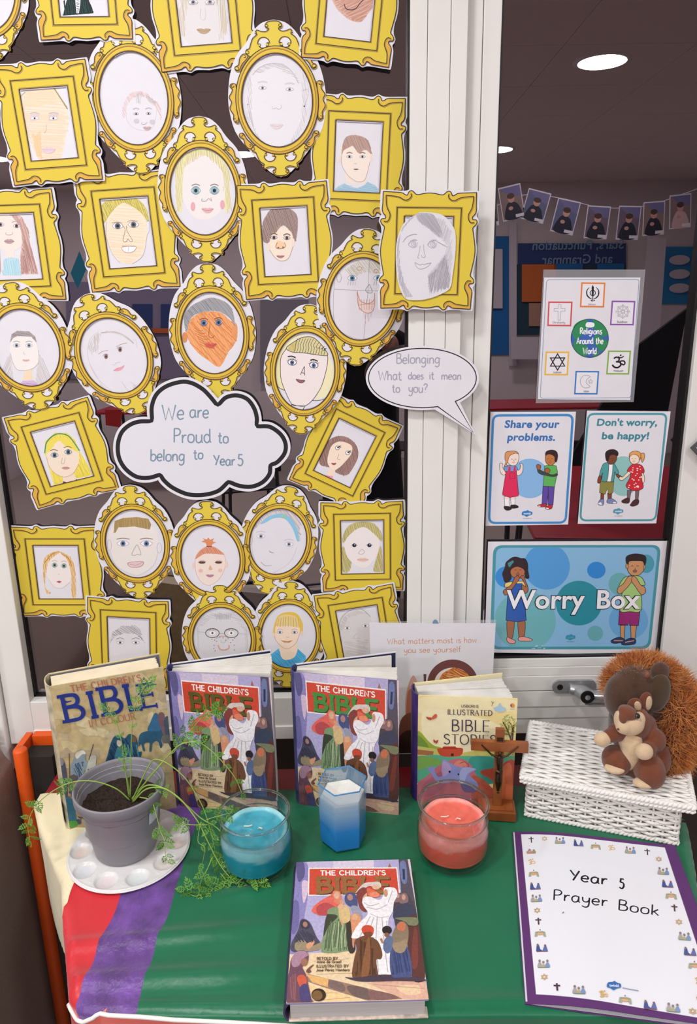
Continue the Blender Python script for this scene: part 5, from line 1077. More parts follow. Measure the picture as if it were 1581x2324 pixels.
def d_bible(I, title, shadow):
    P = lambda pts, c, sm=True: I.poly(pts, c, sm=sm, n=4)
    P([(100,150),(1450,150),(1450,1500),(80,1500)], '#b3add4', 0)
    P([(590,190),(950,190),(950,260),(590,262)], '#dccfe0', 0); P([(380,200),(600,190),(600,265),(380,300)], '#c9bcd8', 0)
    P([(270,190),(345,200),(385,270),(370,500),(330,700),(310,900),(200,1000),(190,800),(250,500)], '#8d86bc'); P([(285,190),(345,215),(350,320),(300,380),(280,300)], '#5f5a88'); P([(240,560),(290,560),(280,760),(220,820)], '#6f6aa0'); P([(325,380),(380,380),(370,470),(330,560)], '#d8c0d4')
    P([(1070,255),(1085,218),(1102,255)], '#a86a5c', 0); P([(1165,180),(1262,180),(1300,640),(1180,640)], '#544f5c', 0); P([(1175,220),(1225,215),(1230,380),(1185,380)], '#6f7ca8'); P([(1195,270),(1215,270),(1215,360),(1195,360)], '#2c3450', 0); P([(1243,180),(1268,180),(1380,1000),(1360,1300),(1310,700)], '#d8c4cc', 0)
    P([(150,1000),(500,985),(900,960),(1300,1000),(1400,1480),(100,1480)], '#e6cea8', 0); P([(340,1165),(840,1290),(1200,1385),(850,1400),(500,1290),(330,1230)], '#9c7c68', 0); P([(520,1220),(640,1250),(650,1320),(530,1285)], '#7a6660'); P([(680,1270),(850,1300),(870,1390),(720,1350)], '#6f5c58'); P([(870,1310),(1060,1345),(1100,1385),(890,1390)], '#84605c')
    P([(850,1250),(1060,1225),(1350,1240),(1380,1400),(1160,1390)], '#dcae98', 0); P([(1100,1280),(1280,1270),(1300,1340),(1180,1350)], '#e8c8a4'); P([(330,1170),(520,1210),(510,1280),(380,1240)], '#e0b070', 0); P([(340,1260),(600,1330),(780,1395),(400,1400)], '#eccb94', 0)
    for q in ([(400,1060),(700,1040)], [(420,1170),(900,1160)], [(600,1330),(380,1330)], [(900,1260),(1340,1300)], [(360,1400),(700,1370)]): I.line(q, 4, '#b4966c')
    # red title panel
    I.poly([(385,258),(1150,256),(1166,492),(370,500)], '#f0ece8'); I.poly([(394,268),(1142,266),(1155,482),(381,490)], '#cf4a34')
    scribe(I, "THE CHILDREN'S", 766, 322, 38, '#f6f2ee', 11, serif=.11, align='c', width=566)
    for dx, c in ((7, shadow), (0, title)): scribe(I, 'BIBLE', 765 + dx, 470 + dx, 122, c, 36, serif=.12, align='c', width=640)
    # background crowd
    P([(1100,520),(1150,480),(1230,490),(1300,640),(1310,900),(1340,1200),(1240,1220),(1220,900),(1120,800)], '#4a4448'); P([(1130,600),(1250,570),(1300,680),(1220,720),(1100,700)], '#3c4258')
    for x, y, r in ((1146,505,17),(1195,515,24)): P([(x-r-12,y+50),(x-r-4,y-r),(x+r,y-r-8),(x+r+12,y+40)], '#8a6a6c'); I.ell(x, y, r*.7, r, '#c89c88')
    P([(1220,740),(1310,700),(1350,1200),(1230,1180)], '#5c3430'); P([(1270,800),(1300,820),(1290,1100),(1235,1100)], '#7a3c34')
    # seated woman left
    P([(215,900),(245,850),(280,780),(300,710),(340,700),(385,740),(430,850),(465,910),(455,960),(380,975),(260,985),(205,960)], '#4c4c5c'); P([(300,720),(335,705),(375,740),(370,780),(310,780)], '#3a3850'); I.ell(338, 745, 20, 24, '#a87a68'); P([(250,900),(320,880),(380,930),(470,900),(455,960),(350,975),(250,965)], '#9a8c70'); P([(340,920),(400,885),(410,905),(360,960)], '#d89c7c')
    I.hatch([(245,850),(300,780),(420,850),(400,900),(250,900)], '#33334a', 12, 1.0, 6)
    # woman in green with the red veil, child
    P([(400,620),(430,580),(500,530),(560,500),(600,465),(640,470),(660,540),(620,600),(560,650),(480,670),(440,660),(405,640)], '#e0685c'); P([(440,600),(520,560),(600,600),(560,660),(460,665)], '#b84c50'); P([(540,620),(640,600),(720,680),(725,800),(740,960),(680,975),(600,990),(500,990),(465,960),(500,800),(530,700)], '#7f9870'); P([(520,680),(560,660),(620,680),(540,760),(490,850)], '#3c4434')
    I.hatch([(560,700),(700,700),(730,960),(480,980)], '#5a6c50', 16, 1.75, 9); I.hatch([(600,720),(700,720),(680,960),(560,980)], '#a4b48c', 30, 1.7, 9); P([(690,720),(730,730),(760,960),(700,975)], '#3a3430')
    P([(585,470),(620,458),(652,475),(655,530),(640,570),(600,560)], '#dc8468'); I.ell(618, 498, 24, 30, '#dcb094')
    P([(630,600),(680,580),(720,610),(728,700),(690,735),(640,720)], '#d8bc84'); I.ell(660, 556, 20, 22, '#d4a07c'); P([(620,600),(650,570),(690,600),(650,620)], '#dcb08c'); P([(640,715),(655,715),(665,750),(650,752)], '#d4a07c')
    P([(690,560),(690,500),(720,475),(770,480),(790,520),(790,600),(740,600)], '#4a5480'); I.ell(733, 515, 24, 28, '#b4847c'); P([(740,590),(800,600),(830,680),(800,700),(750,650)], '#9a9cb0')
    P([(730,690),(760,655),(800,665),(820,720),(790,770),(740,940),(735,800)], '#dc9870'); I.ell(768, 685, 24, 26, '#dcac84'); P([(740,850),(755,850),(750,940),(738,940)], '#d08c64')
    # man in white holding a baby
    P([(780,480),(850,400),(930,385),(990,385),(1005,430),(960,430),(900,420),(850,450),(800,470)], '#d8ccc4'); P([(790,480),(850,430),(900,470),(900,560),(870,640),(820,620),(800,560)], '#84403c'); I.ell(960, 428, 34, 22, '#dcb498'); P([(880,440),(930,450),(990,490),(990,510),(930,520),(890,500)], '#dc6c50'); P([(900,480),(960,470),(985,505),(920,515)], '#e88c6c')
    P([(840,520),(880,480),(870,560),(845,560)], '#d8a884')
    P([(1030,440),(1080,430),(1130,445),(1142,500),(1110,560),(1095,640),(1055,720),(1050,900),(1060,1170),(950,1180),(930,900),(900,860),(750,870),(735,840),(800,740),(880,660),(850,600),(835,560),(850,520),(900,510),(980,540),(1020,500)], '#f1eef0'); I.ell(1042, 480, 18, 34, '#c89878')
    for q in ([(960,680),(940,900),(950,1160)], [(1000,690),(1010,900),(1030,1160)], [(900,680),(800,860)], [(930,690),(860,870)], [(870,600),(960,620),(1050,580)], [(1100,460),(1060,560)], [(1040,720),(1040,1000)], [(850,560),(900,590),(980,570)]): I.line(q, 7, '#b9b2b8', sm=True)
    I.line([(900,660),(980,690),(1060,680)], 6, '#c4bcc0', sm=True)
    # boy in brown with red cap
    P([(760,890),(800,860),(850,845),(900,860),(960,900),(990,1000),(975,1050),(935,1060),(940,1210),(830,1225),(725,1200),(745,1050),(770,960)], '#6f4a34'); I.hatch([(800,870),(900,870),(930,1200),(750,1190)], '#523424', 20, 1.6, 12); P([(865,880),(890,880),(880,1100),(850,1200),(800,1180)], '#8a5c3c'); P([(820,800),(835,765),(880,755),(920,775),(925,810),(905,850),(850,850)], '#cc4c38'); P([(840,820),(905,815),(900,855),(850,855)], '#7a4632')
    P([(660,1200),(760,1205),(1000,1180),(1300,1210),(1340,1240),(1100,1235),(800,1240)], '#4a3c4c')
    # woman with child at right
    P([(1060,980),(1130,930),(1210,950),(1240,1180),(1160,1205),(1060,1190)], '#4c5684'); I.hatch([(1070,980),(1200,960),(1220,1180),(1070,1190)], '#33406c', 16, 1.4, 8); P([(1080,850),(1110,780),(1150,730),(1200,735),(1225,800),(1215,900),(1180,980),(1110,990),(1075,930)], '#8a7862'); P([(1130,760),(1170,730),(1200,760),(1180,810),(1135,800)], '#cc7454'); P([(1080,920),(1150,900),(1210,880),(1180,985),(1110,990)], '#a08c70')
    P([(1000,960),(1010,890),(1050,850),(1085,870),(1070,970),(1030,1000)], '#5f7094'); I.ell(1038, 800, 42, 36, '#2a2226'); I.ell(1035, 842, 22, 20, '#8a5c4c'); P([(975,880),(990,870),(1005,905),(990,915)], '#b07c64'); P([(1110,700),(1200,690),(1310,700),(1300,760),(1230,760),(1200,730)], '#7c8060')
    # foreground pointing figure, bottom left, and a ball
    P([(165,1240),(190,1130),(205,1050),(250,985),(310,970),(355,1000),(345,1080),(300,1110),(330,1180),(345,1260),(365,1380),(370,1410),(160,1420)], '#6f4a5c'); P([(210,1050),(250,985),(320,975),(355,1010),(310,1040),(270,1100),(220,1110)], '#a88498'); I.ell(318, 1070, 28, 34, '#9a6c58'); P([(330,1150),(350,1120),(395,1090),(390,1105),(365,1130),(375,1150),(350,1165)], '#7a5040'); P([(250,1200),(310,1180),(335,1240),(280,1290)], '#cc5c44'); I.hatch([(180,1180),(240,1150),(240,1400),(170,1410)], '#8c5c60', 18, 1.6, 9); P([(270,1290),(330,1260),(360,1400),(280,1410)], '#4c4474')
    I.ell(430, 1350, 62, 54, '#33261f'); I.ell(418, 1355, 44, 42, '#7a5a38')
    for tx, x, y, sz, w_ in (('RETOLD BY',425,1052,26,180),('Anne de Graaf',425,1080,24,210),('ILLUSTRATED BY',420,1118,26,275),('José Pérez Montero',418,1150,24,285)): scribe(I, tx, x, y, sz*.86, '#5c4a34', 4.4, serif=.08, width=w_)
def cover_ink(quad, w_, h_, draw, *a, name='cover_print', parent=None, M=None, m=None):
    H = homog(quad, [(0, h_), (w_, h_), (w_, 0), (0, 0)]); px = math.dist(quad[0], quad[1]); k = w_ / px
    I = Ink(H, k, clip=[(1, 0, w_), (-1, 0, 0), (0, 1, h_), (0, -1, 0)]); draw(I, *a)
    o = I.build(name, m or M_paint, parent)
    if M: o.matrix_basis = M
    return o
def spine_art(I, w_, h_, base, blobs):
    pass
def standing_book(label, F0, F1, B0, B1, h, cover_col, quad, draw, args, leaves, m=None, spine_cols=None, th=.0022, group=None, page_m=None, endc='#1e2a48', back=None):
    """F0, F1: spine and fore-edge corners of the front cover on the table; B0, B1: of the back cover"""
    F0, F1, B0, B1 = [Vector((p[0], p[1], ZT + .001)) for p in (F0, F1, B0, B1)]
    e = empty('standing_book', loc=((F0 + B0) / 2)); tag(e, label, 'book', group); Ei = Matrix.Translation(-e.location)
    Mc = mat('cover_' + cover_col, cover_col, .35, coat=.1, noise=.15, nscale=90)
    up = Vector((0, 0, 1)); dF = (F1 - F0); wF = dF.length; dB = B1 - B0; wB = dB.length
    nF = dF.normalized().cross(up); 
    if nF.y > 0: nF = -nF
    MF = Ei @ frame3(F0, dF, nF)         # X along the cover, Y up, Z towards the viewer
    o = MB().box((0, 0, -th), (wF, h, 0)).build('front_cover', Mc, e, bevel=.0006); o.matrix_basis = MF
    cp = cover_ink(quad, wF, h, draw, *args, parent=o, m=m); cp.matrix_basis = Matrix.Translation((0, 0, .00006))
    ic = mat('endpaper_' + endc, endc, .6)
    q = MB().box((.002, .002, -.0004), (wF - .002, h - .002, 0)).build('endpaper', ic, o); q.matrix_basis = Matrix.Translation((0, 0, -th - .0001))
    MBk = Ei @ frame3(B0, dB, -nF if False else Vector((nF.x, nF.y, 0)))
    o = MB().box((0, 0, -th), (wB, h, 0)).build('back_cover', mat('cover_' + (back or cover_col), back or cover_col, .4), e, bevel=.0006); o.matrix_basis = MBk
    q = MB().box((.002, .002, 0), (wB - .002, h - .002, .0004)).build('endpaper', ic, o); q.matrix_basis = Matrix.Translation((0, 0, .0001))
    # rounded spine
    a, b = F0, B0; mid = (a + b) / 2 - dF.normalized() * .006; th_ = (b - a).length
    arc = [a.lerp(b, t) - dF.normalized() * .007 * math.sin(pi * t) ** .6 for t in [i/8 for i in range(9)]]; arc2 = [p + dF.normalized() * .0018 for p in arc]
    v = [p for p in arc] + [p for p in arc2]; mb = MB(); n = 9
    V = [Ei @ p for p in v] + [Ei @ (p + up*h) for p in v]; f = []
    for i in range(n-1):
        f += [(i, i+1, 2*n+i+1, 2*n+i), (n+i+1, n+i, 3*n+i, 3*n+i+1), (i+1, i, n+i, n+i+1), (2*n+i, 2*n+i+1, 3*n+i+1, 3*n+i)]
    mb.add(V, f); so = mb.build('spine', mat('spine_' + (spine_cols or cover_col), spine_cols or cover_col, .35, color2=None, noise=.4, nscale=60), e, smooth=False)
    # leaves
    pg = MB(); pth = .0024
    for (s, t, tk, wf) in leaves:
        A = F0.lerp(B0, s); Bp = F1.lerp(B1, t); d = (Bp - A).normalized() * (wF * wf); nn = d.normalized().cross(up)
        if nn.y > 0: nn = -nn
        M = Ei @ frame3(A + up*.003 + d.normalized()*.003, d, nn); pg.box((0, 0, -tk/2), (d.length - .003, h - .007, tk/2), M)
    po = pg.build('pages', page_m or M_page, e); po['kind'] = 'stuff'
    return e
def T(px, py, Z=ZT): return tab(px, py, Z)
def leafset(groups):
    out = []
    for s0, s1, t0, t1, n, tk, w_ in groups:
        for i in range(n):
            u = i / max(1, n-1); out.append((s0 + (s1-s0)*u, t0 + (t1-t0)*u, tk, w_ - .012*random.random()))
    return out
GB = "copies of the same illustrated children's bible"
F0, F1 = Vector((-.093, 1.066)), Vector((.075, 1.033))
standing_book("illustrated children's bible with green title letters, standing open behind the blue candle", F0, F1, (-.0925, 1.094), (.078, 1.133), .251, '#8d86b0', QB, d_bible, ('#4c8c40', '#2c3c20'),
    leafset([(.12, .55, .02, .36, 13, .0017, .985), (.6, .8, .40, .5, 4, .0014, .985), (.95, .97, .93, .97, 2, .001, .97)]), spine_cols='#4a4a80', group=GB, back='#d6d4da')
F0, F1 = Vector((-.295, 1.066)), Vector((-.128, 1.041))
standing_book("illustrated children's bible with bronze title letters, standing open behind the trailing plant", F0, F1, (-.298, 1.094), (-.137, 1.138), .256, '#8d86b0', QB, d_bible, ('#5f5a26', '#2f2a14'),
    leafset([(.3, .6, .22, .5, 9, .0017, .985), (.65, .95, .55, .95, 11, .0016, .985)]), spine_cols='#4a4a80', group=GB, back='#d6d4da')
# the copy lying flat at the front
tl, tr, br, bl = T(677,1957,-.79), T(936,1949,-.79), T(965,2270,-.79), T(643,2277,-.79)
X = ((tr - tl) + (br - bl)).normalized(); ce = (tl + tr + br + bl) / 4; wv, hv = .1685, .2275
Ml = Matrix.Translation((ce.x, ce.y, ZT)) @ Matrix.Rotation(math.atan2(X.y, X.x), 4, 'Z')
e = empty('lying_book', M=Ml); tag(e, "illustrated children's bible lying flat at the front of the green cloth", 'book', GB)
Mc = mat('cover_#8d86b0', '#8d86b0', .35)
w2_, h2_ = wv/2, hv/2
o = MB().box((-w2_, -h2_, .0275), (w2_, h2_, .030)).build('front_cover', Mc, e, bevel=.0007)
cp = cover_ink(QB, wv, hv, d_bible, '#96683a', '#4a2f18', parent=o); cp.matrix_basis = Matrix.Translation((-w2_, -h2_, .03006))
MB().box((-w2_, -h2_, .001), (w2_, h2_, .0032)).build('back_cover', mat('cover_back_cream', '#cdbcae', .4, noise=.4, nscale=120), e, bevel=.0007)
MB().box((-w2_+.004, -h2_+.004, .0032), (w2_-.004, h2_-.004, .0275)).build('page_block', M_pages_flat, e)
sp = [(-w2_+.001, .0275), (-w2_-.003, .022), (-w2_-.0045, .015), (-w2_-.003, .008), (-w2_+.001, .0012)]
mb = MB(); V = [(x, -h2_, z) for x, z in sp] + [(x, h2_, z) for x, z in sp] + [(x+.0022, -h2_, z) for x, z in sp] + [(x+.0022, h2_, z) for x, z in sp]
f = []
for i in range(4): f += [(i, i+1, 6+i, 5+i), (10+i+1, 10+i, 15+i, 16+i), (i+1, i, 10+i, 11+i), (5+i, 6+i, 16+i, 15+i)]
mb.add(V, f).build('spine', mat('spine_dark_violet', '#3c3454', .35, noise=.4, nscale=60), e, smooth=False)
# the yellow illustrated stories book
QU = [(868,480),(1450,483),(1428,1140),(866,1112)]
def d_stories(I):
    P = lambda pts, c, sm=True: I.poly(pts, c, sm=sm, n=4)
    P([(850,460),(1470,460),(1470,1180),(850,1180)], '#efe09c', 0); P([(900,490),(1420,490),(1400,560),(920,600)], '#f3e9b8'); P([(890,600),(1000,560),(1350,650),(1300,800),(950,780)], '#f6efc4')
    P([(866,700),(890,705),(920,740),(960,775),(1010,790),(1010,830),(866,830)], '#9ab440', 1); P([(866,720),(900,740),(930,790),(866,800)], '#74983c'); P([(866,780),(940,790),(1000,800),(1110,820),(1250,790),(1440,800),(1440,900),(866,900)], '#c8c46c', 0)
    P([(866,800),(960,810),(955,835),(866,830)], '#a87048', 0); P([(866,840),(960,830),(1060,835),(1440,830),(1440,1000),(866,1000)], '#5cb08c', 0); P([(1180,840),(1320,850),(1340,980),(1230,1000),(1170,920)], '#3f9a8c'); P([(866,850),(950,845),(1010,880),(940,900),(866,920)], '#7caa54')
    P([(980,800),(1000,790),(1110,785),(1130,800),(1110,835),(1010,838)], '#c45038'); P([(1005,795),(1015,780),(1085,778),(1100,795)], '#b03c2c', 0); P([(1060,820),(1076,820),(1076,836),(1060,836)], '#4a2420', 0)
    P([(866,1140),(866,1010),(920,960),(980,900),(1060,860),(1120,850),(1180,890),(1220,960),(1300,1020),(1380,1080),(1440,1140)], '#c4707c'); P([(900,1010),(1000,930),(1060,960),(980,1060),(900,1080)], '#b0647c'); P([(1080,880),(1110,860),(1150,880),(1140,910),(1090,905)], '#dc8c7c'); I.line([(1110,880),(1140,870),(1165,890),(1150,910),(1135,895)], 4, '#a84c3c', sm=True)
    P([(1180,960),(1260,980),(1320,1060),(1300,1140),(1200,1140)], '#b85c48'); P([(1230,930),(1330,900),(1440,860),(1440,1140),(1380,1140),(1330,1000)], '#b8503c'); P([(1370,900),(1420,890),(1428,1140),(1380,1130),(1350,1040)], '#dc7448')
    # elephant
    P([(965,905),(940,903),(925,910),(950,950),(975,985),(1010,1000),(1050,995),(1075,990),(1120,1000),(1150,1010),(1210,1040),(1220,1000),(1180,960),(1170,940),(1212,912),(1150,900),(1110,900),(1060,880),(1020,855),(1010,880),(1005,920),(1010,955),(985,960),(968,930)], '#8f94cc'); P([(1015,865),(1050,885),(1060,920),(1020,960),(1008,920)], '#b4a0cc'); P([(1130,905),(1205,912),(1160,940),(1135,1000),(1110,960)], '#a8b0dc'); P([(1120,1000),(1170,1010),(1210,1050),(1140,1050)], '#5c5c94'); I.ell(1053, 930, 6, 7, '#22223a'); I.ell(1105, 945, 5, 6, '#22223a'); I.line([(1060,1000),(1090,985),(1120,995)], 3, '#5c5c94', sm=True)
    # tree
    for q, w_ in (([(1418,760),(1410,720),(1398,690),(1380,650),(1365,625)], 9), ([(1418,780),(1424,700),(1430,640)], 9), ([(1400,700),(1370,690),(1355,660)], 5), ([(1412,720),(1420,660),(1400,620)], 5), ([(1395,690),(1400,640)], 4)): I.line(q, w_, '#5c4430', sm=True, taper=False)
    random.seed(5)
    for i in range(170):
        a = random.uniform(0, 2*pi); r = random.random()**.5; x, y = 1398 + 50*r*math.cos(a), 640 + 62*r*math.sin(a)
        if i > 120: x, y = random.uniform(1370, 1440), random.uniform(750, 815)
        b = random.uniform(0, pi); I.line([(x, y), (x + 8*math.cos(b), y + 8*math.sin(b))], 3.4, random.choice(('#9aae54', '#84a044', '#b4bc6c')))
    # words
    N = '#33264c'
    scribe(I, 'USBORNE', 1168, 542, 15, '#5c4c5c', 2.6, align='c', width=104, serif=.06); scribe(I, 'ILLUSTRATED', 1168, 588, 32, N, 4.0, align='c', width=264, serif=.05, contrast=.4)
    scribe(I, 'BIBLE', 1172, 684, 66, N, 6.5, align='c', width=226, serif=.05, contrast=.45); scribe(I, 'STORIES', 1170, 762, 58, N, 6, align='c', width=312, serif=.05, contrast=.45)
    for P_, c in (([(944,608),(930,606),(914,604),(924,618),(944,622)], '#c05038'), ([(948,606),(965,586),(976,590),(972,608),(950,618)], '#d4664c'), ([(970,748),(958,736),(960,756)], '#b04c34'), ([(970,748),(984,738),(982,752),(972,762)], '#b84c34')): P(P_, c)
    P([(1305,540),(1330,530),(1345,508),(1352,530),(1378,540),(1370,556),(1335,562)], '#a8cce0'); I.line([(1296,530),(1300,510),(1292,500)], 2.5, '#5c7040'); I.line([(1300,515),(1308,503)], 2.5, '#5c7040'); I.ell(1418, 522, 13, 13, '#e0903c'); I.poly([(1405,522),(1412,511),(1416,534)], '#6a3c8c'); I.line([(1405,545),(1430,545)], 2, '#84705c')
standing_book('yellow illustrated bible stories book with violet spine, standing behind the crucifix', (.109, 1.067), (.2685, 1.050), (.105, 1.106), (.262, 1.136), .205, '#ece0a4', QU, d_stories, (),
    leafset([(.08, .5, .02, .45, 14, .0019, .975), (.55, .9, .55, .86, 9, .0018, .965)]), spine_cols='#4a2f84', endc='#e9e2c4', m=mat('satin_cover_print', rough=.35, attr=True, noise=.05, nscale=60, coat=.1))
# the big old one
QO = [(160,302),(866,112),(925,985),(250,1196)]
def d_old(I):
    P = lambda pts, c, sm=True: I.poly(pts, c, sm=sm, n=4)
    P([(100,50),(1000,50),(1000,1250),(60,1250)], '#cbb888', 0); random.seed(11)
    for i in range(60):
        x, y = random.uniform(150, 920), random.uniform(150, 1190); P([(x + random.uniform(20,70)*math.cos(a), y + random.uniform(15,45)*math.sin(a)) for a in [k*pi/4 for k in range(8)]], random.choice(('#d6c698','#bda878','#cfc09c','#b8a98a','#dccfa4','#c2b490')))
    P([(160,840),(300,800),(480,830),(700,800),(960,790),(960,1200),(150,1260)], '#b8a47a')
    for i in range(70):
        x, y = random.uniform(160, 430), random.uniform(850, 1190); P(ell(x, y, random.uniform(8,26), random.uniform(6,18), random.uniform(0,3), 7), random.choice(('#6c6058','#9c8460','#84786c','#4c5468','#b09870','#7c6c54')))
    # riders
    P([(700,560),(720,530),(780,510),(840,500),(850,530),(838,560),(845,600),(832,615),(822,580),(800,575),(780,600),(775,640),(762,640),(765,590),(730,600),(735,640),(722,640),(712,600),(695,620)], '#31607c'); P([(755,510),(775,460),(800,405),(820,405),(830,440),(845,480),(830,510),(790,515)], '#3a7098'); P([(820,420),(845,390),(865,410),(870,470),(890,520),(860,540),(835,480)], '#7c5c64'); P([(860,440),(890,420),(900,600),(880,570),(865,520)], '#4c5868'); P([(845,540),(895,530),(890,575),(850,580)], '#6c6a68')
    # the kneeling group
    P([(480,750),(500,690),(520,620),(545,570),(580,560),(610,575),(640,545),(680,560),(690,600),(690,650),(715,650),(700,700),(690,745),(600,760),(500,765)], '#2c5872'); I.hatch([(500,700),(540,590),(620,580),(690,650),(690,740),(500,755)], '#1c3a58', 14, 1.1, 8); I.hatch([(600,600),(690,600),(700,740),(610,750)], '#4c8ca0', 24, 1.4, 8); P([(565,590),(590,600),(580,630),(560,620)], '#c8c4b0'); P([(650,560),(680,560),(680,590),(655,590)], '#7c6450'); P([(560,640),(600,640),(590,720),(540,740)], '#3f8090')
    # robed men left
    P([(265,800),(285,740),(310,690),(345,670),(365,690),(362,730),(390,760),(355,800),(330,860),(310,960),(285,950)], '#8ca0a8'); P([(300,700),(345,672),(366,692),(340,700),(310,730)], '#e0dcc8'); I.hatch([(285,760),(350,740),(330,860),(290,900)], '#3c5c7c', 12, 1.2, 6); P([(350,830),(370,770),(385,720),(405,700),(430,705),(425,760),(455,790),(430,850),(380,880)], '#c4c8b8'); I.hatch([(365,790),(430,760),(430,850),(370,870)], '#5c7c98', 11, 1.3, 5); I.line([(382,730),(398,680),(414,630)], 5, '#5c5048'); I.line([(262,700),(258,900)], 5, '#6c5844')
    P([(180,770),(195,738),(225,745),(240,800),(245,900),(235,985),(195,975),(185,860)], '#4c5064'); P([(190,745),(210,735),(228,755),(215,780),(195,775)], '#8c90a0'); P([(250,870),(280,830),(310,850),(310,960),(270,980)], '#5c5858'); P([(275,880),(300,875),(300,900),(280,905)], '#b4744c')
    P([(250,985),(340,960),(380,1010),(370,1080),(280,1080)], '#a08c64'); P([(180,960),(285,985),(292,1135),(170,1105)], '#2a6c84', 0); P([(222,1130),(290,1118),(292,1150),(240,1165),(222,1150)], '#4c9c3c')
    R_ = '#c07058'
    scribe(I, "THE CHILDREN'S", 290, 322, 38, R_, 6.5, serif=.08, width=455, rot=-.255); scribe(I, 'IN COLOUR', 395, 525, 40, R_, 5, serif=.08, width=300, rot=-.255)
    for ch, x, y, sz, w_ in (('B',238,508,152,128),('I',412,464,148,34),('B',478,444,158,124),('L',640,398,148,76),('E',722,376,138,96)): scribe(I, ch, x, y, sz, '#22368c', 27 if ch != 'E' else 17, serif=.14, width=w_*1.15, rot=-.25, slant=.04)
    I.line([(700,300),(760,240),(820,220)], 14, '#22368c', sm=True, taper=True); I.line([(225,372),(260,385),(290,375)], 12, '#22368c', taper=True)
F0, F1 = Vector((-.464, 1.006)), Vector((-.303, 1.063)); dF = (F1 - F0).normalized(); nB = Vector((-dF.y, dF.x)); Bo = F0 + nB * .043
standing_book('large worn bible in colour with cream jacket and blue title, behind the grey pot', F0, F1, Bo + Vector((-.004,0)), F1 + nB * .052, .266, '#d2c398', QO, d_old, (),
    leafset([(.1, .92, .08, .90, 20, .0021, .975)]), spine_cols='#c6bc9e', page_m=mat('yellowed_pages', '#e6d9bc', .8, noise=.08, nscale=30), endc='#6c7078', m=mat('worn_painted_jacket', rough=.5, attr=True, noise=.2, nscale=90, detail=6))
old = bpy.data.objects['standing_book.003']
# spine lettering and label of the old book
a = Vector((-.464, 1.006)); b = Bo + Vector((-.004, 0)); ds = (a - b); ws = ds.length
Ms = frame3(Vector((b.x, b.y, ZT)) - Vector((dF.x, dF.y, 0))*.0074, Vector((ds.x, ds.y, 0)), Vector((-dF.x, -dF.y, 0)))
I = Ink()
I.poly([(.001,.012),(ws-.001,.012),(ws-.001,.055),(.001,.055)], '#2a6c84'); I.poly([(.014,.026),(.026,.026),(.026,.042),(.014,.042)], '#b4a890'); I.k = 1
for i, ch in enumerate("BIBLE"): scribe(I, ch, ws/2, .235 - i*.026, .018, '#3c5c7c', .0028, down=False, align='c', serif=.08)
for i in range(14): x, y = random.uniform(.006, ws-.006), random.uniform(.06, .12); I.poly(ell(x, y, .005, .008, random.random(), 7), random.choice(('#4c6c84','#7c6c58','#5c5c68')))
o = I.build('spine_print', MATS['worn_painted_jacket'], None); o.matrix_world = Ms; spn = [c for c in old.children if c.name.startswith('spine')][0]
o.parent = spn; o.matrix_parent_inverse = Matrix.Identity(4); o.matrix_basis = Matrix.Translation(-old.location) @ Ms
# ---------------------------------------------------------------- red table, striped satin cloth
from mathutils import noise as mnoise
OUT = [(-.548,1.17),(-.548,1.08),(-.52,1.03),(-.432,.90),(-.398,.815),(-.352,.712),(-.335,.695),(-.30,.6885),(-.1,.684),(.2,.680),(.40,.676),(.425,.69),(.465,.80),(.503,.90),(.535,1.0),(.552,1.06),(.56,1.17)]
t = empty('classroom_table', loc=(0, .93, ZF)); tag(t, 'red classroom table under the striped satin cloth, against the window', 'table')
M_red = mat('red_laminate', '#8c1a26', .35, noise=.05, nscale=30)
MB().prism([(x, y-.93) for x, y in OUT], ZT-ZF-.025, ZT-ZF-.0015).build('table_top', M_red, t, bevel=.002)
for x, y in ((-.42,1.10),(.45,1.10),(-.26,.76),(.36,.76)):
    MB().tube([(x, y-.93, 0), (x, y-.93, ZT-ZF-.025)], .014, 12).build('leg', mat('black_metal', '#1a1a1c', .4, metal=.6), t)
def inside_d(x, y):
    """signed distance to the table edge (positive outside), nearest point"""
    best = 9; bp = None; ins = False; n = len(OUT)
    for i in range(n):
        ax, ay = OUT[i]; bx, by = OUT[(i+1) % n]; dx, dy = bx-ax, by-ay
        u = max(0, min(1, ((x-ax)*dx + (y-ay)*dy) / (dx*dx+dy*dy))); qx, qy = ax+u*dx, ay+u*dy; d = math.hypot(x-qx, y-qy)
        if d < best: best = d; bp = (qx, qy)
        if (ay > y) != (by > y) and x < (bx-ax)*(y-ay)/(by-ay)+ax: ins = not ins
    return (-best if ins else best), bp
def band(x, y):
    wob = .004*math.sin(y*31) + .002*math.sin(y*77)
    if x < -.418 + wob: return 0
    if x < -.343 + wob*.5: return 1
    if x < -.265 + .02*(y-.84) + wob*.4: return 2
    return 3
CUTS = [0, 44, 60, 74, 200]
def bounds(y):
    wob = .004*math.sin(y*31) + .002*math.sin(y*77)
    return (X0, -.418 + wob, -.343 + wob*.5, -.265 + .02*(y-.84) + wob*.4, X1)
NX, NY = 200, 150; X0, X1, Y0_, Y1_ = -.66, .68, .56, 1.105
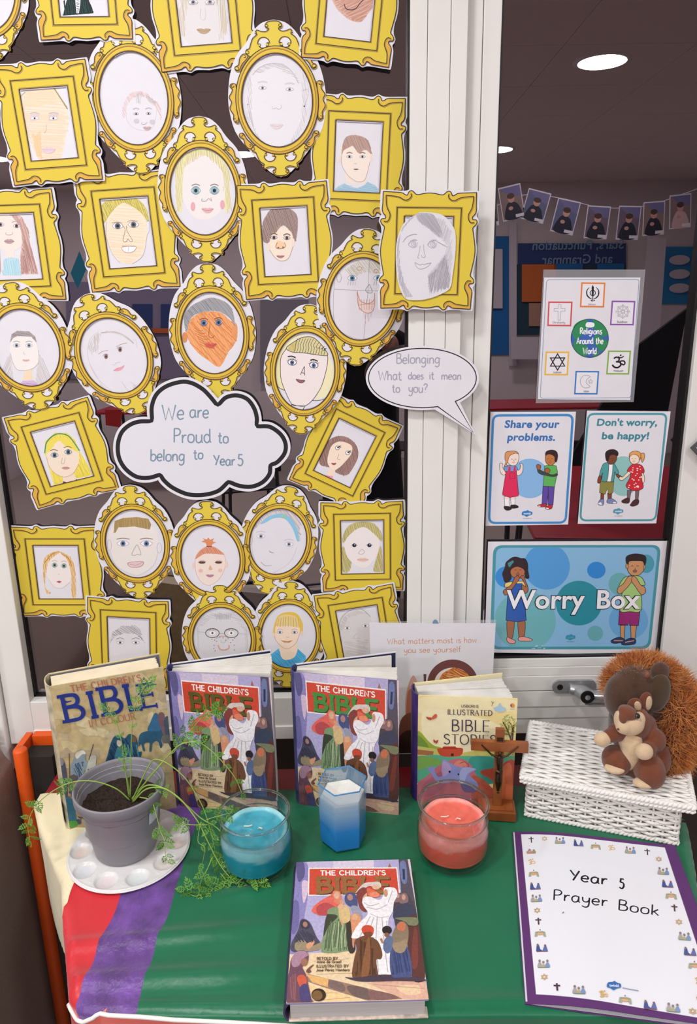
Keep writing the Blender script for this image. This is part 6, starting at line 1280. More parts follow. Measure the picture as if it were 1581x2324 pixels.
def cpos(x, y, b):
    if True:
        d, bp = inside_d(x, y)
        nz = mnoise.noise(Vector((x*9, y*14, 0))); n2 = mnoise.noise(Vector((x*28+5, y*30, 3)))
        amp = {0: .0042, 1: .0022, 2: .0018, 3: .0016}[b]
        z = .0005 + max(0, amp*(nz*.9+.35)) + (.0004*n2 if b != 3 else .0002*n2)
        if b == 0: z += .006*max(0, math.sin((x*1.6 + y*.55)*52 + 2*math.sin(y*11)))*min(1, abs(x+.418)*25)
        # long soft folds in the green on the left and at the front edge
        if b >= 1:
            z += .0085*math.exp(-((y-.735-.05*(x+.2))/.016)**2)*max(0, min(1, (-.02-x)*6)) + .0070*math.exp(-((y-.80-.10*(x+.2))/.014)**2)*max(0, min(1, (-.04-x)*6)) + .0045*math.exp(-((y-.872-.22*(x+.15))/.013)**2)*max(0, min(1, (-.03-x)*8))*max(0, min(1, (x+.24)*12)) + .0050*math.exp(-((y-.76-.05*math.sin(x*14))/.02)**2)*max(0, min(1, (x-.11)*8))*max(0, min(1, (.20-x)*12)) + .0030*math.exp(-((y-.694)/.009)**2)
        px_, py_ = x, y
        if d > 0:
            ox, oy = x-bp[0], y-bp[1]; l = math.hypot(ox, oy) or 1; out = .004 + .006*math.sin(18*(bp[0]+bp[1]*1.7)) * min(1, d/.08) + min(d, .006)*.6
            px_, py_ = bp[0] + ox/l*(out), bp[1] + oy/l*(out); z = .0006 + .003*max(0, 1-d/.006) - max(0, d-.004)*.98 - .002
        elif d > -.012: z += .0006
        return Vector((px_, py_, ZT + z + .0006)), d
def yrow(j): return .56 + .10*j/30 if j < 30 else (.66 + .04*(j-30)/40 if j < 70 else .70 + .405*(j-70)/(NY-70))
gv = []; ga = []
for j in range(NY+1):
    for i in range(NX+1):
        y = yrow(j); yb = y; B = bounds(y); s_ = 0
        while i > CUTS[s_+1]: s_ += 1
        x = B[s_] + (B[s_+1]-B[s_])*(i-CUTS[s_])/(CUTS[s_+1]-CUTS[s_]); b = s_
        P_, d = cpos(x, y, b); gv.append(P_); ga.append((x, yb, d))
cloth = empty('altar_cloth', loc=(0, .9, ZT)); tag(cloth, 'satin cloth with green, purple, red and cream stripes spread over the table', 'cloth')
CC = {0: ('cream_satin', '#e8dcb6', 'cream_stripe'), 1: ('red_satin', '#cf2630', 'red_stripe'), 2: ('purple_satin', '#6a4391', 'purple_stripe'), 3: ('green_satin', '#006844', 'green_panel'), 4: ('coral_satin', '#e06a60', 'coral_border')}
def hem(x): return .001 + (-.31 - x)*.6 if x < -.31 else (.001 + (x + .31)*.055 if x < .02 else .019 + .012*(1-math.cos((x-.02)*16)))
faces = {k: [] for k in CC}
for j in range(NY):
    for i in range(NX):
        a = j*(NX+1)+i; x, y, d = ga[a]
        if x > .47 and y > 1.0 and math.hypot(x-.462, y-1.03) > .073: continue
        if d > .16 or y > 1.104: continue
        k = 0
        while i >= CUTS[k+1]: k += 1
        if d > hem(x) and y < .72 and x > -.34: k = 4
        faces[k].append((a, a+1, a+NX+2, a+NX+1))
for k, (mn, c, nm) in CC.items():
    if not faces[k]: continue
    used = {}; v = []; f = []
    for q in faces[k]:
        r = []
        for idx in q:
            if idx not in used: used[idx] = len(v); v.append(gv[idx] - cloth.location)
            r.append(used[idx])
        f.append(tuple(r))
    m = mat(mn, c, .36 if k != 2 else .40, noise=.10 if k != 2 else .45, nscale=7 if k != 2 else 30, bump=.0045 if k == 2 else .0014, bscale=26 if k != 2 else 55, sheen=.25, spec=.5)  # purple's stronger noise puts crinkle light and shade into its colour
    mesh_obj(nm, v, f, m, cloth, smooth=True)
pp = []
for i in range(150):
    x = -.365 + i*.0050; ye = .684
    for _ in range(30):
        dd, _b = inside_d(x, ye)
        if abs(dd) < 1e-4: break
        ye += dd*.7 if ye < .8 else -.01
    pp.append(cpos(x, ye - hem(x), 3)[0] + Vector((0, -.0015, .001)) - cloth.location)
MB().tube(pp, .0026, 8).build('white_piping', mat('white_satin', '#e9e6e0', .4, sheen=.3), cloth, smooth=True)
# ---------------------------------------------------------------- orange box, brown cover and pipe at the left
ob = empty('orange_storage_box', loc=(-.60, 1.16, ZF)); tag(ob, 'orange-edged dark storage box standing left of the table', 'box')
M_or = mat('orange_board', '#e0560f', .45, noise=.05, nscale=20)
pa = tab(50, 1700, -.765); xb = pa.x; yb = pa.y; zt = -.765 - ZF
def L_(x, y, z): return (x+.60, y-1.16, z)
mb = MB(); mb.tube([L_(xb-.004, yb, 0), L_(xb-.004, yb, zt-.003), L_(xb-.004, yb, zt)], [.0125,.0125,.011], 20)
mb.build('rounded_post', M_or, ob, smooth=True)
mb = MB(); mb.box(L_(xb-.0165, yb, 0), L_(xb-.004, 1.22, zt-.001)); mb.build('side_board', M_or, ob, bevel=.001)
mb = MB(); mb.box(L_(xb, 1.205, 0), L_(-.552, 1.222, zt)); mb.build('back_board', M_or, ob, bevel=.001)
MB().box(L_(xb-.010, yb+.004, 0), L_(-.552, 1.204, zt-.02)).build('dark_inside', mat('dark_inside', '#26231f', .8), ob)  # dark solid block filling the inside of the box
br = empty('brown_cover', loc=(-.72, .95, ZF)); tag(br, 'soft grey-brown cover left of the orange box, reaching the lower left corner', 'cover')
mb = MB(); N1 = 16
prof = [(-.40,-.10),(-.2,-.03),(.0,-.004),(.06,-.0),(.082,-.02),(.09,-.05),(.092,-.2),(.094,-.45),(.10,-.75)]
v = []; f = []
for j in range(21):
    yy = 1.195 - j*.05
    for (dx, dz) in catmull(prof, False, 3):
        w_ = .006*math.sin(yy*14+dz*6)
        v.append((xb - .124 + dx + w_ - (.0 if j else 0) + (-.06*max(0, (1.1-yy))*0), yy, -.775 + dz - .05*max(0, dz*-1)*0 + .012*math.sin(yy*9+dx*5)*(1 if dz < -.01 else .3)))
npf = len(catmull(prof, False, 3))
for j in range(20):
    for i in range(npf-1): f.append((j*npf+i, j*npf+i+1, (j+1)*npf+i+1, (j+1)*npf+i))
mesh_obj('fabric', [(p[0]+.72, p[1]-.95, p[2]-ZF) for p in v], f, mat('grey_brown_fabric', '#85736a', .9, noise=.12, nscale=350, sheen=.0, bump=.0006, bscale=400), br, smooth=True)
cb = empty('white_pipe_end', loc=(-.70, 1.20, -.76)); tag(cb, 'pale rounded trunking end with thin dark lines above the brown cover', 'pipe')
MB().tube([(-.06,0,0),(.0,0,.0),(.03,0,-.003)], [.019,.019,.012], 20).build('trunking', MATS['white_trim'], cb, smooth=True)
for dz, r in ((-.004,.0205),(-.020,.0215)): MB().tube([(-.05,-.004,dz+.002),(-.01,-.012,dz),(.02,-.01,dz-.006)], .0012, 6).build('dark_line', MATS['black_gasket'], cb)
# ---------------------------------------------------------------- pot, soil, plant and palette
def att_mesh(name, v, f, cols, m, parent, smooth=True):
    o = mesh_obj(name, v, f, m, parent, smooth); at = o.data.attributes.new('Col', 'FLOAT_COLOR', 'POINT'); fl = []
    for c in cols: fl += [c[0], c[1], c[2], 1.0]
    at.data.foreach_set('color', fl); return o
pc = tab(295, 1932)
pal = empty('paint_palette', loc=(pc.x, pc.y, ZT + .004)); tag(pal, 'round white palette with shallow wells, used as saucer under the grey pot', 'palette')
NR, NT = 80, 260; R_ = .0935; wells = [(.073*math.cos(a), .073*math.sin(a)) for a in [2*pi*k/10 + .12 for k in range(10)]]
wc = [lin(c) for c in ('#d8c9c4','#cfc4cc','#d9d4cd','#c6d3d8','#dcd6d0','#d6c8c0','#cfd0d4','#dccfd0','#d2d8d8','#d8d2ca')]
v = []; cols = []; base = lin('#d9d8d6')
for i in range(NR+1):
    r = R_*i/NR
    for k in range(NT):
        a = 2*pi*k/NT; x, y = r*math.cos(a), r*math.sin(a); z = .0062; c = base
        if r > R_-.004: z = .0062 - .0035*((r-R_+.004)/.004)**2 + .0012*math.sin(pi*(r-R_+.004)/.004)
        for (wx, wy), wcc in zip(wells, wc):
            d = math.hypot(x-wx, y-wy)
            if d < .0166: z -= .0056*(1-(d/.0166)**2)**.45; c = mixc(base, wcc, min(1, (1-d/.0166)*2))
        for q in range(10):
            a2 = 2*pi*(q+.5)/10+.12
            for rr in (.083,):
                if math.hypot(x-rr*math.cos(a2+.05), y-rr*math.sin(a2+.05)) < .0018: z += .0006
        v.append((x, y, z)); cols.append(c)
f = [(i*NT+k, i*NT+(k+1)%NT, (i+1)*NT+(k+1)%NT, (i+1)*NT+k) for i in range(NR) for k in range(NT)]
f = [q[::-1] for q in f]; n0 = len(v)
for k in range(NT): a = 2*pi*k/NT; v.append((R_*.97*math.cos(a), R_*.97*math.sin(a), 0)); cols.append(base)
f += [(NR*NT+(k+1)%NT, NR*NT+k, n0+k, n0+(k+1)%NT) for k in range(NT)]; f.append(tuple(n0+k for k in range(NT))[::-1])
f = [q[::-1] if len(q) == 4 and max(q) < n0 else q for q in f]
att_mesh('palette_dish', v, f, cols, mat('white_plastic_tinted', rough=.3, attr=True, noise=.04, nscale=200), pal)
pb = tab(287, 1932); pz = ZT + .0105
pot = empty('plant_pot', loc=(pb.x + .001, pb.y, pz)); tag(pot, 'grey plastic plant pot standing on the white palette', 'pot')
prof = [(0,.0),(.040,0),(.0455,.001),(.047,.004),(.060,.094),(.0605,.096),(.0665,.0965),(.068,.099),(.0685,.112),(.0675,.1145),(.0655,.1140),(.0645,.110),(.0615,.100),(.0585,.080),(.0545,.04)]
M_pot = mat('grey_plastic', '#86848a', .42, noise=.05, nscale=25)
MB().lathe(prof, 72).build('pot_body', M_pot, pot, smooth=True)
MB().lathe([(.0627,.103),(.0622,.1035),(.0618,.103)], 72).build('inner_ridge', mat('ridge_grey', '#a8a6aa', .4), pot, smooth=True)
v = []; f = []; NRs, NTs = 16, 48
for i in range(NRs+1):
    for k in range(NTs):
        r = .0590*i/NRs; a = 2*pi*k/NTs; p = Vector((r*math.cos(a), r*math.sin(a), 0)); v.append((p.x, p.y, .082 + .005*mnoise.noise(p*90) + .003*mnoise.noise(p*260)))
f = [(i*NTs+k, i*NTs+(k+1)%NTs, (i+1)*NTs+(k+1)%NTs, (i+1)*NTs+k) for i in range(NRs) for k in range(NTs)]
mesh_obj('soil', v, [q[::-1] for q in f], mat('potting_soil', '#1f1612', .95, color2='#3a2a20', nscale=400, bump=.0015, bscale=500), pot)
a0 = -.42; lv = []
for i in range(5):
    for z in (.055, .082): a = a0 - .12 + i*.10; r = .0475 + (.0600-.0475)*(z-.004)/.09 + .0012; lv.append((r*math.cos(a), r*math.sin(a), z))
mesh_obj('plant_label', lv, [(2*i, 2*i+2, 2*i+3, 2*i+1) for i in range(4)], mat('label_white', '#cdd6da', .5), pot)
plant = empty('carrot_plant', loc=(pb.x, pb.y, pz + .084)); tag(plant, 'feathery green carrot plant growing in the grey pot, trailing over the cloth', 'plant')
M_stem = mat('green_stem', '#8fae4e', .5, noise=.1, nscale=80); M_leaf = mat('green_leaf', '#5f9433', .5, noise=.25, nscale=300)
lf = MB(); 
def leafblade(mb, x, y, a, l, w_):
    c, s_ = math.cos(a), math.sin(a); P = [(0,0,0),(.35*l,w_*.5,.0006),(.7*l,w_*.55,.001),(l,w_*.1,.0004),(.75*l,-w_*.5,.001),(.35*l,-w_*.45,.0006)]
    mb.add([(x + p[0]*c - p[1]*s_, y + p[0]*s_ + p[1]*c, p[2]) for p in P], [(0,1,2,3,4,5)])
lf.tube([(0,0,0),(0,.010,.0004),(0,.020,0)], [.0005,.0004,.0002], 4)
for (y, l) in ((.004,.006),(.009,.0075),(.014,.006)):
    for s in (-1, 1): leafblade(lf, 0, y, pi/2 - s*.95, l, .0021); leafblade(lf, s*l*.5, y + l*.35, pi/2 - s*.45, l*.75, .0017); leafblade(lf, s*l*.45, y+l*.2, pi/2 - s*1.5, l*.62, .0015)
leafblade(lf, 0, .018, pi/2, .008, .0024); leafblade(lf, 0, .017, pi/2+.5, .006, .0019); leafblade(lf, 0, .017, pi/2-.5, .006, .0019)
leaf0 = lf.build('leaf', M_leaf, plant); first = [True]
YB = pb.y
SC = lambda p: (60 + p[0]/2.7257, 1450 + p[1]/2.7257)
STEMS = [  # crop points, depth at root and tip, radius, leaf positions (fraction, scale)
 ([(640,1000),(560,930),(440,885),(320,880),(220,910),(110,980),(40,1060),(10,1150),(20,1240)], 0, -.03, .0011, [(.42,.9),(.46,1.0),(.50,.8),(.66,1.0),(.70,.9),(.82,.8),(.86,.9),(.92,.9),(.97,.9),(1,.8)]),
 ([(642,980),(645,800),(650,600),(665,450),(700,350),(740,285)], 0, -.01, .0010, [(.45,.5),(.62,.7),(.68,.8),(.75,.6),(.82,.9),(.86,.8),(.93,.9),(1,1.0)]),
 ([(635,980),(610,800),(590,650),(560,530),(520,460),(480,415)], 0, .01, .0010, [(.35,.7),(.45,.5),(.62,.6),(.7,.6),(.78,.7),(.85,.6),(.93,.6),(1,.7)]),
 ([(645,980),(620,850),(600,790),(598,740)], .01, .0, .0009, [(.5,.6),(.8,.7),(1,.9)]),
 ([(650,990),(760,860),(880,720),(960,650),(1060,640),(1140,690),(1220,770),(1290,860),(1330,950)], 0, -.03, .0012, [(.30,.9),(.42,1.1),(.46,1.0),(.50,1.0),(.56,.7),(.66,.8),(.76,.7),(.88,.8),(1,.9)]),
 ([(660,1000),(740,880),(860,740),(920,690),(950,600),(1010,570),(1100,470),(1170,440)], 0, .0, .0009, [(.5,1.0),(.6,.9),(.72,1.1),(.80,1.0),(.86,1.0),(.92,1.1),(.96,1.1),(1,1.1)]),
 ([(655,1000),(690,920),(760,780),(800,745),(880,775),(980,860),(1060,980),(1110,1090),(1140,1200),(1165,1300)], 0, -.05, .0012, [(.60,.7),(.75,.7),(.85,1.0),(.9,.9),(.95,.9),(1,1.0)]),
 ([(655,1010),(720,920),(790,905),(880,940),(980,1020),(1080,1110),(1180,1170),(1240,1250),(1310,1330),(1390,1440),(1420,1500)], 0, -.07, .0012, [(.2,.8),(.26,.8),(.55,.8),(.62,.8),(.72,.7),(.85,.8),(.93,.9),(1,1.0)]),
 ([(660,1010),(740,930),(850,925),(960,1000),(1060,1130),(1110,1230),(1170,1350),(1220,1430),(1300,1520)], .0, -.08, .0014, [(.5,.7),(.7,.9),(.76,1.0),(.82,1.0),(.88,1.1),(.93,1.1),(1,1.1)]),
 ([(1300,1515),(1340,1480),(1390,1480),(1430,1500)], -.08, -.085, .0008, [(.4,1.1),(.7,1.0),(.9,1.1),(1,1.1)]),
 ([(1150,1350),(1120,1420),(1080,1500),(1060,1590),(990,1570)], -.07, -.09, .0008, [(.3,.9),(.5,.9),(.7,1.0),(.85,1.1),(1,1.1)]),
 ([(1200,1450),(1230,1500),(1160,1540),(1120,1590)], -.07, -.09, .0007, [(.3,1.1),(.5,1.0),(.7,1.1),(.9,1.1),(1,1.1)]),
 ([(700,980),(770,1000),(800,1080),(830,1190),(850,1240),(860,1330),(870,1370)], -.02, -.075, .0009, [(.12,.9),(.2,.9),(.45,1.0),(.5,.9),(.65,1.0),(.7,1.0),(.85,.8),(1,.8)]),
 ([(1080,1130),(1060,1250),(1100,1290),(1090,1380)], -.05, -.07, .0006, [(.5,.6),(1,.8)]),
 ([(1120,1150),(1020,1150),(950,1140)], -.045, -.05, .0007, [(.5,1.0),(.8,1.1),(1,1.1)]),
 ([(1110,1120),(1170,1100),(1250,1080)], -.045, -.05, .0007, [(.4,1.0),(.8,1.0),(1,1.0)])]
random.seed(21)
Rc = Matrix((RT, UP, -FW)).transposed()
for pts, d0, d1, r, lvs in STEMS:
    cp_ = catmull(pts, False, 5); W = []
    for i, p in enumerate(cp_):
        u = i/(len(cp_)-1); q = SC(p); P = win(q[0], q[1], YB + d0 + (d1-d0)*u)
        if P.z < ZT + .004: P = tab(q[0], q[1], ZT + .004)
        W.append(P - plant.location)
    MB().tube(W, [r*(1-.55*i/len(W)) for i in range(len(W))], 6).build('stem', M_stem, plant, smooth=True)
    for (u, sc) in lvs:
        for side in ((-1, 1) if u < .99 else (0,)):
            i = min(len(W)-2, int(u*(len(W)-1))); P = W[i].lerp(W[i+1], .5) if u < .99 else W[-1]; d = (W[min(i+1, len(W)-1)] - W[max(i-1, 0)]).normalized()
            dc = Rc.inverted() @ d; a = math.atan2(dc.y, dc.x) - pi/2 + side*random.uniform(.5, 1.2) + random.uniform(-.2, .2)
            M = Rc @ Matrix.Rotation(a, 3, 'Z') @ Matrix.Rotation(random.uniform(-.7, .7), 3, 'Y') @ Matrix.Rotation(random.uniform(-.5, .5), 3, 'X')
            if first[0]: o = leaf0; first[0] = False
            else: o = leaf0.copy(); COL.objects.link(o); o.parent = plant
            s = sc*random.uniform(.55, .85)
            wz = P.z + plant.location.z
            if wz < ZT + .012: P = P + Vector((0, 0, ZT + .012 - wz)) * .7
            o.matrix_basis = Matrix.Translation(P) @ M.to_4x4() @ Matrix.Scale(s, 4)
# ---------------------------------------------------------------- candles
def thin_glass(name, tint=(1, 1, 1), refl_=1.0, alpha_col=None):
    m = bpy.data.materials.new(name); m.use_nodes = True; nt = m.node_tree; nt.nodes.clear(); N = nt.nodes; L = nt.links
    o = N.new('ShaderNodeOutputMaterial'); mx = N.new('ShaderNodeMixShader'); tr = N.new('ShaderNodeBsdfTransparent'); gl = N.new('ShaderNodeBsdfGlossy'); fr = N.new('ShaderNodeMath'); lw_ = N.new('ShaderNodeLayerWeight'); pw = N.new('ShaderNodeMath'); pw.operation = 'POWER'; pw.inputs[1].default_value = 4; lw_.inputs[0].default_value = .5; L.new(lw_.outputs['Facing'], pw.inputs[0]); fr.operation = 'MULTIPLY_ADD'; fr.inputs[1].default_value = .7; fr.inputs[2].default_value = .045; L.new(pw.outputs[0], fr.inputs[0])
    gl.inputs['Roughness'].default_value = .03; tr.inputs[0].default_value = (*tint, 1)
    L.new(fr.outputs[0], mx.inputs[0]); L.new(tr.outputs[0], mx.inputs[1]); L.new(gl.outputs[0], mx.inputs[2]); L.new(mx.outputs[0], o.inputs[0]); return m
M_jar = thin_glass('jar_glass', (.90, .92, .92)); M_rim = mat('rim_glass', '#eef4f4', .03, trans=1.0, ior=1.45)
def jar(px, py, label, wax, pale, name='jar_candle', rs=1.0, seed=0):
    c = tab(px, py); e = empty(name, loc=(c.x, c.y, ZT + .003)); tag(e, label, 'candle')
    out = [(0,.0),(.040,0),(.048,.003),(.0525,.010),(.0550,.022),(.0556,.040),(.0552,.054),(.0535,.0625),(.0520,.067),(.0522,.0685),(.0526,.088),(.0530,.0895),(.0532,.092),(.0526,.0935),(.0515,.0935)]
    inn = [(.0503,.0915),(.0500,.068),(.0498,.0655),(.0515,.060),(.0528,.052),(.0532,.040),(.0528,.022),(.0500,.014),(.045,.010),(0,.009)]
    MB().lathe([(r*rs, z) for r, z in out+inn], 64).build('glass_jar', M_jar, e, smooth=True)
    MB().tube([(.0520*rs*math.cos(2*pi*k/64), .0520*rs*math.sin(2*pi*k/64), .0928) for k in range(64)], .0021, 10, closed=True).build('jar_rim', M_rim, e, smooth=True)
    MB().tube([(.0515*rs*math.cos(2*pi*k/64), .0515*rs*math.sin(2*pi*k/64), .0670) for k in range(64)], .0010, 8, closed=True).build('neck_bead', M_rim, e, smooth=True)
    random.seed(seed)
    NRw, NTw = 14, 64; v = []; f = []; cols = []; wx = lin(wax); pl = lin(pale)
    prof = [(.030,.0098),(.0490,.0145),(.0524,.022),(.0528,.040),(.0524,.051),(.0508,.0575),(.0490,.0620),(.0484,.0640)]
    pr = catmull(prof, False, 3)
    for (r, z) in pr:
        for k in range(NTw):
            a = 2*pi*k/NTw; edge = .0440 + .0022*math.sin(3*a+seed) + .0012*math.sin(11*a)
            v.append((r*rs*math.cos(a), r*rs*math.sin(a), z + (0.0008*math.sin(7*a) if z > .0625 else 0))); cols.append(mixc(wx, pl, max(0, min(1, (z-edge)/.003)) * .62))
    for i in range(NRw, -1, -1):
        r = .0484*i/NRw*.995
        for k in range(NTw): a = 2*pi*k/NTw; p = Vector((r*math.cos(a), r*math.sin(a), seed)); v.append((r*rs*math.cos(a), r*rs*math.sin(a), .0590 + .0016*mnoise.noise(p*60) + .0008*mnoise.noise(p*200) + (.0045*(i/NRw)**9))); cols.append(mixc(wx, pl, .12 + .25*max(0, mnoise.noise(p*75)) + (.6 if i >= NRw-1 else 0)))
    rows = len(v)//NTw
    for i in range(rows-1):
        for k in range(NTw): f.append((i*NTw+k, i*NTw+(k+1)%NTw, (i+1)*NTw+(k+1)%NTw, (i+1)*NTw+k))
    att_mesh('wax', v, f, cols, mat('candle_wax', rough=.32, attr=True, noise=.06, nscale=120, sss=.15, bump=.0004, bscale=220), e)
    MB().tube([(.004,.002,.060),(.006,.0,.064),(.011,-.003,.0645)], .0009, 6).build('wick', mat('wick', '#e8e0c8', .8), e)
    MB().tube([(-.018,.008,.0605),(-.010,.005,.0628),(-.006,.008,.0622)], .0009, 6).build('wick', MATS['wick'], e)
    return e
jar(584, 1962, 'teal blue candle in a round glass jar, left, touched by the plant', '#149cb4', '#a8dce0', seed=2)
jar(1026, 1940, 'coral red candle in a round glass jar, in front of the crucifix', '#ee6250', '#f4aaa0', seed=5)
# hexagonal blue holder
c = tab(779, 1905); hx = empty('hexagonal_candle', loc=(c.x, c.y, ZT + .003)); tag(hx, 'white candle in a hexagonal blue glass holder, middle of the table', 'candle')
def hexring(r, z): return [(r*math.cos(math.radians(-107+60*k)), r*math.sin(math.radians(-107+60*k)), z) for k in range(6)]
def hexshell(rings):
    v = []; f = []
    for r, z in rings: v += hexring(r, z)
    for i in range(len(rings)-1):
        for k in range(6): f.append((i*6+k, i*6+(k+1)%6, (i+1)*6+(k+1)%6, (i+1)*6+k))
    return v, f
v, f = hexshell([(.0001,0),(.033,0),(.0365,.003),(.0395,.105),(.0390,.1065),(.0375,.1065),(.037,.105),(.0345,.008),(.0001,.006)])
m = bpy.data.materials.new('frosted_blue_glass'); m.use_nodes = True; nt = m.node_tree; b = nt.nodes['Principled BSDF']; b.inputs['Roughness'].default_value = .25; b.inputs['Coat Weight'].default_value = .4
tc = nt.nodes.new('ShaderNodeTexCoord'); sx = nt.nodes.new('ShaderNodeSeparateXYZ'); mr = nt.nodes.new('ShaderNodeMapRange'); cr = nt.nodes.new('ShaderNodeValToRGB'); al = nt.nodes.new('ShaderNodeMapRange')
mr.inputs[1].default_value = 0; mr.inputs[2].default_value = .106
cr.color_ramp.elements[0].color = lin('#1878c4'); cr.color_ramp.elements[0].position = .0; cr.color_ramp.elements[1].color = lin('#8cb8d4'); cr.color_ramp.elements[1].position = 1
el = cr.color_ramp.elements.new(.35); el.color = lin('#2f84cc'); el = cr.color_ramp.elements.new(.62); el.color = lin('#8ab8dc')
al.inputs[1].default_value = .035; al.inputs[2].default_value = .085; al.inputs[3].default_value = .97; al.inputs[4].default_value = .30
nt.links.new(tc.outputs['Object'], sx.inputs[0]); nt.links.new(sx.outputs['Z'], mr.inputs[0]); nt.links.new(mr.outputs[0], cr.inputs[0]); nt.links.new(cr.outputs[0], b.inputs['Base Color']); nt.links.new(sx.outputs['Z'], al.inputs[0]); nt.links.new(al.outputs[0], b.inputs['Alpha'])
o = mesh_obj('glass_holder', v, f, m, hx); bv = o.modifiers.new('b', 'BEVEL'); bv.width = .0016; bv.segments = 3; bv.limit_method = 'ANGLE'; bv.angle_limit = .5
rimp = [Vector(p) for p in hexring(.0385, .1066)]; MB().tube(rimp, .0011, 6, closed=True).build('blue_rim', mat('blue_rim', '#3c88c0', .2, coat=.5), hx, smooth=True)
v, f = hexshell([(.0001,.008),(.033,.008),(.0358,.082),(.0352,.084),(.028,.0825),(.0001,.081)])
mesh_obj('white_wax', v, f, mat('white_wax', '#e9e6dc', .45, sss=.2), hx)
# ---------------------------------------------------------------- crucifix
c = tab(1129, 1862); cz = empty('crucifix', loc=(c.x, c.y + .012, ZT + .003), rot=(0, 0, -.12)); tag(cz, 'wooden standing crucifix with a dark bronze figure, before the yellow book', 'crucifix')
M_wd = mat('varnished_wood', '#9c5a2c', .35, color2='#84461f', nscale=30, coat=.2)
MB().box((-.030,-.018,0),(.030,.018,.0165)).build('base_block', M_wd, cz, bevel=.001)
MB().box((-.024,-.013,.0165),(.026,.013,.019)).build('base_step', M_wd, cz, bevel=.0006)
MB().box((-.0072,-.004,.019),(.0072,.004,.162)).build('upright', M_wd, cz, bevel=.0006)
MB().box((-.0455,-.0055,.122),(.0455,.0035,.1395)).build('cross_arm', M_wd, cz, bevel=.0006)
M_bz = mat('dark_bronze', '#4a3a2c', .35, metal=.85)
MB().box((-.0048,-.0062,.142),(.0048,-.0042,.1475)).build('nameplate', M_bz, cz)
fg = MB()
fg.tube([(0,-.0085,.116),(0,-.0095,.106),(.0008,-.009,.094),(.0004,-.009,.086)], [.0042,.0052,.0040,.0046], 12)
fg.ball((.0006,-.0105,.1225), (.0029,.0030,.0036), 12, 8); fg.tube([(0,-.0088,.116),(.0006,-.010,.121)], .0018, 8)
for s in (-1, 1):
    fg.tube([(s*.003,-.0088,.1145),(s*.013,-.0082,.1185),(s*.0225,-.0070,.1275),(s*.0275,-.0062,.1325)], [.0021,.0017,.0013,.0011], 8)
    fg.ball((s*.0285,-.0062,.1335), (.0015,.0009,.0016), 8, 6)
    fg.tube([(s*.0022,-.009,.088),(s*.0032,-.0125,.072),(s*.0012,-.0085,.056),(s*.0006,-.0085,.051)], [.0032,.0026,.0018,.0015], 10)
    fg.ball((s*.0008,-.010,.0485), (.0013,.0026,.0012), 8, 6)
fg.tube([(-.0045,-.0095,.090),(0,-.012,.0885),(.0050,-.0095,.090)], .0028, 8)
o = fg.build('bronze_figure', M_bz, cz, smooth=True); r = o.modifiers.new('r', 'REMESH'); r.mode = 'VOXEL'; r.voxel_size = .0007; r.use_smooth_shade = True
# ---------------------------------------------------------------- wicker box
Fl = Vector((.287, 1.026)); Xd = Vector((.217, -.073)).normalized(); ang = math.atan2(Xd.y, Xd.x); BW, BD, BH = .229, .145, .070
bx = empty('wicker_box', loc=(Fl.x, Fl.y, ZT + .003), rot=(0, 0, ang)); tag(bx, 'white painted wicker box with lid, carrying the two toy squirrels', 'basket')
M_wk = mat('white_painted_wicker', '#efece6', .55, noise=.05, nscale=150, bump=.0004, bscale=600); M_in = mat('wicker_core', '#a89c88', .9)
MB().box((.004,.004,.003),(BW-.004,BD-.004,BH)).build('inner_core', M_in, bx)
sd = MB(); nrow = 13; sp = .0165
def perim(s):
    P = 2*(BW+BD); s %= P
    if s < BW: return (s, 0, 0, -1)
    s -= BW
    if s < BD: return (BW, s, 1, 0)
    s -= BD
    if s < BW: return (BW-s, BD, 0, 1)
    return (0, BD-(s-BW), -1, 0)
PL = 2*(BW+BD); nup = int(PL/sp); nup += 1 - nup % 2
for r_ in range(nrow):
    pts = []; n = 220
    for i in range(n):
        s = PL*i/n; x, y, nx_, ny_ = perim(s); w_ = math.sin(pi*s*nup/PL + (pi if r_ % 2 else 0)); a = .0024*w_
        z = .004 + r_*(BH-.006)/(nrow-1) + .0009*math.sin(s*60+r_*2)
        pts.append((x + nx_*a, y + ny_*a, z))
    sd.tube(pts, .0026, 6, closed=True)
o = sd.build('woven_sides', M_wk, bx, smooth=True); o['kind'] = 'stuff'
up_ = MB()
for i in range(nup): x, y, nx_, ny_ = perim(PL*(i+.5)/nup); up_.tube([(x, y, .002), (x, y, BH-.002)], .0018, 5)
o = up_.build('uprights', M_wk, bx, smooth=True); o['kind'] = 'stuff'
def rope(pts_, r, name, par, tw=2.0):
    mb = MB()
    P = []; 
    for a, b in zip(pts_, pts_[1:] + pts_[:1]):
        n = max(2, int((Vector(b)-Vector(a)).length/.0022)); P += [Vector(a).lerp(Vector(b), i/n) for i in range(n)]
    n = len(P)
    for ph in (0, pi):
        q = []
        for i, p in enumerate(P):
            t_ = (P[(i+1) % n]-P[i-1]).normalized(); u = t_.cross(Vector((0,0,1))); th = 2*pi*round(n*.0022/.013)*i/n + ph; q.append(p + (u*math.cos(th) + Vector((0,0,1))*math.sin(th))*r*.55)
        mb.tube(q, r*.75, 6, closed=True)
    o = mb.build(name, M_wk, par, smooth=True); return o
rope([(-.001,-.001,.002),(BW+.001,-.001,.002),(BW+.001,BD+.001,.002),(-.001,BD+.001,.002)], .0034, 'base_braid', bx)
lid = MB().box((-.006,-.010,BH+.003),(BW+.010,BD+.008,BH+.008)).build('lid', M_in, bx)
LX0, LX1, LY0, LY1 = -.010, BW+.016, -.014, BD+.010
lw = MB(); nr = 27
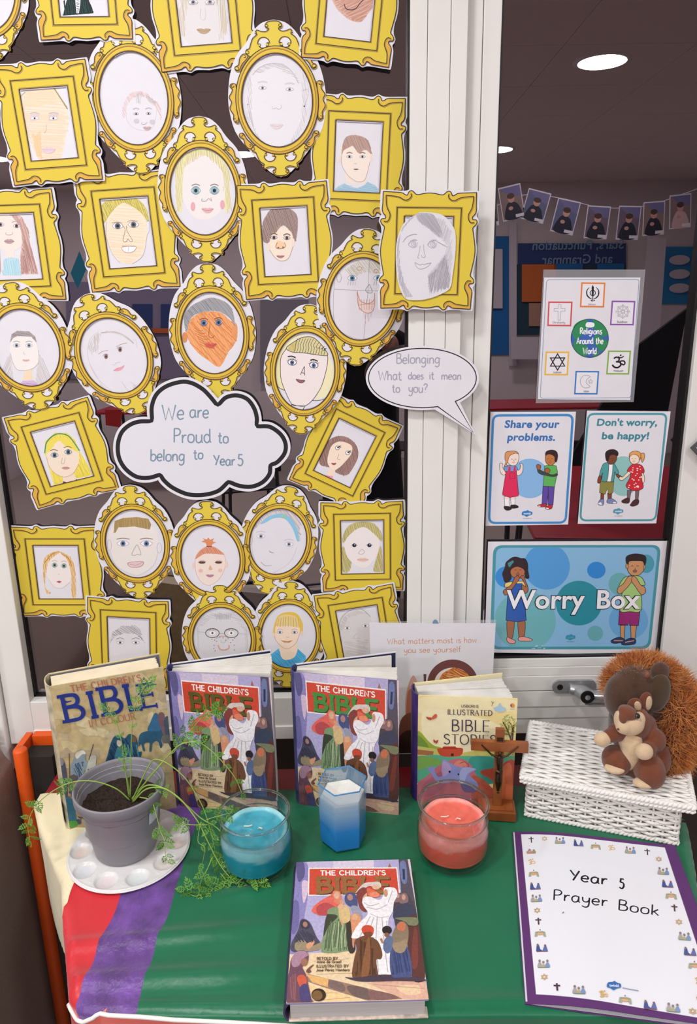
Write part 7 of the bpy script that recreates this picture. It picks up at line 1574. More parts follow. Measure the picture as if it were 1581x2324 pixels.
for r_ in range(nr):
    y = LY0 + (LY1-LY0)*(r_+.5)/nr; pts = []
    for i in range(91):
        x = LX0 + (LX1-LX0)*i/90; a = .0016*math.sin(pi*(x-LX0)/.0205 + (pi if r_ % 2 else 0)); pts.append((x, y + .0008*math.sin(x*90+r_), BH + .0105 + a + .0012*math.sin(x*35 + r_*.4)))
    lw.tube(pts, .0028, 6)
o = lw.build('woven_top', M_wk, lid, smooth=True); o['kind'] = 'stuff'
rope([(LX0,LY0,BH+.010),(LX1,LY0,BH+.010),(LX1,LY1,BH+.010),(LX0,LY1,BH+.010)], .0042, 'lid_braid', lid)
rope([(LX0,LY0,BH+.003),(LX1,LY0,BH+.003),(LX1,LY1,BH+.003),(LX0,LY1,BH+.003)], .0034, 'lid_lower_braid', lid)
# ---------------------------------------------------------------- prayer booklet
tl, tr, br_, bl = T(1163,1882,ZT+.01), T(1530,1915,ZT+.01), T(1660,2310,ZT+.01), T(1172,2270,ZT+.01)
a = -.17; PW, PH = .2455, .303; bl = tl + Vector((math.sin(a), -math.cos(a), 0))*PH
pbk = empty('prayer_booklet', loc=(bl.x, bl.y, ZT + .003), rot=(0, 0, a)); tag(pbk, 'purple-edged laminated prayer booklet lying at the front right', 'booklet')
def bend(x, y, z): return (x, y, z + .0035*math.exp(-(x/.05)**2)*0 + .006*max(0, 1 - x/.18)**1.2 * 0 + .0055)
def curved(name, x0, y0, x1, y1, z0, th, m, lift):
    v = []; f = []; n = 24
    for i in range(n+1):
        x = x0 + (x1-x0)*i/n; zz = z0 + lift(x)
        v += [(x, y0, zz), (x, y1, zz), (x, y0, zz-th), (x, y1, zz-th)]
    for i in range(n):
        a_ = i*4; b_ = a_+4; f += [(a_, b_, b_+1, a_+1), (a_+2, a_+3, b_+3, b_+2), (a_, a_+2, b_+2, b_), (a_+1, b_+1, b_+3, a_+3)]
    f += [(0,1,3,2), (n*4, n*4+2, n*4+3, n*4+1)]
    return mesh_obj(name, v, f, m, pbk, smooth=False)
def lift(k): return lambda x: k*(.010*math.sin(min(1, max(0, x)/.10)*pi/2)*math.exp(-x/.30) + .0008)
M_pur = mat('purple_card', '#5c2f6c', .5, noise=.04, nscale=80)
curved('cover', 0, 0, PW, PH, .0012, .0007, M_pur, lift(1.0)); curved('back_cover', 0, 0, PW, PH, .0008, .0007, M_pur, lift(.0))
for i in range(7): curved('inner_sheet', .001, .0012 + .0003*i, PW-.001-.0008*i, PH-.001, .0008 + i*.0001, .0004, mat('inner_film_sheet', '#cfd2d6', .25, coat=.3), lift(.12 + .12*i))
QP = [(150,140),(1392,250),(1700,1650),(172,1480)]
QP = [((px_-1120)*3.4295, (py_-1840)*3.4295) for px_, py_ in ((1163,1882),(1530,1915),(1660,2310),(1172,2270))]
def d_prayer(I):
    I.poly([(213,170),(1330,275),(1700,1560),(270,1408)], '#e9eaf0')
    I.line([(213,170),(1330,275),(1700,1560),(270,1408)], 3, '#8a7a94', closed=True)
    K = '#15151c'
    scribe(I, 'Year', 578, 540, 78, K, 13, rot=.10, width=300); scribe(I, '5', 965, 590, 72, K, 13, rot=.10)
    scribe(I, 'Prayer', 438, 690, 80, K, 10.5, rot=.105, width=435); scribe(I, 'Book', 945, 755, 78, K, 10.5, rot=.105, width=320)
    def cr(x, y, s): 
        c = '#4c3438'; I.line([(x, y-22*s), (x+2, y+26*s)], 9*s, c); I.line([(x-22*s, y-8*s), (x+22*s, y-6*s)], 9*s, c)
    def st(x, y, s):
        for f_ in (1, -1): I.line([(x + 22*s*math.sin(a_)*1.05, y - f_*19*s*math.cos(a_)) for a_ in (0, 2*pi/3, 4*pi/3)], 5*s, '#c4a478', closed=True)
        I.ell(x, y, 5*s, 5*s, '#f2ece0')
    def fam(x, y, s):
        for dx, c, h_ in ((-26, '#a8a49c', 26), (0, '#b4a878', 12), (28, '#7c94c0', 22)): I.poly([(x+(dx-16)*s, y+22*s),(x+(dx-8)*s, y-(h_-18)*s),(x+(dx+8)*s, y-(h_-18)*s),(x+(dx+16)*s, y+22*s)], c, sm=True); I.ell(x+dx*s, y-h_*s*.8, 8*s, 9*s, '#8c7c78')
        I.line([(x-38*s,y+24*s),(x+42*s,y+26*s)], 4*s, '#6c8468')
    def two(x, y, s):
        I.poly([(x-40*s,y+24*s),(x-34*s,y-18*s),(x-18*s,y-20*s),(x-10*s,y+10*s),(x+8*s,y+24*s)], '#3c5090'); I.poly([(x+4*s,y+26*s),(x+18*s,y-6*s),(x+34*s,y-10*s),(x+44*s,y+24*s)], '#5c6ca8'); I.ell(x-27*s, y-20*s, 7*s, 8*s, '#8c6c58'); I.ell(x+26*s, y-12*s, 7*s, 8*s, '#7c5068'); I.line([(x-36*s,y+26*s),(x+44*s,y+28*s)], 5*s, '#7c3c54')
    def arch(x, y, s):
        I.poly([(x-42*s,y+20*s),(x-36*s,y-14*s),(x-14*s,y-16*s),(x+16*s,y-16*s),(x+36*s,y-10*s),(x+42*s,y+26*s),(x+26*s,y+24*s),(x+18*s,y+4*s),(x-18*s,y+4*s),(x-22*s,y+20*s)], '#a4a890'); I.ell(x, y, 22*s, 12*s, '#dca880'); I.ell(x, y-26*s, 4*s, 4*s, '#7c5c58'); I.line([(x-30*s,y-8*s),(x+30*s,y-6*s)], 4*s, '#78906c')
    def om(x, y, s):
        I.line([(x-24*s,y-10*s),(x-6*s,y-18*s),(x,y-4*s),(x-12*s,y+2*s),(x+2*s,y+12*s),(x-20*s,y+18*s)], 8*s, '#d4b070', sm=True); I.line([(x,y),(x+20*s,y-4*s),(x+26*s,y+10*s),(x+10*s,y+14*s)], 8*s, '#e0c088', sm=True); I.ell(x+10*s, y-20*s, 5*s, 4*s, '#c49c5c')
    def boat(x, y, s):
        I.poly([(x-40*s,y-2*s),(x+40*s,y+2*s),(x+36*s,y+22*s),(x-34*s,y+18*s)], '#b48c74'); I.poly([(x-30*s,y-2*s),(x-14*s,y-22*s),(x+6*s,y-6*s)], '#9c7c84', ); I.ell(x+22*s, y-4*s, 10*s, 9*s, '#8c9c74')
    F = dict(c=cr, s=st, f=fam, t=two, a=arch, o=om, b=boat)
    for k, x, y in (('c',293,218),('s',400,220),('f',520,238),('t',665,255),('a',800,280),('o',922,288),('f',1065,302),('c',1195,310),('b',288,308),('o',288,390),('a',300,482),('t',305,575),('f',310,672),('s',313,765),('c',318,846),('a',328,944),('t',333,1052),('f',342,1178),('s',344,1280),
                    ('s',1280,365),('f',1308,455),('t',1335,547),('a',1360,638),('c',1380,726),('s',1410,832),('f',1445,938),('t',1480,1048),('a',1512,1155),('o',1540,1265),('b',1560,1390),('c',440,1360),('f',612,1385),('o',802,1412),('a',972,1445),('t',1160,1470),('f',1335,1482),('s',1482,1500),('c',1590,1500)):
        F[k](x, y, .95 + (y-200)/5000)
    twinkl(I, 890, 1342, 1.45, '#2f68b0', line=False); I.line([(955,1356),(1078,1371)], 6, '#8c9cb8')
    I.line([(512,800),(520,790),(527,795)], 4, '#4a4a50')
H = homog(QP, [(0, PH), (PW, PH), (PW, 0), (0, 0)]); I = Ink(H, PW/1246, clip=[(1,0,PW),(-1,0,0),(0,1,PH),(0,-1,0)]); d_prayer(I)
fl = lift(1.0)
# follow the sheet's gentle bend
tri2 = []
Vn = []; Fn = []; Cn = []
def subdiv(P, c, dep=0):
    xs = [p[0] for p in P]
    if max(xs)-min(xs) > .012 and dep < 8:
        xm = (max(xs)+min(xs))/2
        for sgn in (1, -1):
            Q = []
            for i in range(len(P)):
                p, q = P[i], P[(i+1) % len(P)]; dp = (p[0]-xm)*sgn; dq = (q[0]-xm)*sgn
                if dp <= 0: Q.append(p)
                if (dp < 0 < dq) or (dq < 0 < dp): t_ = dp/(dp-dq); Q.append(tuple(p[k]+(q[k]-p[k])*t_ for k in range(3)))
            if len(Q) > 2: subdiv(Q, c, dep+1)
    else:
        n = len(Vn); Vn.extend([(p[0], p[1], p[2] + .0013 + fl(p[0])) for p in P]); Fn.append(tuple(range(n, n+len(P)))); Cn.append(c)
for q, c in zip(I.f, I.c): subdiv([I.v[i] for i in q], c)
I.v, I.f, I.c = Vn, Fn, Cn
I.build('cover_sheet_print', mat('laminated_cover', rough=.22, attr=True, coat=.3), pbk, (0, 0, 0))
# ---------------------------------------------------------------- window handle
M_ch = mat('brushed_chrome', '#b4b5b8', .32, metal=.75, noise=.06, nscale=300)
def WP(px, py, Y): return win(px, py, Y)
hY = SY - .012; hb = WP(1300, 1560, hY); hd = empty('window_handle', loc=hb); tag(hd, 'chrome window handle with key lock on the white rail', 'handle')
A, B = WP(1255, 1546, hY), WP(1352, 1574, hY)
w_, h_ = (B.x-A.x), (A.z-B.z); cxp = (A.x+B.x)/2 - hb.x; czp = (A.z+B.z)/2 - hb.z
pts = rrect(-w_/2, -h_/2, w_/2, h_/2, h_*.46, 6)
MB().prism(pts, 0, .010, Matrix.Translation((cxp, .012, czp)) @ Matrix.Rotation(pi/2, 4, 'X')).build('base_plate', M_ch, hd, bevel=.003, bseg=3)
MB().lathe([(0,0),(.0055,0),(.0055,.003),(0,.003)], 20, Matrix.Translation((A.x-hb.x+.014, .0035, czp)) @ Matrix.Rotation(pi/2, 4, 'X')).build('screw_hole', MATS['black_gasket'], hd, smooth=False)
def loc(px, py, Y): return WP(px, py, Y) - hb
def flat_tube(path, radii, name, squash=.6, seg=20):
    mb = MB(); v = []; f = []; n = len(path)
    for i, p in enumerate(path):
        t_ = (path[min(i+1, n-1)] - path[max(i-1, 0)]).normalized(); u = t_.cross(Vector((0,0,1))).normalized(); z = u.cross(t_)
        for k in range(seg): a_ = 2*pi*k/seg; v.append(p + u*math.cos(a_)*radii[i][0] + z*math.sin(a_)*radii[i][1])
    for i in range(n-1):
        for k in range(seg): f.append((i*seg+k, i*seg+(k+1)%seg, (i+1)*seg+(k+1)%seg, (i+1)*seg+k))
    f.append(tuple(range(seg))[::-1]); f.append(tuple((n-1)*seg+k for k in range(seg)))
    return mb.add(v, f).build(name, M_ch, hd, smooth=True)
flat_tube([Vector(p) for p in catmull([tuple(loc(1297,1561,hY+.006)), tuple(loc(1315,1566,hY-.004)), tuple(loc(1332,1577,hY-.022)), tuple(loc(1342,1583,hY-.034))], False, 4)], [(.0155,.0115)]*5 + [(.0165,.012)]*4 + [(.0165,.0125)]*4, 'handle_neck')
flat_tube([Vector(p) for p in catmull([tuple(loc(1328,1582,hY-.030)), tuple(loc(1345,1584,hY-.033)), tuple(loc(1380,1585,hY-.033)), tuple(loc(1430,1587,hY-.032))], False, 4)], [(.0125,.0145)]*4 + [(.012,.0125)]*4 + [(.009,.0105)]*5, 'lever')
kp = loc(1333, 1583, hY-.0465)
MB().lathe([(0,0),(.0115,0),(.0125,.0012),(.0125,.004),(0,.004)], 28, Matrix.Translation(kp + Vector((0,.004,0))) @ Matrix.Rotation(pi/2, 4, 'X')).build('lock_surround', mat('dark_lock', '#1a1a1c', .3, metal=.5), hd)
MB().lathe([(0,0),(.0048,0),(.0048,.0016),(0,.0026)], 24, Matrix.Translation(kp + Vector((0,-.0002,0))) @ Matrix.Rotation(pi/2, 4, 'X')).build('lock_cylinder', M_ch, hd, smooth=False)
# ---------------------------------------------------------------- the two toy squirrels on the wicker box
def blob_obj(name, balls, m, parent, vox=.0016, tubes=()):
    mb = MB()
    for c, r, rot in balls: mb.ball(c, r, 20, 14, rot)
    for p, r in tubes: mb.tube(p, r, 14)
    o = mb.build(name, m, parent, smooth=True); md = o.modifiers.new('r', 'REMESH'); md.mode = 'VOXEL'; md.voxel_size = vox; md.use_smooth_shade = True
    s = o.modifiers.new('s', 'SMOOTH'); s.factor = .6; s.iterations = 14
    return o
def rotm(ax, a): return Matrix.Rotation(a, 3, ax)
zl = ZT + .003 + BH + .0145
seat = tab(1448, 1752, zl); Ys = seat.y
K = .00067
sq = empty('toy_squirrel', loc=seat); tag(sq, 'small brown and cream plush squirrel sitting on the wicker lid', 'soft toy')
def S_(px, py, dy=0): return WP(px, py, Ys + dy) - seat
M_br = mat('chestnut_plush', '#733c22', .9, noise=.14, nscale=90, sheen=.3, bump=.0011, bscale=800)
M_cr = mat('cream_plush', '#d8bc98', .9, noise=.06, nscale=120, sheen=.3, bump=.0011, bscale=800)
balls = [(S_(1450,1712,.0), (.034,.028,.042), None), (S_(1446,1690,.002), (.030,.024,.030), None), (S_(1438,1640,-.004), (.026,.026,.028), None), (S_(1420,1648,-.020), (.014,.016,.012), None), (S_(1455,1650,.004), (.024,.022,.026), None),
         (S_(1398,1725,-.018), (.0225,.026,.021), rotm('X', .3)), (S_(1473,1748,-.036), (.0235,.030,.026), rotm('X', .35)), (S_(1490,1722,-.004), (.021,.024,.030), None),
         (S_(1402,1662,-.012), (.018,.014,.014), rotm('Y', .5)), (S_(1387,1669,-.020), (.014,.011,.0115), None), (S_(1483,1680,-.016), (.019,.017,.020), None), (S_(1468,1700,-.030), (.014,.014,.013), None)]
blob_obj('body', balls, M_br, sq)
# cream patches
blob_obj('face_patch', [(S_(1431,1645,-.0235), (.0210,.0150,.0175), rotm('Y', -.1)), (S_(1416,1648,-.028), (.0135,.012,.0130), None), (S_(1402,1632,-.020), (.0062,.0100,.0150), None), (S_(1449,1632,-.0175), (.010,.0115,.012), None)], M_cr, sq)
blob_obj('belly_patch', [(S_(1431,1703,-.0195), (.0165,.0170,.036), rotm('Y', .12)), (S_(1425,1680,-.016), (.015,.016,.020), None)], M_cr, sq)
for nm, c, r in (('paw', S_(1366,1678,-.024), (.0135,.0115,.0118)), ('paw', S_(1461,1706,-.046), (.0140,.0125,.0130))): blob_obj(nm, [(c, r, None)], M_cr, sq)
for nm, c, r in (('foot_sole', S_(1395,1743,-.034), (.017,.014,.007)), ('foot_sole', S_(1462,1776,-.050), (.019,.013,.007))): blob_obj(nm, [(c, r, None)], M_cr, sq)
blob_obj('brow_patch', [(S_(1424,1617,-.0200), (.0155,.0158,.0105), rotm('Y', .35)), (S_(1412,1628,-.0270), (.0060,.0110,.0105), rotm('Y', .1))], M_br, sq)
for (a_, b_, c_) in ((S_(1442,1612,-.004), S_(1437,1590,-.008), .0125), (S_(1463,1610,.0), S_(1466,1578,-.004), .0115)):
    M_ = frame3(Vector((0,0,0)), (b_-a_), Vector((0,-1,0))).to_3x3()
    mb = MB(); mb.ball((a_+b_)/2, ((b_-a_).length*.72, c_*.95, .005), 18, 12, M_); mb.build('ear', M_br, sq, smooth=True)
    mb = MB(); mb.ball((a_+b_)/2 + Vector((.003,-.0042,.001)), ((b_-a_).length*.50, c_*.45, .0022), 14, 10, M_); mb.build('ear_lining', M_cr, sq, smooth=True)
M_eye = mat('black_bead', '#0a090a', .08, coat=1.0)
e_ = S_(1445,1625,-.0305); MB().ball(e_, .0046, 16, 12).build('eye', M_eye, sq, smooth=True)
e2 = S_(1409,1640,-.034); MB().ball(S_(1402,1655,-.044), (.0022,.002,.0018), 10, 8).build('nose', M_br, sq, smooth=True)
# fluffy stuff
def fur(name, parent, origin, surf, n, length, w_, m, curl=1.0, grav=.25, seed=1):
    random.seed(seed); v = []; f = []
    for i in range(n):
        P, N_ = surf(); N_ = N_.normalized(); side = N_.orthogonal().normalized(); side = (Matrix.Rotation(random.uniform(0, 2*pi), 3, N_) @ side); L0 = length*random.uniform(.55, 1.15)
        d = (N_ + side*random.uniform(0, curl) + Vector((0, 0, -grav))).normalized(); bend_ = side.cross(N_)*random.uniform(-1, 1)*.9; p = P; base = len(v); nseg = 4
        for k in range(nseg+1):
            ww = w_*(1 - k/(nseg+.4)); v.append(p - side*ww/2); v.append(p + side*ww/2)
            d = (d + bend_*.35 + side*math.sin(k*2+i)*.3).normalized(); p = p + d*L0/nseg
        for k in range(nseg): f.append((base+2*k, base+2*k+1, base+2*k+3, base+2*k+2))
    o = mesh_obj(name, v, f, m, parent, smooth=True); o['kind'] = 'stuff'; return o
def esurf(c, r, dirs=None):
    def fn():
        while True:
            u = Vector((random.gauss(0,1), random.gauss(0,1), random.gauss(0,1))).normalized()
            if dirs is None or dirs(u): break
        P = Vector((c[0]+u.x*r[0], c[1]+u.y*r[1], c[2]+u.z*r[2])); return P, Vector((u.x/r[0], u.y/r[1], u.z/r[2]))
    return fn
Yb = Ys + .052; bs = tab(1450, 1700, zl); bs = Vector((WP(1465,1700,Yb).x, Yb, zl))
bq = empty('fluffy_toy_squirrel', loc=bs); tag(bq, 'large fluffy orange-brown squirrel toy behind the small one, tail at the right edge', 'soft toy')
def B_(px, py, dy=0): return WP(px, py, Yb + dy) - bs
M_dk = mat('dark_brown_plush', '#4a2e1c', .9, noise=.25, nscale=60, sheen=.4, bump=.001, bscale=700)
M_fo = mat('ginger_fur', '#b3601f', .8, color2='#d8924c', nscale=45, sheen=.2)
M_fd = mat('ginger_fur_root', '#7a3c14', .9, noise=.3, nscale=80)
def above(P): return P
blob_obj('body', [(B_(1440,1574,.0), (.046,.036,.050), None), (B_(1412,1580,-.006), (.030,.030,.040), None), (B_(1422,1640,.006), (.030,.034,.052), None), (B_(1450,1668,.012), (.038,.032,.036), None), (B_(1480,1600,.004), (.028,.030,.040), None), (B_(1462,1560,-.018), (.020,.022,.026), None)], M_dk, bq, .0022)
blob_obj('ear', [(B_(1497,1524,-.020), (.0155,.010,.0170), None)], M_dk, bq)
blob_obj('cheek_flap', [(B_(1492,1573,-.030), (.0200,.012,.034), rotm('Y', .12))], mat('olive_brown_plush', '#443018', .9, noise=.2, nscale=60, sheen=.4), bq)
MB().ball(B_(1468,1532,-.036), (.0050,.004,.0062), 14, 10).build('nose', mat('brown_nose', '#7a4c38', .6), bq, smooth=True)
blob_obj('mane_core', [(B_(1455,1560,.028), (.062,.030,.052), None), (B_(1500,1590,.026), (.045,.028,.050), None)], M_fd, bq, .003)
fur('mane_fur', bq, None, esurf(B_(1458,1556,.020), (.052,.030,.043), lambda u: u.z > -.25 and u.y < .7 and (u.z > .35 or abs(u.x) > .55)), 5200, .026, .0020, M_fo, seed=4, grav=.0)
fur('mane_fur', bq, None, esurf(B_(1512,1590,.020), (.036,.030,.052), lambda u: u.y < .6 and u.x > -.5), 3200, .026, .0020, M_fo, seed=5, grav=.1)
tail_c = [(1540,1640,-.015,.044,.058), (1520,1700,-.025,.040,.048), (1500,1745,-.030,.030,.036), (1575,1660,-.005,.036,.040)]
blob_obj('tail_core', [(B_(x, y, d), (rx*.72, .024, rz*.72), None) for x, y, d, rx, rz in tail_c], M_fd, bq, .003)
for i, (x, y, d, rx, rz) in enumerate(tail_c):
    fur('tail_fur', bq, None, esurf(B_(x, y, d), (rx*.72, .024, rz*.72), lambda u: u.y < .5), 3000 if i < 2 else 1700, .026, .0020, M_fo, seed=8+i, grav=.2)
# ---------------------------------------------------------------- the classroom behind the camera, seen only in the dark panes
M_blue = mat('blue_board', '#0f6fb4', .7); M_navy = mat('navy_board', '#24407c', .7); M_wh = mat('white_sheet', '#d0ccd4', .7); M_blk = mat('black_cloth', '#050506', .9)
M_rt = mat('red_table_top', '#b01a2c', .35); M_bp = mat('black_plastic', '#101114', .45); M_lg = mat('grey_leg', '#3a3c40', .4, metal=.5)
WD = 2*GY - RY0 - .02
def wall_item(name, label, cat, quad, m, dist=WD, th=.01, group=None, draw=None):
    P = [refl(px, py, dist) for px, py in quad]; c = sum(P, Vector())/4
    e = empty(name, loc=c); tag(e, label, cat, group)
    # faces +Y
    v = [p - c for p in P] + [p - c - Vector((0, th, 0)) for p in P]
    f = [(0,1,2,3),(7,6,5,4),(0,4,5,1),(1,5,6,2),(2,6,7,3),(3,7,4,0)]
    mesh_obj('panel', v, f, m, e)
    return e, c
def rect(x0, y0, x1, y1): return [(x0,y0),(x1,y0),(x1,y1),(x0,y1)]
wall_item('display_board', 'blue display board far behind, seen beside the mullion in the glass', 'board', rect(1040,536,1155,805), M_blue)
wall_item('display_sheet', 'pale printed picture on the far blue board, seen in the glass', 'sheet', rect(1095,565,1140,700), M_wh, WD-.03)
wall_item('display_board', 'white wall panel beside the far blue board, seen in the glass', 'board', rect(1155,505,1172,830), M_wh, WD-.02)
e, c = wall_item('banner', 'navy grammar banner on the far wall, seen reversed in the glass', 'banner', rect(1175,552,1420,600), M_navy, WD-.01)
I = Ink(); typeset(I, 'Stars, Punctuation', 0, .04, .12, '#7fa8c8', down=False, bold=.01); typeset(I, 'and Grammar', 0, -.09, .12, '#7fa8c8', down=False, bold=.01)
o = I.build('banner_words', M_print, e); o.rotation_euler = (pi/2, 0, pi); o.location = (.05, .014, 0)
wall_item('display_board', 'dark teal display board on the far wall, seen in the glass', 'board', rect(1172,600,1420,760), mat('teal_board', '#1c4454', .8), WD-.005)
wall_item('display_sheet', 'orange sheet on the far display, seen in the glass left of the small poster', 'sheet', rect(1184,600,1262,685), mat('orange_sheet', '#d4702c', .7), WD-.03)
wall_item('display_sheet', 'cream sheet with magenta disc on the far display', 'sheet', rect(1200,688,1262,740), mat('cream_sheet', '#b8907c', .7), WD-.03)
for q, lb in ((rect(1256,598,1322,612), 'left'), (rect(1355,598,1416,612), 'right')): wall_item('display_sheet', lb + ' blue strip heading above the white far shelf', 'sheet', q, M_blue, WD-.03)
wall_item('display_board', 'bright blue display board with pale ovals at the right edge of the far wall', 'board', rect(1500,560,1600,690), mat('bright_blue_board', '#1488c4', .7))
for i, y in enumerate((590, 622, 654)):
    c = refl(1541, y, WD-.03); o = MB().prism([(x, z) for x, z in ell(0, 0, .10, .045, 0, 24)], 0, .004).build('oval_note', M_wh); o.matrix_world = Matrix.Translation(c) @ Matrix.Rotation(-pi/2, 4, 'X'); tag(o, ('top', 'middle', 'lowest')[i] + ' pale oval note on the bright blue far board', 'note')
wall_item('hanging_list', 'long white hanging list on the far wall, seen right of the small poster', 'sheet', [(1470,535),(1512,540),(1496,760),(1450,770)], M_wh, WD-.5, .004)
wall_item('display_board', 'pale grey wall cupboard far behind, seen low in the glass', 'board', rect(1160,765,1262,815), M_wh, WD-.2)
# left half of the room, glimpsed between the frames
for i, (q, m_, lb) in enumerate(((rect(150,640,480,860), mat('lilac_panel', '#8c86a0', .8), 'lilac grey display panel far behind the left pane'), (rect(300,690,345,750), M_navy, 'navy sheet on the lilac far panel, left'), (rect(365,690,400,745), M_navy, 'navy sheet on the lilac far panel, right'), (rect(590,680,700,870), mat('grey_panel', '#8a8a94', .8), 'grey far panel seen above the outlined portrait'), (rect(300,745,420,756), mat('orange_strip', '#c4602c', .7), 'orange strip under the navy sheets'), (rect(40,950,150,1150), mat('grey_board', '#6c6468', .8), 'grey low partition seen at the left of the glass'))):
    wall_item('pinboard', lb, 'board', q, m_, WD-.02-.01*i)
wall_item('paper_kite', 'teal paper diamond with red tip hanging in the room', 'decoration', [(180,570),(196,610),(176,655),(160,620)], mat('teal_paper', '#1c8ca8', .7), 5.2, .003)
wall_item('low_cupboard', 'red low seat back seen below the left portraits', 'seat', [(238,930),(275,930),(272,970),(240,965)], mat('red_seat', '#b8241c', .5), 5.0, .03)
wall_item('black_screen', 'black screen standing at the right side of the room behind', 'screen', [(1560,700),(1510,960),(1300,1030),(1440,790)], M_blk, 2.9, .02)
# garland of photographs
GD = 4.6
pts = [(1090,500),(1120,498),(1165,476),(1210,470),(1282,480),(1355,498),(1425,500),(1480,492),(1545,470),(1600,450)]
e = empty('photo_garland_string', loc=refl(1350, 470, GD)); tag(e, 'string carrying the row of school photographs, seen in the glass', 'string')
MB().tube([refl(px, py-28, GD) - e.location for px, py in catmull(pts, False, 4)], .003, 5).build('string', M_wh, e)
skin, navy, purp = '#c49484', '#1c2030', '#6c6a94'
GP = [(1112,478,30,62,-8), (1160,460,46,66,-12), (1215,468,48,60,14), (1282,492,48,66,12), (1354,505,48,64,4), (1425,506,46,66,2), (1482,496,44,66,-3), (1542,480,44,66,-5)]
proto = None
for i, (px, py, w_, h_, an) in enumerate(GP):
    c = refl(px, py, GD); W_ = w_*GD/1650*1.03; H_ = h_*GD/1650*1.02
    e = empty('hanging_photo', M=Matrix.Translation(c + Vector((0, .004, 0))) @ Matrix.Rotation(pi/2, 4, 'X') @ Matrix.Rotation(pi, 4, 'Y') @ Matrix.Rotation(math.radians(an), 4, 'Z'))
    tag(e, ('first', 'second', 'third', 'fourth', 'fifth', 'sixth', 'seventh', 'eighth')[i] + ' from the left of the school photographs on the hanging string', 'photo', 'school photographs on the hanging string')
    MB().box((-W_/2, -H_/2, 0), (W_/2, H_/2, .002)).build('photo_card', M_wh, e)
    I = Ink(); a_, b_ = W_*.46, H_*.46
    I.poly([(-a_,-b_),(a_,-b_),(a_,b_),(-a_,b_)], random.choice(('#6a5c6c','#5c6484','#84706c'))); I.poly([(-a_,b_*.3),(0,b_*.4),(a_,b_),(-a_,b_)], purp)
    I.poly([(-a_*.8,-b_),(-a_*.6,-b_*.2),(0,b_*.05),(a_*.5,-b_*.1),(a_*.8,-b_)], navy if i != 7 else '#c8a8a8', sm=True); I.ell(0, b_*.25, a_*.32, b_*.26, skin); I.ell(0, b_*.42, a_*.36, b_*.18, '#4c3428'); I.ell(a_*.15, -b_*.35, a_*.22, b_*.12, skin)
    I.poly([(-a_,-b_),(-a_*.2,-b_),(-a_*.2,-b_*.8),(-a_,-b_*.8)], '#d8d4dc'); I.build('photo_print', M_print, e, (0, 0, .0021))
# tables and chairs
def class_table(c, w_, d_, rz, label):
    e = empty('class_table', loc=(c.x, c.y, ZF), rot=(0, 0, rz)); tag(e, label, 'table', 'red tables in the room behind')
    MB().box((-w_/2, -d_/2, .68), (w_/2, d_/2, .70)).build('table_top', M_rt, e, bevel=.004)
    for sx in (-1, 1):
        for sy in (-1, 1): MB().tube([(sx*(w_/2-.05), sy*(d_/2-.05), 0), (sx*(w_/2-.05), sy*(d_/2-.05), .68)], .014, 8).build('leg', M_lg, e)
def class_chair(c, rz, label):
    e = empty('class_chair', loc=(c.x, c.y, ZF), rot=(0, 0, rz)); tag(e, label, 'chair', 'black chairs in the room behind')
    MB().box((-.19,-.18,.40),(.19,.18,.415)).build('seat', M_bp, e, bevel=.006)
    MB().box((-.18,.17,.52),(.18,.19,.78)).build('backrest', M_bp, e, bevel=.006)
    for s in (-1, 1):
        MB().tube([(s*.15,.19,.40),(s*.15,.18,.56)], .012, 8).build('back_post', M_lg, e)
        for y in (-.15, .15): MB().tube([(s*.17, y*1.2, 0), (s*.15, y, .40)], .011, 8).build('leg', M_lg, e)
def onfloor(px, py): # point at table height seen at px, py in the glass
    d = ray(px, py); k = ZT/d.z; p = d*k; return Vector((p.x, 2*GY-p.y, 0))
class_table(onfloor(1200, 915), 1.5, .6, 0, 'red table farther back in the middle, seen in the right pane')
class_table(onfloor(1440, 1125), 1.05, 1.25, .1, 'nearest red table, seen between the lower posters')
class_table(Vector((-1.5, -3.9, 0)), 1.3, .6, .1, 'red table far back behind the left pane')
class_chair(Vector((.55, -3.4, 0)), pi*.6, 'black chair at the left end of the middle red table')
class_chair(onfloor(1225, 1000) + Vector((0,.25,0)), .2, 'black chair tucked before the middle red table')
class_chair(onfloor(560, 1000), -.3, 'black chair standing behind the left pane portraits')
# the photographer
pe = empty('person', loc=(.06, -.34, ZF)); tag(pe, 'person in black taking the photograph, faintly reflected in the left pane', 'person')
def skin_body(name, verts, edges, rad, m, parent, root=0):
    me = bpy.data.meshes.new(name); me.from_pydata(verts, edges, []); o = link(bpy.data.objects.new(name, me), parent)
    md = o.modifiers.new('skin', 'SKIN'); md.use_smooth_shade = True
    for i, r in enumerate(rad): d = me.skin_vertices[0].data[i]; d.radius = r; 
    me.skin_vertices[0].data[root].use_root = True
    s = o.modifiers.new('sub', 'SUBSURF'); s.levels = 2; s.render_levels = 2; me.materials.append(m); return o
hz = -ZF
V = [(0,0,.92),(0,0,1.10),(0,.0,1.30),(0,0,1.41),(0,.01,1.47),  (.09,0,.88),(.10,.01,.48),(.10,-.01,.09),(.10,.10,.04),  (-.09,0,.88),(-.10,.01,.48),(-.10,-.01,.09),(-.10,.10,.04), (.16,0,1.38),(.24,.06,1.20),(.12,.22,1.36),(-.16,0,1.38),(-.24,.06,1.20),(-.12,.22,1.36)]
E_ = [(0,1),(1,2),(2,3),(3,4),(0,5),(5,6),(6,7),(7,8),(0,9),(9,10),(10,11),(11,12),(3,13),(13,14),(14,15),(3,16),(16,17),(17,18)]
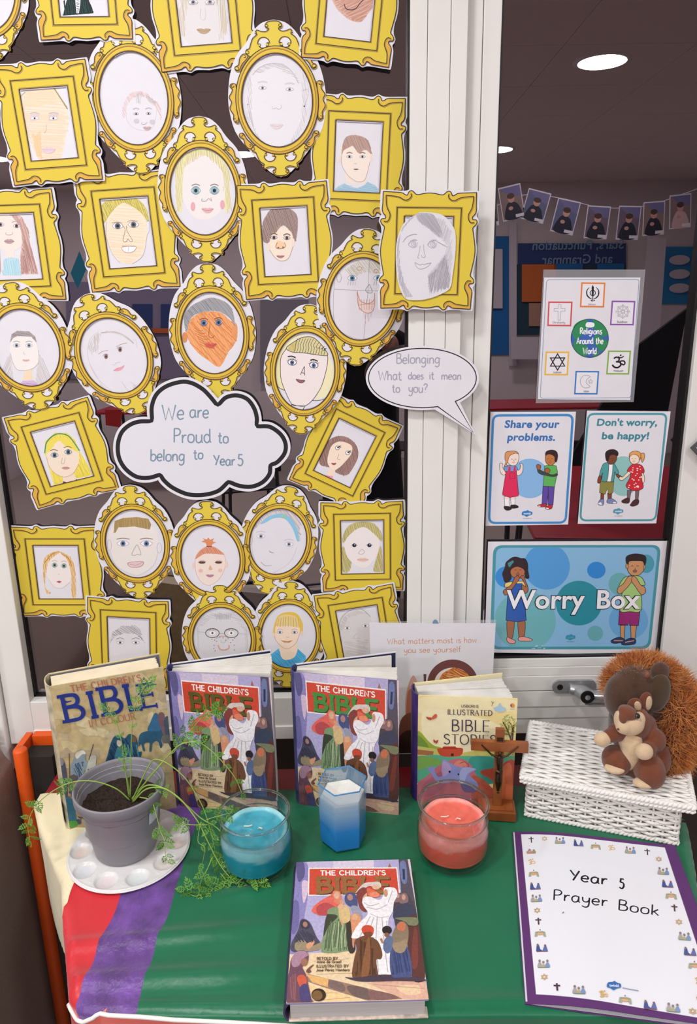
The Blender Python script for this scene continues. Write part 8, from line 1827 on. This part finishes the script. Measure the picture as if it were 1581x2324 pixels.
Rr = [(.15,.11),(.14,.10),(.16,.11),(.10,.08),(.055,.055),(.09,.09),(.065,.065),(.045,.045),(.04,.03),(.09,.09),(.065,.065),(.045,.045),(.04,.03),(.07,.06),(.045,.045),(.032,.032),(.07,.06),(.045,.045),(.032,.032)]
if True:
    me = bpy.data.meshes.new('clothed_body'); me.from_pydata(V, E_, []); me.skin_vertices.new() if hasattr(me.skin_vertices, 'new') and not len(me.skin_vertices) else None
    o = link(bpy.data.objects.new('clothed_body', me), pe); md = o.modifiers.new('skin', 'SKIN'); md.use_smooth_shade = True
    if not len(me.skin_vertices):
        bm = bmesh.new(); bm.from_mesh(me); ly = bm.verts.layers.skin.verify()
        for i, vv in enumerate(bm.verts): vv[ly].radius = Rr[i]; vv[ly].use_root = (i == 0)
        bm.to_mesh(me); bm.free()
    else:
        for i, r_ in enumerate(Rr): me.skin_vertices[0].data[i].radius = r_
        me.skin_vertices[0].data[0].use_root = True
    s = o.modifiers.new('sub', 'SUBSURF'); s.levels = 2; s.render_levels = 2; me.materials.append(M_blk)
M_sk = mat('skin', '#b88470', .6)
hd_ = blob_obj('head', [((0,.03,1.58), (.075,.095,.115), None), ((0,.07,1.53), (.055,.06,.06), None), ((0,.125,1.575), (.014,.02,.022), None), ((.076,.03,1.575), (.01,.02,.03), None), ((-.076,.03,1.575), (.01,.02,.03), None), ((0,.01,1.47), (.05,.05,.08), None)], M_sk, pe, .006)
blob_obj('hair', [((0,.0,1.62), (.085,.095,.095), None), ((0,-.05,1.56), (.08,.06,.12), None)], mat('dark_hair', '#2c1c16', .8), pe, .006)
for s in (-1, 1):
    MB().ball((s*.032,.112,1.595), (.012,.008,.008), 10, 8).build('eye', mat('eye_dark', '#2a2020', .2), pe, smooth=True)
    hb_ = [((s*.105,.25,1.39), (.022,.03,.035), None)]
    tb = [([(s*.10 - s*.018*k, .265 + .004*k, 1.41 - .004*k), (s*.075 - s*.018*k, .285, 1.44 - .006*k), (s*.055 - s*.012*k, .28, 1.43 - .006*k)], [.010,.009,.008]) for k in range(4)] + [([(s*.09,.245,1.37),(s*.07,.255,1.385),(s*.05,.27,1.39)], [.011,.010,.009])]
    blob_obj('hand', hb_, M_sk, pe, .003, tb)
MB().ball((0,.125,1.525), (.024,.008,.008), 12, 8).build('mouth', mat('lips', '#8c4c48', .5), pe, smooth=True)
for i, (lx, ly) in enumerate(LAMPS):
    e = empty('ceiling_downlight', loc=(lx, ly, ZC - .008)); tag(e, 'round white ceiling downlight, ' + ('large and bright, reflected at the top of the right pane', 'left of the brightest one', 'just left above the viewer', 'far left above the window side', 'right above the window side', 'far back, reflected between the portraits', 'far back, reflected beside the mullion', 'in the far left corner', 'at the left side of the room')[i], 'lamp', 'ceiling downlights'); 
    MB().lathe([(.113,0),(.135,0),(.137,.003),(.137,.008),(.113,.008)], 40).build('trim_ring', mat('lamp_trim', '#d8d8d8', .4), e, smooth=True)
